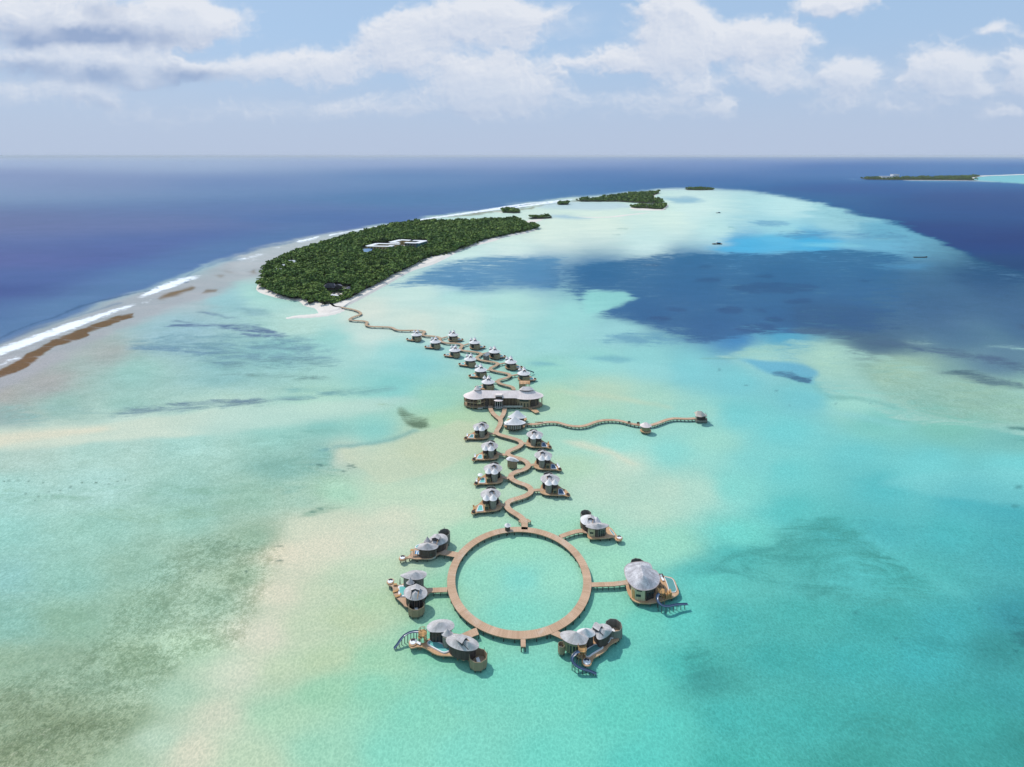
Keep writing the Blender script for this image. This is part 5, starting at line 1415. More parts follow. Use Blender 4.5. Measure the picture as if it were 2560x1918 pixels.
def villa_bay(t):
    bay = [(-2.7, -4.7), (-.95, -4.7), (-.95, -2.95), (-2.7, -2.95)]
    b = wall(t, bay, .85, 3.2, 'wall_olive', 'stair_bay')
    for z in (1.7, 3.26):
        mb = MB(); mb.box((-1.82, -4.73, z), (1.85, .10, .14)); mb.build('cross_beam', M['stilt_tan'], b)
    for x in (-2.7, -.95):
        mb = MB(); mb.box((x, -4.74, 2.3), (.12, .10, 2.6)); mb.build('corner_post', M['stilt_tan'], b)
    window(t, (-2.5, -4.7), (-1.15, -4.7), 1.85, 3.05, 'glass', .03)
def villa_pool(t, s, y=0.0):
    o = smooth_poly([(s * a, b + y) for a, b in ((-6.2, -4.9), (-5.5, -5.1), (-3.5, -5.0), (-3.25, -4.6), (-3.5, -1.5), (-3.9, -1.2), (-4.9, -1.1), (-5.3, -1.6))], 36)
    mb = MB(); mb.ringwall(o, .30, 1.504, 1.75); p = mb.build('pool', M['white'], t)
    mb = MB(); mb.prism(inset(o, .31), 1.51, 1.70); mb.build('water', M['pool'], p)
    mb = MB(); mb.ringwall(ell(s * -7.45, -5.2 + y, .75, .62, 16), .16, 1.504, 2.0); q = mb.build('sunken_seat', M['beam'], t)
    mb = MB(); mb.prism(ell(s * -7.45, -5.2 + y, .55, .42, 14), 1.51, 1.8); mb.build('cushion', M['fabric_dark'], q)
def far_villa_pattern(s):
    """the far group shows its bathroom end, its twin turrets stand behind the main roof; s = 1 deck on the left, -1 on the right"""
    t = thing('overwater_villa', (0, 0, 0), 'x', 'villa', 'x')
    pts = [(s * a, b) for a, b in ((-8.2, .6), (-8.5, -.8), (-7.4, -2.2), (-5.0, -2.8), (-3.4, -3.4), (-1, -3.6), (2, -3.4), (3.9, -1.2), (3.9, 1.6), (2.5, 4.2), (-1, 5.2), (-3.6, 4.6), (-5.0, 2.6), (-6.6, 1.6))]
    villa_deck(t, smooth_poly(pts, 60))
    wall(t, ell(0, .2, 3.5, 3.1, 26), 1.51, 4.75, 'wall_grey')
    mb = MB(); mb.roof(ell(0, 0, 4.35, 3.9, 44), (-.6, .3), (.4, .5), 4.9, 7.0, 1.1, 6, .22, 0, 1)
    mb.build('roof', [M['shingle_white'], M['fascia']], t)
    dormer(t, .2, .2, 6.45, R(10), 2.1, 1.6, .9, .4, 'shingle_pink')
    e = enclosure(t, ell(1.7, -2.6, 2.35, 2.0, 8, .2), .7, 3.95, 'wall_tan', .2); stilts(t, ell(1.7, -2.6, 1.9, 1.6, 6), .7, .12)
    window(t, (-2.6, -2.55), (-.9, -3.0), 1.7, 4.1, 'glass', .05)
    for x, y, h, r in ((-2.7, 3.0, 6.1, 1.25), (.1, 3.4, 6.4, 1.4)):
        wall(t, ell(x, y, r * .8, r * .8, 14), .9, h - .1, 'wall_grey', 'turret'); cone(t, x, y, r, r, h, h + 1.9, curve=1.2)
    o = smooth_poly([(s * a, b) for a, b in ((-6.6, -1.6), (-4.0, -2.2), (-3.7, -.4), (-4.4, 1.0), (-6.2, 1.0))], 30)
    mb = MB(); mb.ringwall(o, .35, 1.504, 1.8); p = mb.build('pool', M['white'], t)
    mb = MB(); mb.prism(inset(o, .36), 1.51, 1.72); mb.build('water', M['pool'], p)
    mb = MB(); mb.ringwall(ell(s * -7.4, -.6, .7, .6, 14), .15, 1.504, 2.0); mb.build('sunken_seat', M['beam'], t)
    return t

def place_villa(proto, first, k, x, y, mirror, turn, label, group, water=None, lou=()):
    p = W(k, x, y, 5.0)
    o = proto if first else copy_tree(proto)
    o.location = (p.x, p.y, 0)
    o['org'] = (p.x, p.y, 0)
    o.rotation_euler = (0, 0, turn)
    o.scale = (-1 if mirror else 1, 1, 1)
    o['label'] = label; o['group'] = group
    if water:
        for ch in o.children:
            if ch.name.startswith('pool'):
                for w in ch.children:
                    w.data = w.data.copy(); w.data.materials[0] = M[water]
    Mx = Matrix.Translation((p.x, p.y, 0)) @ Matrix.Rotation(turn, 4, 'Z') @ Matrix.Diagonal((-1 if mirror else 1, 1, 1, 1))
    for (lx, ly, rz, lab, mt) in lou:
        q = Mx @ Vector((lx, ly, 0)); lounger(q.x, q.y, 1.5, turn + rz, lab, mt)
    return o
proto = villa_pattern()
G1, G2 = 'villas beside the winding boardwalk', 'villas beside the long boardwalk'
NEAR = [(635, 1192, 0, 0.10, 'villa on the left nearest the round boardwalk, teal pool in an orange deck', None, [(-7.1, -3.0, .2, 'lounger on the deck of the left villa nearest the round boardwalk', 'orange_wood')]),
        (664, 868, 0, 0.0, 'left villa with a white parasol on its pool deck', None, [(-6.4, -2.6, .1, 'lounger near the white parasol', 'orange_wood'), (-7.3, -4.0, .1, 'lounger at the deck edge by the white parasol villa', 'fabric_white')]),
        (622, 585, 0, 0.0, 'left villa level with the hip-roofed hut on the winding boardwalk', None, [(-7.0, -3.0, .1, 'lounger left of the pool level with the hip-roofed hut', 'fabric_white')]),
        (513, 340, 0, -.05, 'left villa nearest the large hall, dark pool and pinkish deck', 'pool_deep', [(-6.9, -3.0, .1, 'lounger on the pinkish deck nearest the large hall', 'fabric_white')]),
        (1382, 1003, 1, 0.0, 'right villa nearest the round boardwalk with a bare orange deck', 'pool_blue', []),
        (1297, 702, 1, 0.0, 'middle villa of the three on the right, blue pool beside scattered loungers', 'pool_blue', [(-6.8, -2.4, .1, 'lounger beyond the blue pool of the middle right villa', 'fabric_white'), (-7.2, -3.8, .1, 'lounger at the deck edge of the middle right villa', 'fabric_white')]),
        (1190, 440, 1, 0.0, 'right villa just below the start of the wavy boardwalk', 'pool_blue', [(-7.0, -2.6, .1, 'lounger on the deck just below the wavy boardwalk', 'orange_wood')])]
for i, (x, y, mi, tn, lab, wt, lo) in enumerate(NEAR):
    place_villa(proto, i == 0, 'z5', x, y, mi, tn, lab, G1, wt, lo)
FAR = [(228, 202, 1, 0, 'farthest left villa of the far group, where the long boardwalk turns towards the island'),
       (488, 300, 1, 0, 'second villa from the island on the left of the long boardwalk, orange deck'),
       (735, 205, 0, 0, 'farthest right villa of the far group, square tan end wall'),
       (1033, 308, 0, 0, 'second villa from the island on the right of the long boardwalk'),
       (758, 416, 1, 0, 'third villa from the island on the left of the long boardwalk'),
       (970, 540, 1, 0, 'third villa from the large hall on the left of the long boardwalk'),
       (1307, 434, 0, 0, 'far villa just right of the gabled hut on the long boardwalk'),
       (1532, 577, 0, 0, 'second villa from the large hall on the right of the long boardwalk'),
       (1117, 687, 1, 0, 'second villa from the large hall on the left, with an orange deck'),
       (1712, 735, 0, 0, 'villa with a straight blue slide, right of the long boardwalk'),
       (1218, 853, 1, 0, 'villa directly behind the round end of the large hall')]
protos = {1: far_villa_pattern(1), 0: far_villa_pattern(-1)}
used = set()
for i, (x, y, left, tn, lab) in enumerate(FAR):
    place_villa(protos[left], left not in used, 'z6', x, y, 0, (-.08, .06, 0, .1, -.05)[i % 5], lab, G2, 'pool_deep' if i % 3 == 1 else None)
    used.add(left)
FB = [((318, 205), (250, 212), 'farthest left villa'), ((600, 300), (520, 300), 'second left villa from the island'), ((575, 250), (655, 228), 'farthest right villa'),
      ((870, 350), (950, 325), 'second right villa from the island'), ((860, 420), (790, 420), 'third left villa from the island'), ((1070, 530), (1010, 545), 'third left villa from the large hall'),
      ((1150, 462), (1235, 445), 'villa right of the gabled hut'), ((1365, 608), (1460, 590), 'second right villa from the large hall'), ((1245, 688), (1160, 690), 'second left villa from the large hall'),
      ((1535, 768), (1640, 750), 'villa with the straight slide'), ((1345, 850), (1270, 850), 'villa directly behind the large hall')]
for a, b, lab in FB:
    footbridge('z6', [a, b], 'short footbridge from the long boardwalk to the ' + lab, 1.5)

# small blue slide on the far right villa
p0 = W('z6', 1745, 690, 4.0); p1 = W('z6', 1850, 726, 1.2)
ts = thing('water_slide', (p0.x, p0.y, 0), 'short straight blue slide on a far villa right of the long boardwalk', 'water slide', 'blue water slides')
mb = MB(); mb.tube([p0, p0.lerp(p1, .5) + Vector((0, 0, .15)), p1], .35, 8); mb.build('chute', M['slide'], ts)
for q in (.3, .6, .9):
    c = p0.lerp(p1, q); add_post(ts, c.x, c.y, -1, c.z, .1)
q = W('z5', 505, 985, 1.5)
tp = thing('parasol', (q.x, q.y, 1.5), 'white parasol standing on a villa deck left of the winding boardwalk', 'parasol')
mb = MB(); mb.tube([(q.x, q.y, 1.5), (q.x, q.y, 3.6)], .05, 6); mb.build('pole', M['metal_dark'], tp)
mb = MB(); mb.roof(ell(q.x, q.y, 1.25, 1.25, 8), (q.x, q.y), (q.x, q.y), 3.2, 3.8, 1, 2, .05); mb.build('canopy', M['fabric_white'], tp)

# ------------------------------------------------------------------ huts
def hut(k, base, outline, ridge, ze, zr, roofm, wallm, label, name='hut', z0=.8, curve=1.1, sm=False, win=True, inset_=.75, n=36):
    t = root_at(k, *base, label, 'hut', name)
    _, o = roofk(t, k, outline, ridge, ze, zr, roofm, n=n, sm=sm, curve=curve)
    w = scale_poly(o, inset_); wall(t, w, z0, ze - .12, wallm)
    st = scale_poly(o, inset_ * .85)
    stilts(t, resample(st, 6), z0, .13)
    return t, w
t, w = hut('z5', (910, 815), [(825, 742), (845, 722), (870, 709), (905, 716), (945, 730), (990, 760), (985, 772), (955, 778), (900, 772), (850, 760)], [(885, 722), (940, 742)], 4.3, 5.6, 'shingle_white', 'wall_tan', 'hip-roofed tan hut standing beside the winding boardwalk')
q = W('z5', 1010, 752, 1.5)
mb = MB(); mb.prism([(q.x - 2.2, q.y - .9), (q.x + 1.6, q.y - .9), (q.x + 1.8, q.y + .9), (q.x - 2.2, q.y + 1.0)], 1.2, 1.5); mb.build('porch', M['deck_brown'], t)
t = root_at('z5', 848, 1612, 'tiny round hut with a white cone roof beside the round boardwalk', 'hut', 'hut')
a = W('z5', 848, 1575, 3.4)
wall(t, ell(a.x, a.y, 1.0, 1.0, 16), .7, 3.3, 'wall_dark'); cone(t, a.x, a.y, 1.25, 1.25, 3.4, 4.5, 'shingle_white', 'roof'); stilts(t, ell(a.x, a.y, .8, .8, 4), .7, .1)
# gabled hut on the far boardwalk
t = root_at('z6', 1180, 535, 'gabled grey hut on the long boardwalk among the far villas', 'hut', 'hut')
o = xy('z6', [(1140, 492), (1200, 458), (1245, 478), (1190, 506)], 4.2)
mb = MB(); A = (o[0] + o[1]) / 2; B = (o[2] + o[3]) / 2
mb.roof(o, ((o[0] + o[3]) / 2), ((o[1] + o[2]) / 2), 4.2, 5.8, 1.0, 3, .15, 0, 1); mb.build('roof', [M['shingle'], M['fascia']], t)
wall(t, scale_poly(o, .82), .8, 4.08, 'wall_grey'); stilts(t, scale_poly(o, .7), .8, .13)
# small round pavilion half way along the wavy boardwalk and the thatched one at its end
t = root_at('b5', 505, 690, 'small pink-roofed pavilion half way along the wavy boardwalk', 'pavilion', 'pavilion')
a = W('b5', 500, 590, 3.9)
mb = MB(); mb.roof(ell(a.x, a.y, 3.1, 2.6, 20), (a.x - .7, a.y), (a.x + .7, a.y), 3.9, 5.6, 1.05, 4, .15, 0, 1); mb.build('roof', [M['shingle_pink'], M['fascia']], t)
wall(t, ell(a.x, a.y, 2.4, 1.9, 12), 1.5, 3.8, 'wall_olive')
mb = MB(); mb.prism(ell(a.x - .1, a.y - .2, 3.0, 2.4, 20), 1.0, 1.45); mb.build('deck', M['deck_orange'], t)
stilts(t, ell(a.x, a.y, 2.3, 1.8, 8), 1.0, .14)
t = root_at('b5', 1790, 520, 'thatched open pavilion with swept eaves at the end of the wavy boardwalk', 'pavilion', 'pavilion')
o = xy('b5', [(1612, 282), (1650, 330), (1640, 372), (1700, 388), (1785, 398), (1840, 380), (1925, 372), (1870, 320), (1780, 285)], 4.6)
A = W('b5', 1690, 252, 7.0); B = W('b5', 1785, 255, 7.0)
mb = MB(); mb.roof(resample(o, 36), A, B, 4.6, 7.0, 1.15, 5, .2, 0, 1); mb.build('roof', [M['shingle_tan'], M['fascia']], t)
base = xy('b5', [(1640, 480), (1670, 505), (1920, 505), (1920, 455), (1880, 430), (1660, 430)], .9)
mb = MB(); mb.prism(base, .55, 1.6); mb.build('platform', M['wall_grey'], t)
wall(t, inset(base, .9), 1.61, 3.4, 'wall_dark'); stilts(t, inset(base, .5), .55, .16)
for p in inset(base, .3): add_post(t, p.x, p.y, 1.6, 4.5, .09, 'stilt_tan', 'column')
for i, (x, y) in enumerate(((330, 560), (120, 540))):
    q = W('b5', x, y, 1.6)
    b = thing('bench', (q.x, q.y, 1.6), ['dark bench on the wavy boardwalk just left of its small pavilion', 'dark bench farther left on the wavy boardwalk'][i], 'bench')
    mb = MB(); mb.box((q.x, q.y, 2.05), (1.5, .45, .1)); mb.build('seat', M['beam'], b)
    mb = MB(); mb.box((q.x, q.y + .25, 2.4), (1.5, .08, .6)); mb.build('backrest', M['beam'], b)
    for sx in (-.6, .6):
        mb = MB(); mb.box((q.x + sx, q.y, 1.81), (.1, .4, .38)); mb.build('leg', M['beam'], b)
q = W('e8', 280, 898, 1.6)
b = thing('planter_bench', (q.x, q.y, 1.6), 'long brown timber bench near the start of the wavy boardwalk', 'bench')
mb = MB(); mb.box((q.x, q.y, 1.95), (4.6, .5, .12)); mb.build('seat', M['beam_tan'], b)
for sx in (-2, 0, 2):
    mb = MB(); mb.box((q.x + sx, q.y, 1.75), (.15, .45, .28)); mb.build('leg', M['beam'], b)

# ------------------------------------------------------------------ the large hall
def hall():
    k = 'b7'
    t = root_at(k, 900, 770, 'large overwater hall with two pale round thatched roofs joined by a long gable', 'hall', 'overwater_hall')
    # left drum
    c = W(k, 370, 450, 6.2)
    rx = (W(k, 662, 450, 6.2) - c).length
    ol = ell(c.x, c.y, rx, 5.5, 48)
    mb = MB(); mb.roof(ol, (c.x + .6, c.y), (c.x + .8, c.y), 6.2, 10.5, 1.15, 7, .25, 0, 1); mb.build('roof', [M['shingle_pink'], M['fascia']], t)
    cap = ell(c.x + .7, c.y, 2.1, 1.6, 28)
    mb = MB(); mb.roof(cap, (c.x + .6, c.y), (c.x + .8, c.y), 9.9, 12.3, 1.1, 4, .2, 0, 1); mb.build('roof_cap', [M['shingle_pink'], M['fascia']], t)
    mb = MB(); mb.prism(ell(c.x + .7, c.y, 1.5, 1.1, 20), 8.9, 9.72); mb.build('vent', M['fascia'], t)
    # right drum, longer
    d = W(k, 1540, 448, 6.2)
    rx2 = (W(k, 1925, 448, 6.2) - d).length
    orr = ell(d.x, d.y, rx2, 5.7, 56)
    mb = MB(); mb.roof(orr, (d.x - 3.4, d.y), (d.x + 3.0, d.y), 6.2, 9.7, 1.12, 7, .25, 0, 1); mb.build('roof', [M['shingle_pink'], M['fascia']], t)
    cap = ell(d.x - .1, d.y, 4.5, 1.7, 32)
    mb = MB(); mb.roof(cap, (d.x - 2.4, d.y), (d.x + 2.2, d.y), 9.75, 11.5, 1.05, 4, .2, 0, 1); mb.build('roof_cap', [M['shingle_pink'], M['fascia']], t)
    mb = MB(); mb.prism(ell(d.x - .1, d.y, 3.9, 1.2, 24), 8.8, 9.57); mb.build('vent', M['fascia'], t)
    # long gable between
    x0, x1 = c.x + 3.0, d.x - 2.5; yc = (c.y + d.y) / 2
    mb = MB()
    nseg = 26
    for s in (-1, 1):
        rows = []
        for i in range(nseg + 1):
            u = i / nseg; x = x0 + (x1 - x0) * u
            sag = .55 * math.cos((u - .5) * math.pi)
            ye = yc + s * 4.3
            zr = 9.3 - .15 * math.sin(u * math.pi)
            rows.append([(x, ye, 6.45), (x, yc + s * 2.4, 7.75), (x, yc, zr)])
        for a, b in zip(rows, rows[1:]):
            for j in range(2):
                mb.face([a[j], b[j], b[j + 1], a[j + 1]], [(a[j][0], j * 3.2), (b[j][0], j * 3.2), (b[j][0], j * 3.2 + 3.2), (a[j][0], j * 3.2 + 3.2)])
    mb.build('gable_roof', M['shingle_pink'], t)
    # entrance hood and oval canopy on pale columns
    e = W(k, 895, 470, 8.0)
    mb = MB(); mb.box((e.x, yc - 3.0, 7.75), (4.2, 2.2, .9)); h = mb.build('entrance_hood', M['shingle_pink'], t)
    mb = MB(); mb.box((e.x, yc - 3.9, 6.6), (3.9, .9, 1.4)); mb.build('hood_opening', M['glass'], h)
    q = W(k, 888, 562, 5.5)
    mb = MB(); mb.roof(ell(q.x, q.y, 2.75, 1.5, 28), (q.x - .8, q.y), (q.x + .8, q.y), 5.5, 5.9, 1, 2, .2, 0, 1); cn = mb.build('canopy', [M['shingle_pink'], M['fascia']], t)
    for sx in (-1.9, -.6, .7, 2.0):
        mb = MB(); mb.tube([(q.x + sx, q.y - .5, 1.2), (q.x + sx, q.y - .5, 5.28)], .10, 8); mb.build('column', M['white'], cn)
    mb = MB(); mb.prism(ell(q.x, q.y + .4, 2.4, 1.5, 20), .9, 1.3); mb.build('entrance_floor', M['wall_pale'], t)
    mb = MB(); mb.box((q.x, yc - 3.1, 2.9), (3.4, .15, 3.2)); mb.build('entrance_glass', M['glass'], t)
    # walls: two-storey open left drum
    for z, nm in ((1.2, 'floor'), (3.75, 'floor')):
        mb = MB(); mb.prism(scale_poly(ol, .93), z, z + .28); mb.build(nm, M['deck_brown'], t)
    wall(t, scale_poly(ol, .66), 1.49, 3.74, 'wall_dark'); wall(t, scale_poly(ol, .62), 4.04, 6.1, 'wall_dark')
    pl = scale_poly(resample(ol, 18), .94)
    for i, p in enumerate(pl):
        if p.y < c.y + 2.5: add_post(t, p.x, p.y, -1.0, 6.1, .13, 'stilt_tan', 'column')
    fr = [p for p in scale_poly(ol, .92) if p.y < c.y + .5]
    fr.sort(key=lambda p: p.x); railing(t, fr[::2], 1.49, .9, 'beam_tan'); railing(t, fr[::2], 4.03, .9, 'beam_tan')
    ctr = Vector((c.x, c.y)); a0 = W(k, 385, 650, 4)
    wall(t, [(a0.x, c.y - 4.9), (a0.x + 2.2, c.y - 4.8), (a0.x + 2.2, c.y - 3.2), (a0.x, c.y - 3.2)], 3.2, 6.0, 'wall_cream', 'panel')
    p0 = Vector((a0.x, c.y - 4.9)); p1 = Vector((a0.x + 2.2, c.y - 4.8))
    for u in (.14, .58): window(t, p0.lerp(p1, u), p0.lerp(p1, u + .25), 4.3, 5.4, 'glass', .04)
    mb = MB(); mb.prism(ell(c.x + 2.6, c.y - 4.6, 1.7, .9, 16), .5, 1.15); mb.build('water_tank', M['wall_pale'], t)
    # middle range: colonnade
    wall(t, [(x0, yc - 3.0), (x1, yc - 3.0), (x1, yc + 3.2), (x0, yc + 3.2)], 1.2, 6.4, 'wall_dark')
    mb = MB(); mb.prism([(x0 + 1, yc - 4.6), (x1 - 1, yc - 4.6), (x1 - 1, yc + 4.4), (x0 + 1, yc + 4.4)], .8, 1.15); mb.build('floor', M['wall_grey'], t)
    xx = x0 + 5.2
    n = 0
    while xx < x1 - .4:
        if abs(xx - e.x) > 2.6:
            mb = MB(); mb.box((xx, yc - 3.8, 3.75), (.20, .24, 5.2)); mb.build('column', M['stilt_tan'], t)
        xx += .85; n += 1
    mb = MB(); mb.box(((e.x + x1) / 2 + 1.2, yc - 4.75, 1.75), (x1 - e.x - 2.6, .12, 1.0)); mb.build('parapet', M['wall_pale'], t)
    # right drum: tan boarding with openings, open right end
    wb = [p for p in scale_poly(orr, .84)]
    wl = [p for p in wb if p.x < d.x + 2.4]
    wall(t, wl, 1.1, 6.1, 'wall_tan')
    wr = [p for p in scale_poly(orr, .70) if p.x >= d.x + 2.0]
    wall(t, wr, 1.2, 6.1, 'wall_dark')
    mb = MB(); mb.prism(scale_poly(orr, .92), .75, 1.08); mb.build('floor', M['deck_brown'], t)
    fw = sorted([p for p in wl if p.y < d.y - 2.2], key=lambda p: p.x)
    for i in range(0, len(fw) - 1):
        a, b = fw[i], fw[i + 1]
        if i % 2 == 1: window(t, a.lerp(b, .1), a.lerp(b, .8), 1.4, 3.6, 'glass', .05)
    for i in range(len(fw) // 2 - 2, len(fw) - 2):
        window(t, fw[i], fw[i + 1], 4.5, 5.9, 'glass', .05)
    for p in scale_poly(resample(orr, 22), .95):
        if p.x > d.x + 3.5: add_post(t, p.x, p.y, -1, 6.1, .11, 'stilt_tan', 'column')
    for ring in (scale_poly(ol, .8), scale_poly(orr, .8)): stilts(t, resample(ring, 12), 1.0, .18)
    for i in range(8): add_post(t, x0 + 2 + (x1 - x0 - 4) * i / 7, yc - 4.2, -1, .8, .15, 'stilt', 'stilt')
    # little staff jetty on the right
    o = xy(k, [(1560, 735), (1625, 730), (1690, 768), (1750, 755), (1832, 828), (1738, 850), (1680, 815)], 1.2)
    q = W(k, 1700, 800, 0)
    j = thing('boat_landing', (q.x, q.y, 0), 'low angled timber landing under the right end of the large hall', 'jetty')
    mb = MB(); mb.prism(o, .9, 1.2); mb.build('deck', M['deck_orange'], j)
    for p in inset(resample(o, 8), .3): add_post(j, p.x, p.y, -1, .9, .12)
    # timber frame tower behind
    q = W(k, 1450, 240, 0)
    tw = thing('timber_platform', (q.x, 348, 0), 'raised tan timber platform tower behind the right roof of the large hall', 'platform')
    px, py = q.x + 1.0, 348.5
    mb = MB(); mb.prism([(px - 3.4, py - 2.5), (px + 3.4, py - 2.2), (px + 3.4, py + 2.5), (px - 3.4, py + 2.5)], 4.9, 5.2); mb.build('platform', M['deck_orange'], tw)
    mb = MB(); mb.prism([(px - 3.6, py - 2.5), (px + .6, py - 2.4), (px + .6, py + 2.2), (px - 3.6, py + 2.2)], 2.4, 4.88); mb.build('wall', M['wall_tan'], tw)
    for sx in (-3.2, -1.1, 1.1, 2.2, 3.2):
        for sy in (-2.0, 2.2): add_post(tw, px + sx, py + sy, -1, 5.9, .13, 'stilt_tan', 'column')
    railing(tw, [(px - 3.3, py + 2.4), (px - 3.3, py - 2.4), (px + 3.3, py - 2.1), (px + 3.3, py + 2.4)], 5.2, .9, 'orange_wood')
hall()

# ------------------------------------------------------------------ twin-roofed pavilion
def twin():
    k = 'b7'
    t = root_at(k, 1270, 1200, 'pavilion with two white peaked roofs beside the winding boardwalk', 'pavilion', 'pavilion')
    dk = xy(k, [(1012, 1130), (1020, 1165), (1100, 1190), (1250, 1205), (1420, 1200), (1490, 1165), (1500, 1110), (1400, 1060), (1530, 1010), (1500, 970), (1130, 990), (1060, 1090)], 1.3)
    dk = smooth_poly(dk, 48); mb = MB(); mb.prism(dk, .95, 1.35); mb.build('deck', M['deck_orange'], t); stilts(t, inset(dk, .6), .95, .15, 5)
    f = W(k, 1262, 1075, 4.3); b = W(k, 1315, 945, 4.3)
    of = smooth_poly(xy(k, [(1012, 1082), (1040, 1050), (1150, 1020), (1380, 1015), (1510, 1068), (1490, 1098), (1400, 1126), (1260, 1136), (1130, 1132), (1050, 1120)], 4.3), 44)
    ob = smooth_poly(xy(k, [(1096, 942), (1180, 905), (1320, 895), (1460, 905), (1532, 940), (1490, 972), (1400, 985), (1230, 985), (1140, 965)], 4.5), 44)
    mb = MB(); mb.roof(ob, (b.x - .5, b.y), (b.x + .8, b.y), 4.5, 7.9, 1.25, 6, .2, 0, 1); mb.build('roof', [M['shingle_bright'], M['fascia']], t)
    mb = MB(); mb.roof(of, (f.x - .3, f.y), (f.x + .5, f.y), 4.3, 7.3, 1.25, 6, .2, 0, 1); mb.build('roof', [M['shingle_bright'], M['fascia']], t)
    wall(t, scale_poly(of, .74), 1.36, 4.15, 'wall_dark'); wall(t, scale_poly(ob, .74), 1.36, 4.35, 'wall_dark')
    wf = ccw(scale_poly(of, .745))
    for i in range(0, len(wf), 2):
        if wf[i].y < f.y - 1.2: window(t, wf[i], wf[(i + 1) % len(wf)], 1.7, 3.6, 'wall_pale', .03, 'wall_panel')
    for p in resample(scale_poly(of, .93), 14): add_post(t, p.x, p.y, 1.35, 4.2, .08, 'stilt_tan', 'column')
    g = W(k, 1090, 1115, 3.9)
    mb = MB(); mb.roof([Vector((g.x - 1.6, g.y - .8)), Vector((g.x + 1.2, g.y - 1.0)), Vector((g.x + 1.4, g.y + 1.0)), Vector((g.x - 1.4, g.y + 1.0))], (g.x - .1, g.y - .9), (g.x + .1, g.y + 1), 3.75, 5.0, 1, 3, .12, 0, 1)
    mb.build('porch_roof', [M['shingle_bright'], M['fascia']], t)
    railing(t, [p for p in sorted(inset(dk, .15), key=lambda p: p.x) if p.y < f.y - 1.5][::2], 1.35, .8, 'beam_tan')
twin()

# ------------------------------------------------------------------ boats
def boat(k, x, y, L, rz, label, cabin=True, name='boat'):
    p = W(k, x, y, 0)
    t = thing(name, (p.x, p.y, 0), label, 'boat')
    Mx = Matrix.Translation((p.x, p.y, 0)) @ Matrix.Rotation(rz, 4, 'Z')
    B = L * (.15 if cabin else .05)
    st = [(-.5, .75, 1.0), (-.35, .95, .85), (0, 1, .75), (.3, .85, .95), (.43, .5, 1.25), (.5, .04, 1.7)]
    sc = L / 17.0
    rows = []
    for u, b, h in st:
        rows.append([Mx @ Vector((u * L, -b * B, h * sc)), Mx @ Vector((u * L * .97, -b * B * .7, -.4 * sc)), Mx @ Vector((u * L * .97, b * B * .7, -.4 * sc)), Mx @ Vector((u * L, b * B, h * sc))])
    mb = MB()
    for a, b in zip(rows, rows[1:]):
        for j in range(3): mb.face([a[j], b[j], b[j + 1], a[j + 1]])
    mb.face(rows[0]); mb.build('hull', M['beam'], t)
    mb = MB()
    for a, b in zip(rows, rows[1:]):
        mb.face([v - Vector((0, 0, .25 * sc)) for v in (a[0], a[3], b[3], b[0])])
    mb.build('deck', M['deck' if cabin else 'beam'], t)
    if cabin:
        def bx(nm, c, s, m): mb = MB(); mb.box(Mx @ Vector(c), s, rz); mb.build(nm, M[m], t)
        bx('cabin', (L * .14, 0, 1.9 * sc), (L * .34, B * 1.3, 2.2 * sc), 'glass')
        bx('cabin_roof', (L * .14, 0, 3.1 * sc), (L * .40, B * 1.6, .18 * sc), 'fabric_blue')
        bx('awning', (-L * .04, 0, 3.9 * sc), (L * .12, B * 1.2, 1.1 * sc), 'white')
        bx('cargo', (-L * .22, 0, 1.2 * sc), (L * .18, B * 1.0, .9 * sc), 'metal_dark')
        bx('stern_awning', (-L * .38, 0, 1.7 * sc), (L * .16, B * 1.2, .14 * sc), 'wall_grey')
    return t
boat('S', 1793, 611, 17, 0.05, 'dark work boat with a white and blue cabin on the pale lagoon')
boat('sR', 618, 319, 13, .1, 'tiny dark boat near the far islets', True)
boat('sR', 1672, 551, 20, 0.0, 'long thin dark boat near the reef edge on the right', False)

# ------------------------------------------------------------------ islands
def land(name, k, pts, hgt, mat, kind='structure', smooth=True, n=160, slope=6.0, sub=None, base=-.35):
    """low sand island: sloping beach round a flat top"""
    o = [Vector((p.x, p.y)) for p in WL(k, pts, 0)]
    o = resample(smooth_poly(o, n) if smooth else o, n)
    o = ccw(o)
    c = cent(o); mb = MB()
    r0 = [(p.x, p.y, base) for p in scale_poly(o, 1.0)]
    def ins(d):
        return [p + (c - p).normalized() * min(d, (c - p).length * .5) for p in o]
    r1 = [(p.x, p.y, .05) for p in ins(slope * .15)]; r2 = [(p.x, p.y, hgt) for p in ins(slope)]
    mb.quad_strip(r0, r1); mb.quad_strip(r1, r2); mb.face(r2)
    ob = mb.build(name, mat)
    return tag(ob, kind=kind)
def strip_land(name, k, pts, w, hgt, mat, n=40):
    """sand spit along a line with tapering ends"""
    C = smooth_poly([(p.x, p.y) for p in WL(k, pts, 0)], n, False)
    ww = w if isinstance(w, list) else [w] * len(pts)
    rows = []
    for i, c in enumerate(C):
        t = (C[min(i + 1, n - 1)] - C[max(i - 1, 0)]).normalized(); nn = Vector((-t.y, t.x))
        u = i / (n - 1); wi = float(np.interp(u, np.linspace(0, 1, len(ww)), ww)) * (1 + .2 * math.sin(i * 1.7) * .5)
        e = min(1, min(u, 1 - u) * 8 + .05)
        rows.append([(c.x + nn.x * wi, c.y + nn.y * wi, -.12), (c.x + nn.x * wi * .55, c.y + nn.y * wi * .55, hgt * e), (c.x - nn.x * wi * .55, c.y - nn.y * wi * .55, hgt * e), (c.x - nn.x * wi, c.y - nn.y * wi, -.12)])
    mb = MB()
    for a, b in zip(rows, rows[1:]):
        for j in range(3): mb.face([a[j], b[j], b[j + 1], a[j + 1]])
    return tag(mb.build(name, mat), kind='structure')
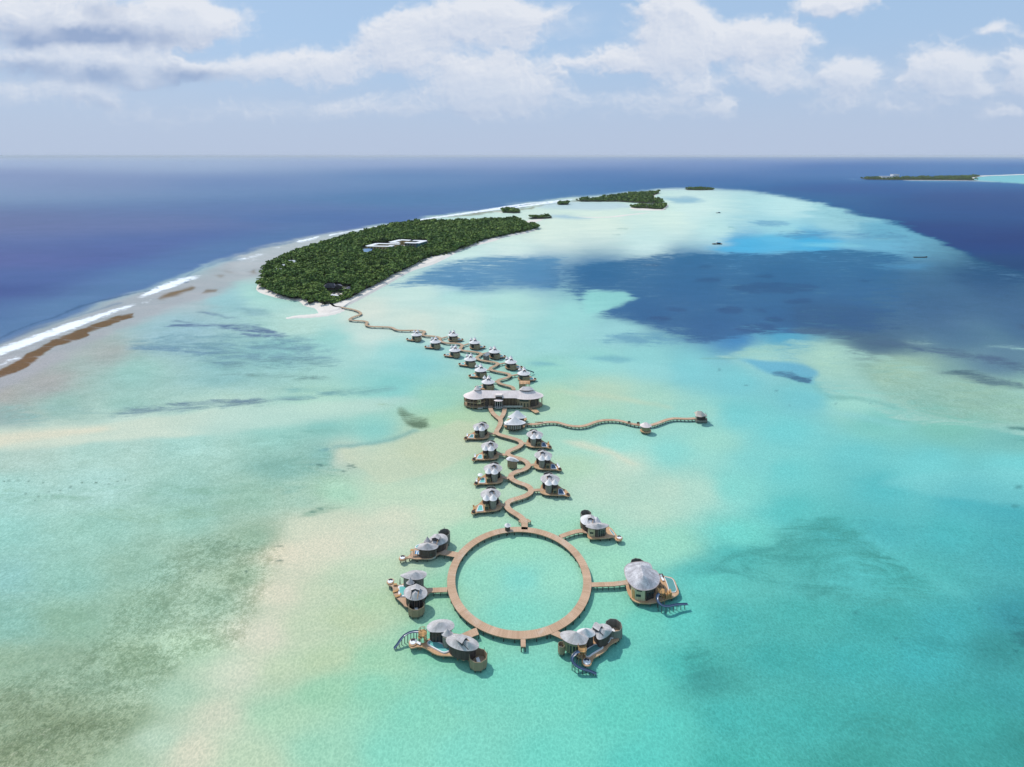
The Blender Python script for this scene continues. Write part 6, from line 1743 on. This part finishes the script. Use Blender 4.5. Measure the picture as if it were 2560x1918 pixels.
def sand_mat():
    m, T, b = newmat('coral_sand')
    p = T.n('ShaderNodeNewGeometry').outputs['Position']
    n = T.noise(p, .12, 7, .6); n2 = T.noise(p, .9, 4, .6)
    T.put(b.inputs['Base Color'], T.mix(T.m('ADD', T.m('MULTIPLY', n, .7), T.m('MULTIPLY', n2, .3)), (.58, .52, .45), (.80, .74, .68)))
    b.inputs['Roughness'].default_value = .95; b.inputs['Specular IOR Level'].default_value = .1
    return m
M['sand'] = sand_mat()
def leaf_mat():
    m, T, b = newmat('island_foliage')
    t = T.n('ShaderNodeAttribute', attribute_name='tint').outputs['Fac']
    pos = T.n('ShaderNodeNewGeometry').outputs['Position']
    big = T.noise(pos, .03, 6, .7)
    c = T.mix(t, (.055, .105, .030), (.135, .215, .048))
    c = T.mix(T.m('MULTIPLY', T.ss(big, .42, .60), .75), c, T.mix(t, (.085, .13, .03), (.20, .27, .06)))
    T.put(b.inputs['Base Color'], c)
    b.inputs['Roughness'].default_value = .8; b.inputs['Specular IOR Level'].default_value = .12
    return m
M['leaf'] = leaf_mat()
M['bark'] = m_plain('bark', (.12, .09, .065), .9, .3, 3)
M['soil'] = m_plain('dark_leaf_litter', (.05, .055, .03), .95, .4, .3)

MAIN_BEACH = [(104, 612), (130, 560), (160, 500), (190, 462), (280, 418), (440, 350), (600, 300), (750, 256), (900, 218), (1080, 175), (1250, 152), (1400, 152), (1600, 150), (1800, 134), (1940, 138), (2000, 168), (2066, 192), (2055, 205), (1990, 228), (1850, 255), (1760, 285), (1640, 316), (1560, 342), (1490, 372), (1430, 405), (1330, 450), (1200, 490), (1110, 535), (1040, 575), (960, 620), (880, 663), (800, 706), (720, 746), (690, 770), (600, 800), (540, 795), (530, 770), (500, 748), (440, 738), (400, 704), (300, 692), (200, 667), (125, 642)]
MAIN_WOOD = [(132, 605), (160, 540), (185, 478), (280, 428), (440, 360), (600, 310), (750, 266), (900, 228), (1080, 186), (1250, 164), (1400, 164), (1600, 162), (1800, 146), (1920, 146), (1955, 165), (1990, 186), (2055, 188), (2058, 200), (1980, 218), (1850, 246), (1700, 278), (1600, 315), (1450, 373), (1300, 405), (1200, 462), (1050, 532), (950, 592), (850, 642), (780, 684), (700, 712), (640, 728), (580, 742), (520, 716), (470, 738), (440, 694), (330, 692), (250, 664), (180, 630)]
land('island_sand', 'z7', MAIN_BEACH, 1.6, M['sand'], n=220, slope=13)
strip_land('sand_spit', 'z7', [(318, 819), (400, 808), (500, 802), (600, 786), (700, 750)], [3, 5.5, 7, 10, 8], .7, M['sand'])
strip_land('sand_spit', 'z7', [(1955, 176), (1985, 158), (2030, 145), (2090, 133)], [10, 16, 16, 6], 1.0, M['sand'])

# -------- trees
_r = np.random.RandomState(11)
def tree_arrays(seed, h, rad, lobes, quads, size):
    """leaf clumps spread over several lobes, with a loose outline; returns verts, quads, tint"""
    r = np.random.RandomState(seed)
    V = []; Q = []; Tn = []
    L = []
    for i in range(lobes):
        a = 2 * math.pi * (i + r.rand() * .6) / lobes
        d = rad * (.15 if i == 0 else .52 + .2 * r.rand())
        L.append((d * math.cos(a), d * math.sin(a), h * (.62 + .14 * r.rand() + (.08 if i == 0 else 0)), rad * (.46 + .2 * r.rand()), h * (.20 + .1 * r.rand())))
    for i in range(quads):
        lx, ly, lz, lr, lh = L[i % lobes]
        u = r.normal(size=3); u /= np.linalg.norm(u); u[2] = u[2] * .9 + .12
        rr = .62 + .42 * r.rand()
        c = np.array([lx + u[0] * lr * rr, ly + u[1] * lr * rr, lz + u[2] * lh * rr])
        n = u * .7 + r.normal(size=3) * .5; n /= np.linalg.norm(n)
        t = np.cross(n, r.normal(size=3)); t /= np.linalg.norm(t); b = np.cross(n, t)
        s = size * (.6 + .7 * r.rand())
        b0 = len(V)
        for (p, q) in ((-1, -.7), (.9, -1), (1, .8), (-.7, 1)): V.append(c + t * p * s + b * q * s)
        Q.append((b0, b0 + 1, b0 + 2, b0 + 3))
        tv = np.clip(.28 + .5 * r.rand() + .12 * u[2], 0, 1); Tn += [tv] * 4
    return np.array(V), np.array(Q), np.array(Tn)
PROT = [tree_arrays(1, 8.0, 4.2, 5, 150, .75), tree_arrays(2, 7.0, 4.8, 6, 150, .8), tree_arrays(3, 9.5, 3.8, 4, 140, .75), tree_arrays(4, 5.5, 3.6, 4, 110, .7), tree_arrays(5, 6.6, 4.0, 5, 130, .72)]
PLOW = [tree_arrays(6, 8.0, 4.4, 4, 46, 1.35), tree_arrays(7, 7.2, 5.0, 4, 46, 1.4), tree_arrays(8, 9.0, 4.2, 4, 40, 1.3)]
def tree_mesh(i):
    v, q, t = PROT[i]
    me = np_mesh('crown', v, q)
    a = me.attributes.new('tint', 'FLOAT', 'POINT'); a.data.foreach_set('value', t.astype(np.float32))
    me.materials.append(M['leaf'])
    return me
def trunk_mesh(h):
    mb = MB(); mb.tube([(0, 0, 0), (.1, .05, h * .3), (0, .1, h * .62)], [.3, .22, .1], 7)
    for a in range(4):
        an = a * 1.6; mb.tube([(0, .08, h * .38), (1.5 * math.cos(an), 1.5 * math.sin(an), h * .62)], [.14, .05], 5)
    o = mb.build('trunk', M['bark']); me = o.data; bpy.data.objects.remove(o); return me
def inside(poly, x, y):
    n = len(poly); ins = np.zeros(x.shape, bool)
    for a in range(n):
        xa, ya = poly[a][0], poly[a][1]; xb, yb = poly[(a + 1) % n][0], poly[(a + 1) % n][1]
        if ya == yb: continue
        c = (ya > y) != (yb > y)
        ins ^= c & (x < (xb - xa) * (y - ya) / (yb - ya) + xa)
    return ins
def scatter(poly, spacing, seed):
    r = np.random.RandomState(seed)
    P = np.array([(p[0], p[1]) for p in poly])
    x0, y0 = P.min(0); x1, y1 = P.max(0)
    gx_, gy_ = np.meshgrid(np.arange(x0, x1, spacing), np.arange(y0, y1, spacing))
    gx_ = gx_ + (r.rand(*gx_.shape) - .5) * spacing * .9; gy_ = gy_ + (r.rand(*gy_.shape) - .5) * spacing * .9
    m = inside(poly, gx_.ravel(), gy_.ravel())
    return np.stack([gx_.ravel()[m], gy_.ravel()[m]], -1), r
def wood(name, pts, r, protos, label, cat, zs=1.0, hscale=(0.62, 1.55), z0=1.0):
    VV = []; QQ = []; TT = []; off = 0
    for (x, y) in pts:
        v, q, t = protos[r.randint(len(protos))]
        a = r.rand() * 6.28; s = hscale[0] + (hscale[1] - hscale[0]) * r.rand() ** 1.6
        ca, sa = math.cos(a) * s, math.sin(a) * s
        w = np.empty_like(v); w[:, 0] = v[:, 0] * ca - v[:, 1] * sa + x; w[:, 1] = v[:, 0] * sa + v[:, 1] * ca + y; w[:, 2] = v[:, 2] * s * zs + z0
        VV.append(w); QQ.append(q + off); TT.append(np.clip(t + (r.rand() - .5) * .5, 0, 1)); off += len(v)
    V = np.concatenate(VV)
    me = np_mesh(name, V, np.concatenate(QQ))
    a = me.attributes.new('tint', 'FLOAT', 'POINT'); a.data.foreach_set('value', np.concatenate(TT).astype(np.float32))
    me.materials.append(M['leaf'])
    ob = bpy.data.objects.new(name, me); COL.objects.link(ob)
    return tag(ob, kind='stuff')
wood_main = [(p.x, p.y) for p in WL('z7', MAIN_WOOD, 0)]
# clearings round the buildings and the beach path
CLEAR = [[(p.x, p.y) for p in WL(k, q, 0)] for k, q in (
    ('b1', [(350, 420), (600, 300), (1200, 300), (1240, 400), (1160, 440), (900, 480), (760, 470), (520, 560), (330, 560), (160, 480), (170, 420)]),
    ('b1', [(930, 330), (1230, 235), (1870, 245), (1960, 330), (1700, 470), (1540, 470), (1440, 460), (1330, 460), (1240, 420), (1100, 480), (900, 490), (880, 440), (1100, 400)]),
    ('b2', [(510, 330), (640, 250), (1060, 270), (1060, 330), (1400, 345), (1330, 400), (1080, 470), (1050, 430), (900, 400), (560, 410)]),
    ('b2', [(600, 560), (630, 500), (900, 470), (1060, 480), (1180, 560), (960, 640), (660, 660)]),
    ('b2', [(620, 740), (700, 740), (820, 840), (720, 860)]),
    ('z7', [(335, 452), (360, 435), (380, 450), (370, 462), (340, 462)]), ('z7', [(255, 508), (285, 502), (290, 514), (262, 518)]))]
pts, r1 = scatter(wood_main, 4.6, 21)
_e = resample([Vector(p) for p in wood_main], 330); _r2 = np.random.RandomState(5)
edge_pts = np.array([(p.x, p.y) for p in _e]) + _r2.normal(size=(330, 2)) * 2.6
for c in CLEAR:
    pts = pts[~inside(c, pts[:, 0], pts[:, 1])]
# forest floor under the canopy
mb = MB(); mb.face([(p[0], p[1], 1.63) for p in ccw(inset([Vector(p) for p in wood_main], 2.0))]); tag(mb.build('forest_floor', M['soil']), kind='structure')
low_zone = np.zeros(len(pts), bool)
for c, reach in zip(CLEAR, (24, 24, 26, 26, 0, 8, 8)):
    q = np.array(c); dr = cent(c).normalized()
    for s_ in np.arange(3, reach + 1, 4.0):
        low_zone |= inside([(a[0] - dr.x * s_, a[1] - dr.y * s_) for a in q], pts[:, 0], pts[:, 1])
low_pts = pts[low_zone]; pts = pts[~low_zone]
dist = np.hypot(pts[:, 0], pts[:, 1]); order = np.argsort(dist)
near = pts[order[:290]]; rest = pts[order[290:]]
crowns = [tree_mesh(i) for i in range(len(PROT))]
trunks = [trunk_mesh(h) for h in (8.0, 7.0, 9.5, 5.5, 6.6)]
KIND = ['rounded broadleaf tree in the thicket at the near end of the forested island', 'spreading broadleaf tree in the thicket at the near end of the forested island', 'tall narrow tree in the thicket at the near end of the forested island', 'low bushy tree in the thicket at the near end of the forested island', 'mid height bushy tree in the thicket at the near end of the forested island']
for (x, y) in near:
    i = r1.randint(5)
    s = .65 + .65 * r1.rand(); a = r1.rand() * 6.28
    e = bpy.data.objects.new('broadleaf_tree', None); COL.objects.link(e)
    e.location = (x, y, 1.2); e.rotation_euler = (0, 0, a); e.scale = (s, s, s * .85)
    tag(e, KIND[i], 'tree', 'trees at the near end of the island, kind %s' % ['rounded', 'spreading', 'narrow', 'low', 'bushy'][i])
    for nm, me in (('crown', crowns[i]), ('trunk', trunks[i])):
        o = bpy.data.objects.new(nm, me); COL.objects.link(o); o.parent = e
mid = rest[:1500]; far = rest[1500:]
wood('island_forest', mid, r1, PROT, '', '', .85)
wood('island_forest', far, r1, PLOW, '', '', .8)
wood('low_shrubs', np.concatenate([low_pts, low_pts + 2.2]), r1, PLOW, '', '', .42, (.6, .9))
wood('beach_shrubs', edge_pts[:260], r1, PROT, '', '', .6, (.3, .75))

# islets
def islet(k, wood_pts, seed, spacing=7.0, sand=None, zs=.75, sandname='islet_sand'):
    w = [Vector((p.x, p.y)) for p in WL(k, wood_pts, 0)]
    if sand: land(sandname, k, sand, 1.2, M['sand'], n=60, slope=5, smooth=True)
    p, r = scatter([(q.x, q.y) for q in w], spacing, seed)
    mb = MB(); mb.face([(q.x, q.y, 1.3) for q in ccw(w)]); tag(mb.build('forest_floor', M['soil']), kind='structure')
    wood('islet_wood', p, r, PLOW, '', '', zs)
islet('z8', [(172, 470), (200, 462), (250, 464), (312, 474), (318, 483), (250, 485), (180, 481)], 31, 7)
islet('z8', [(608, 412), (630, 405), (675, 406), (698, 412), (690, 419), (620, 419)], 32, 6.5)
islet('z8', [(378, 526), (420, 519), (500, 516), (565, 518), (570, 525), (500, 529), (400, 531)], 33, 7)
islet('z8', [(752, 386), (820, 380), (920, 378), (1010, 364), (1100, 348), (1200, 338), (1300, 334), (1400, 322), (1416, 322), (1412, 330), (1362, 348), (1372, 374), (1440, 400), (1446, 411), (1380, 411), (1300, 407), (1180, 400), (1100, 394), (950, 394), (800, 394)], 34, 9.5, zs=.95)
islet('z8', [(1188, 440), (1215, 432), (1260, 430), (1330, 432), (1400, 424), (1472, 420), (1474, 432), (1455, 446), (1440, 457), (1370, 455), (1300, 450), (1220, 447)], 35, 8.5, [(1180, 446), (1240, 430), (1400, 425), (1482, 418), (1488, 426), (1475, 440), (1450, 461), (1350, 460), (1260, 456)])
islet('z8', [(1615, 294), (1700, 291), (1780, 291), (1842, 294), (1845, 301), (1760, 304), (1640, 302)], 36, 11, zs=.85)
islet('b3', [(158, 140), (240, 134), (420, 134), (700, 130), (1000, 124), (1300, 118), (1500, 112), (1700, 105), (1640, 112), (1560, 122), (1530, 136), (1560, 148), (1640, 158), (1300, 156), (900, 153), (500, 152), (250, 148)], 37, 15, zs=1.2)
strip_land('sand_spit', 'z8', [(770, 513), (850, 517), (960, 517), (1060, 512), (1150, 500), (1250, 489), (1345, 479)], [3, 7, 8, 9, 7, 6, 2], .6, M['sand'])
strip_land('sand_spit', 'z8', [(1190, 461), (1280, 460), (1360, 461), (1440, 460)], [6, 9, 9, 5], .6, M['sand'])
strip_land('sand_spit', 'z8', [(100, 474), (150, 474), (180, 478)], [3, 6, 6], .5, M['sand'])
strip_land('sand_spit', 'z8', [(1414, 325), (1375, 340), (1362, 356), (1380, 376)], [6, 9, 9, 4], .6, M['sand'])
strip_land('sand_spit', 'b3', [(690, 156), (800, 156), (1000, 157), (1300, 158), (1500, 162), (1700, 166), (1900, 170)], [8, 14, 10, 12, 14, 12, 6], .9, M['sand'])
strip_land('sand_spit', 'b3', [(1640, 158), (1560, 146), (1532, 134), (1560, 118), (1640, 106), (1750, 98), (1900, 94), (2212, 82), (2500, 72)], [8, 14, 22, 26, 30, 34, 34, 40, 30], 1.0, M['sand'])

# ------------------------------------------------------------------ buildings on the islands
M['roof_white'] = m_plain('white_flat_roof', (.74, .74, .75), .7, .08, .5)
M['wall_yellow'] = m_plain('ochre_render', (.44, .31, .14), .8)
M['wall_teal'] = m_plain('teal_render', (.10, .24, .24), .8)
M['roof_blue'] = m_plain('blue_metal_roof', (.12, .22, .36), .5)
M['roof_slate'] = m_roof('dark_purple_shingle', (.07, .065, .085), (.19, .18, .22), .3)
def bar(root, a, b, w, z0, z1, wm, win=True):
    """one straight wing with a white flat roof"""
    a = Vector(a); b = Vector(b); t = (b - a).normalized(); n = Vector((-t.y, t.x)) * w / 2
    q = [a - n, b - n, b + n, a + n]
    wall(root, q, z0, z1, wm, 'wing')
    mb = MB(); mb.prism([p + (p - cent(q)).normalized() * .9 for p in q], z1 + .004, z1 + .5); mb.build('roof', M['roof_white'], root)
    if win:
        L = (b - a).length; k = int(L / 4.5)
        for i in range(k):
            u0 = (i + .25) / k; u1 = (i + .7) / k
            p0 = a.lerp(b, u0) - n; p1 = a.lerp(b, u1) - n
            for zz in (z0 + 1.2, z0 + 4.4): window(root, p0, p1, zz, zz + 1.9, 'glass', .05)
def resort():
    zr = 9.0
    def P(x, y): p = W('b1', x, y, zr); return (p.x, p.y)
    t = root_at('b1', 700, 440, 'left courtyard building with white flat roof and ochre walls on the forested island', 'building', 'courtyard_building', 'courtyard buildings on the island')
    a, b, c, d = P(400, 358), P(940, 366), P(1110, 308), P(640, 296)
    bar(t, a, b, 7, 1.5, zr, 'wall_yellow'); bar(t, b, P(1010, 345), 7.2, 1.5, zr - .02, 'wall_teal'); bar(t, d, P(1190, 310), 7, 1.5, zr - .04, 'wall_yellow', False); bar(t, a, d, 8.4, 1.5, zr - .06, 'wall_yellow', False)
    t = root_at('b1', 1250, 330, 'middle courtyard building with an open white-roofed U on the forested island', 'building', 'courtyard_building', 'courtyard buildings on the island')
    bar(t, P(980, 265), P(1180, 272), 7.5, 1.5, zr, 'wall_yellow'); bar(t, P(980, 262), P(1225, 205), 9, 1.5, zr - .02, 'wall_yellow', False); bar(t, P(1225, 202), P(1455, 216), 7.5, 1.5, zr - .04, 'wall_yellow', False)
    t = root_at('b1', 1600, 350, 'right courtyard building with white roof and a teal end wall on the forested island', 'building', 'courtyard_building', 'courtyard buildings on the island')
    bar(t, P(1345, 272), P(1620, 282), 7.5, 1.5, zr, 'wall_grey'); bar(t, P(1625, 285), P(1830, 226), 9, 1.5, zr - .02, 'wall_teal'); bar(t, P(1545, 220), P(1850, 228), 7.5, 1.5, zr - .04, 'wall_grey', False)
    t = root_at('b1', 620, 540, 'low long shed with a white roof in front of the left courtyard building', 'building', 'shed')
    bar(t, (W('b1', 520, 512, 5).x, W('b1', 520, 512, 5).y), (W('b1', 745, 458, 5).x, W('b1', 745, 458, 5).y), 9, 1.5, 5.0, 'wall_grey', False)
    t = root_at('b1', 380, 500, 'blue metal-roofed shed left of the courtyard buildings', 'building', 'shed')
    o = xy('b1', [(240, 430), (540, 405), (490, 470), (400, 510), (300, 495)], 5.5)
    wall(t, scale_poly(o, .9), 1.5, 5.4, 'wall_grey'); mb = MB(); mb.roof(o, (o[0] + o[4]) / 2, (o[1] + o[2]) / 2, 5.5, 7.2, 1, 2, .15); mb.build('roof', M['roof_blue'], t)
    t = root_at('b1', 1620, 440, 'small blue-roofed shed below the right courtyard building', 'building', 'shed')
    o = xy('b1', [(1545, 425), (1690, 410), (1680, 432), (1560, 445)], 5)
    wall(t, scale_poly(o, .9), 1.5, 4.9, 'wall_pale'); mb = MB(); mb.roof(o, (o[0] + o[3]) / 2, (o[1] + o[2]) / 2, 5, 6.2, 1, 2, .15); mb.build('roof', M['roof_blue'], t)
    for nm, q in (('service_yard', [(880, 470), (1040, 405), (1140, 410), (1130, 450), (1000, 480)]), ('service_yard', [(1200, 320), (1420, 310), (1430, 345), (1330, 390), (1240, 360)]), ('service_yard', [(1640, 390), (1870, 320), (1960, 310), (1800, 370)])):
        mb = MB(); mb.prism(xy('b1', q, 1.7), 1.6, 1.75); tag(mb.build(nm, M['sand_floor']), kind='structure')
    # dark roofed house and beach club
    t = root_at('b2', 780, 370, 'dark hip-roofed house among the trees at the near end of the island', 'house', 'island_house')
    o = smooth_poly(xy('b2', [(510, 325), (560, 265), (640, 225), (840, 215), (860, 320), (700, 332)], 6.0), 40)
    A = W('b2', 650, 200, 11.5); B = W('b2', 820, 200, 11.5)
    mb = MB(); mb.roof(o, A, B, 6.0, 11.5, 1.1, 5, .25, 0, 1); mb.build('roof', [M['roof_slate'], M['fascia']], t)
    wall(t, scale_poly(o, .85), 1.5, 5.9, 'wall_dark')
    o = smooth_poly(xy('b2', [(850, 300), (900, 240), (1000, 230), (1062, 275), (1040, 292), (900, 310)], 6.0), 36)
    A = W('b2', 900, 222, 10.4); B = W('b2', 985, 232, 10.4)
    mb = MB(); mb.roof(o, A, B, 6.0, 10.4, 1.1, 5, .25, 0, 1); mb.build('roof', [M['roof_slate'], M['fascia']], t)
    w = scale_poly(o, .85); wall(t, w, 1.5, 5.9, 'wall_dark')
    for u in (590, 680, 760, 820):
        p = W('b2', u, 385, 1.5); window(t, (p.x - 1.6, p.y), (p.x + 1.6, p.y), 2.2, 5.0, 'wall_grey', .0, 'wall_panel')
    t = root_at('b2', 1240, 370, 'small dark pavilion on a pale terrace right of the dark-roofed house', 'pavilion', 'pavilion')
    p = W('b2', 1240, 340, 4); mb = MB(); mb.roof(ell(p.x, p.y, 3.6, 3.4, 8), p, p, 4.0, 6.4, 1, 3, .15, 0, 1); mb.build('roof', [M['roof_slate'], M['fascia']], t)
    for q in ell(p.x, p.y, 2.8, 2.6, 6): add_post(t, q.x, q.y, 1.5, 4, .14, 'stilt', 'column')
    mb = MB(); mb.prism(xy('b2', [(1050, 345), (1200, 330), (1400, 345), (1330, 390), (1090, 450), (1060, 400)], 1.75), 1.6, 1.78); tag(mb.build('terrace', M['wall_pale']), kind='structure')
    mb = MB(); mb.prism(xy('b2', [(615, 555), (640, 510), (720, 480), (900, 474), (1060, 485), (1170, 558), (1040, 590), (940, 620), (760, 635), (660, 610)], 1.75), 1.6, 1.78); tag(mb.build('terrace', M['sand_floor']), kind='structure')
    q = W('b2', 690, 535, 1.8)
    pt = thing('swimming_pool', (q.x, q.y, 1.8), 'teal swimming pool at the left of the beach terrace on the island', 'pool')
    o = smooth_poly(xy('b2', [(620, 560), (640, 520), (720, 495), (740, 520), (660, 565)], 1.9), 28)
    mb = MB(); mb.ringwall(o, .5, 1.79, 1.95); mb.build('rim', M['white'], pt); mb = MB(); mb.prism(inset(o, .52), 1.785, 1.9); mb.build('water', M['pool'], pt)
    for i, (x, y) in enumerate(((780, 570), (850, 575), (910, 590), (830, 540), (950, 545))):
        p = W('b2', x, y, 1.8)
        pp = thing('parasol', (p.x, p.y, 1.8), ['white parasol left on the beach terrace', 'middle white parasol of the front row on the beach terrace', 'right white parasol of the front row on the beach terrace', 'white parasol at the back of the beach terrace', 'white parasol at the back right of the beach terrace'][i], 'parasol', 'parasols on the beach terrace')
        mb = MB(); mb.tube([(p.x, p.y, 1.8), (p.x, p.y, 4.2)], .08, 6); mb.build('pole', M['metal_dark'], pp)
        mb = MB(); mb.roof(ell(p.x, p.y, 2.0, 2.0, 8), p, p, 3.6, 4.4, 1, 2, .06); mb.build('canopy', M['fabric_white' if i < 3 else 'fabric_dark'], pp)
        pp['label'] = pp['label'] if i < 3 else pp['label'].replace('white', 'dark')
    for i, (x, y, sx) in enumerate(((357, 455, 6), (300, 480, 3), (272, 510, 5))):
        p = W('z7', x, y, 1.5)
        t = thing('small_house', (p.x, p.y, 1.5), ['white-roofed house among trees on the left side of the island', 'smallest white roof among the trees on the island left side', 'low white roof nearest the left beach of the island'][i], 'house')
        z = 6.5 if i == 0 else 5.6
        q = [Vector((p.x - sx, p.y - 3)), Vector((p.x + sx, p.y - 3)), Vector((p.x + sx, p.y + 3)), Vector((p.x - sx, p.y + 3))]
        wall(t, scale_poly(q, .85), 1.5, z - .1, 'wall_pale'); mb = MB(); mb.roof(q, (p.x - sx * .7, p.y), (p.x + sx * .7, p.y), z, z + 2.6, 1, 2, .15); mb.build('roof', M['roof_white'], t)
    for i, (x0, x1, y, zz) in enumerate(((430, 565, 143, 13), (570, 645, 128, 13))):
        a = W('b3', x0, y, 0); b = W('b3', x1, y, 0)
        t = thing('far_building', ((a.x + b.x) / 2, a.y, 0), ['long white building on the shore of the far right island', 'smaller white roof behind on the far right island'][i], 'building')
        q = [(a.x, a.y), (b.x, a.y), (b.x, a.y + 30), (a.x, a.y + 30)]
        wall(t, q, .5, 18 + 6 * i, 'white'); mb = MB(); mb.prism(scale_poly([Vector(p) for p in q], 1.05), 18.01 + 6 * i, 19.5 + 6 * i); mb.build('roof', M['roof_white'], t)
resort()
for o in bpy.data.objects:
    if 'org' in o: del o['org']

# ------------------------------------------------------------------ sea air between here and the horizon
def build_haze():
    mb = MB(); mb.box((0, 0, 82.0), (142000, 142000, 166))
    m = bpy.data.materials.new('haze'); m.use_nodes = True
    nt = m.node_tree; nt.nodes.clear()
    out = nt.nodes.new('ShaderNodeOutputMaterial'); v = nt.nodes.new('ShaderNodeVolumePrincipled')
    v.inputs['Color'].default_value = (.88, .94, 1.0, 1)
    v.inputs['Density'].default_value = HAZE
    v.inputs['Anisotropy'].default_value = 0.0
    nt.links.new(v.outputs[0], out.inputs['Volume'])
    o = mb.build('haze', m)
    tag(o, kind='stuff')
HAZE = 2.4e-5
build_haze()
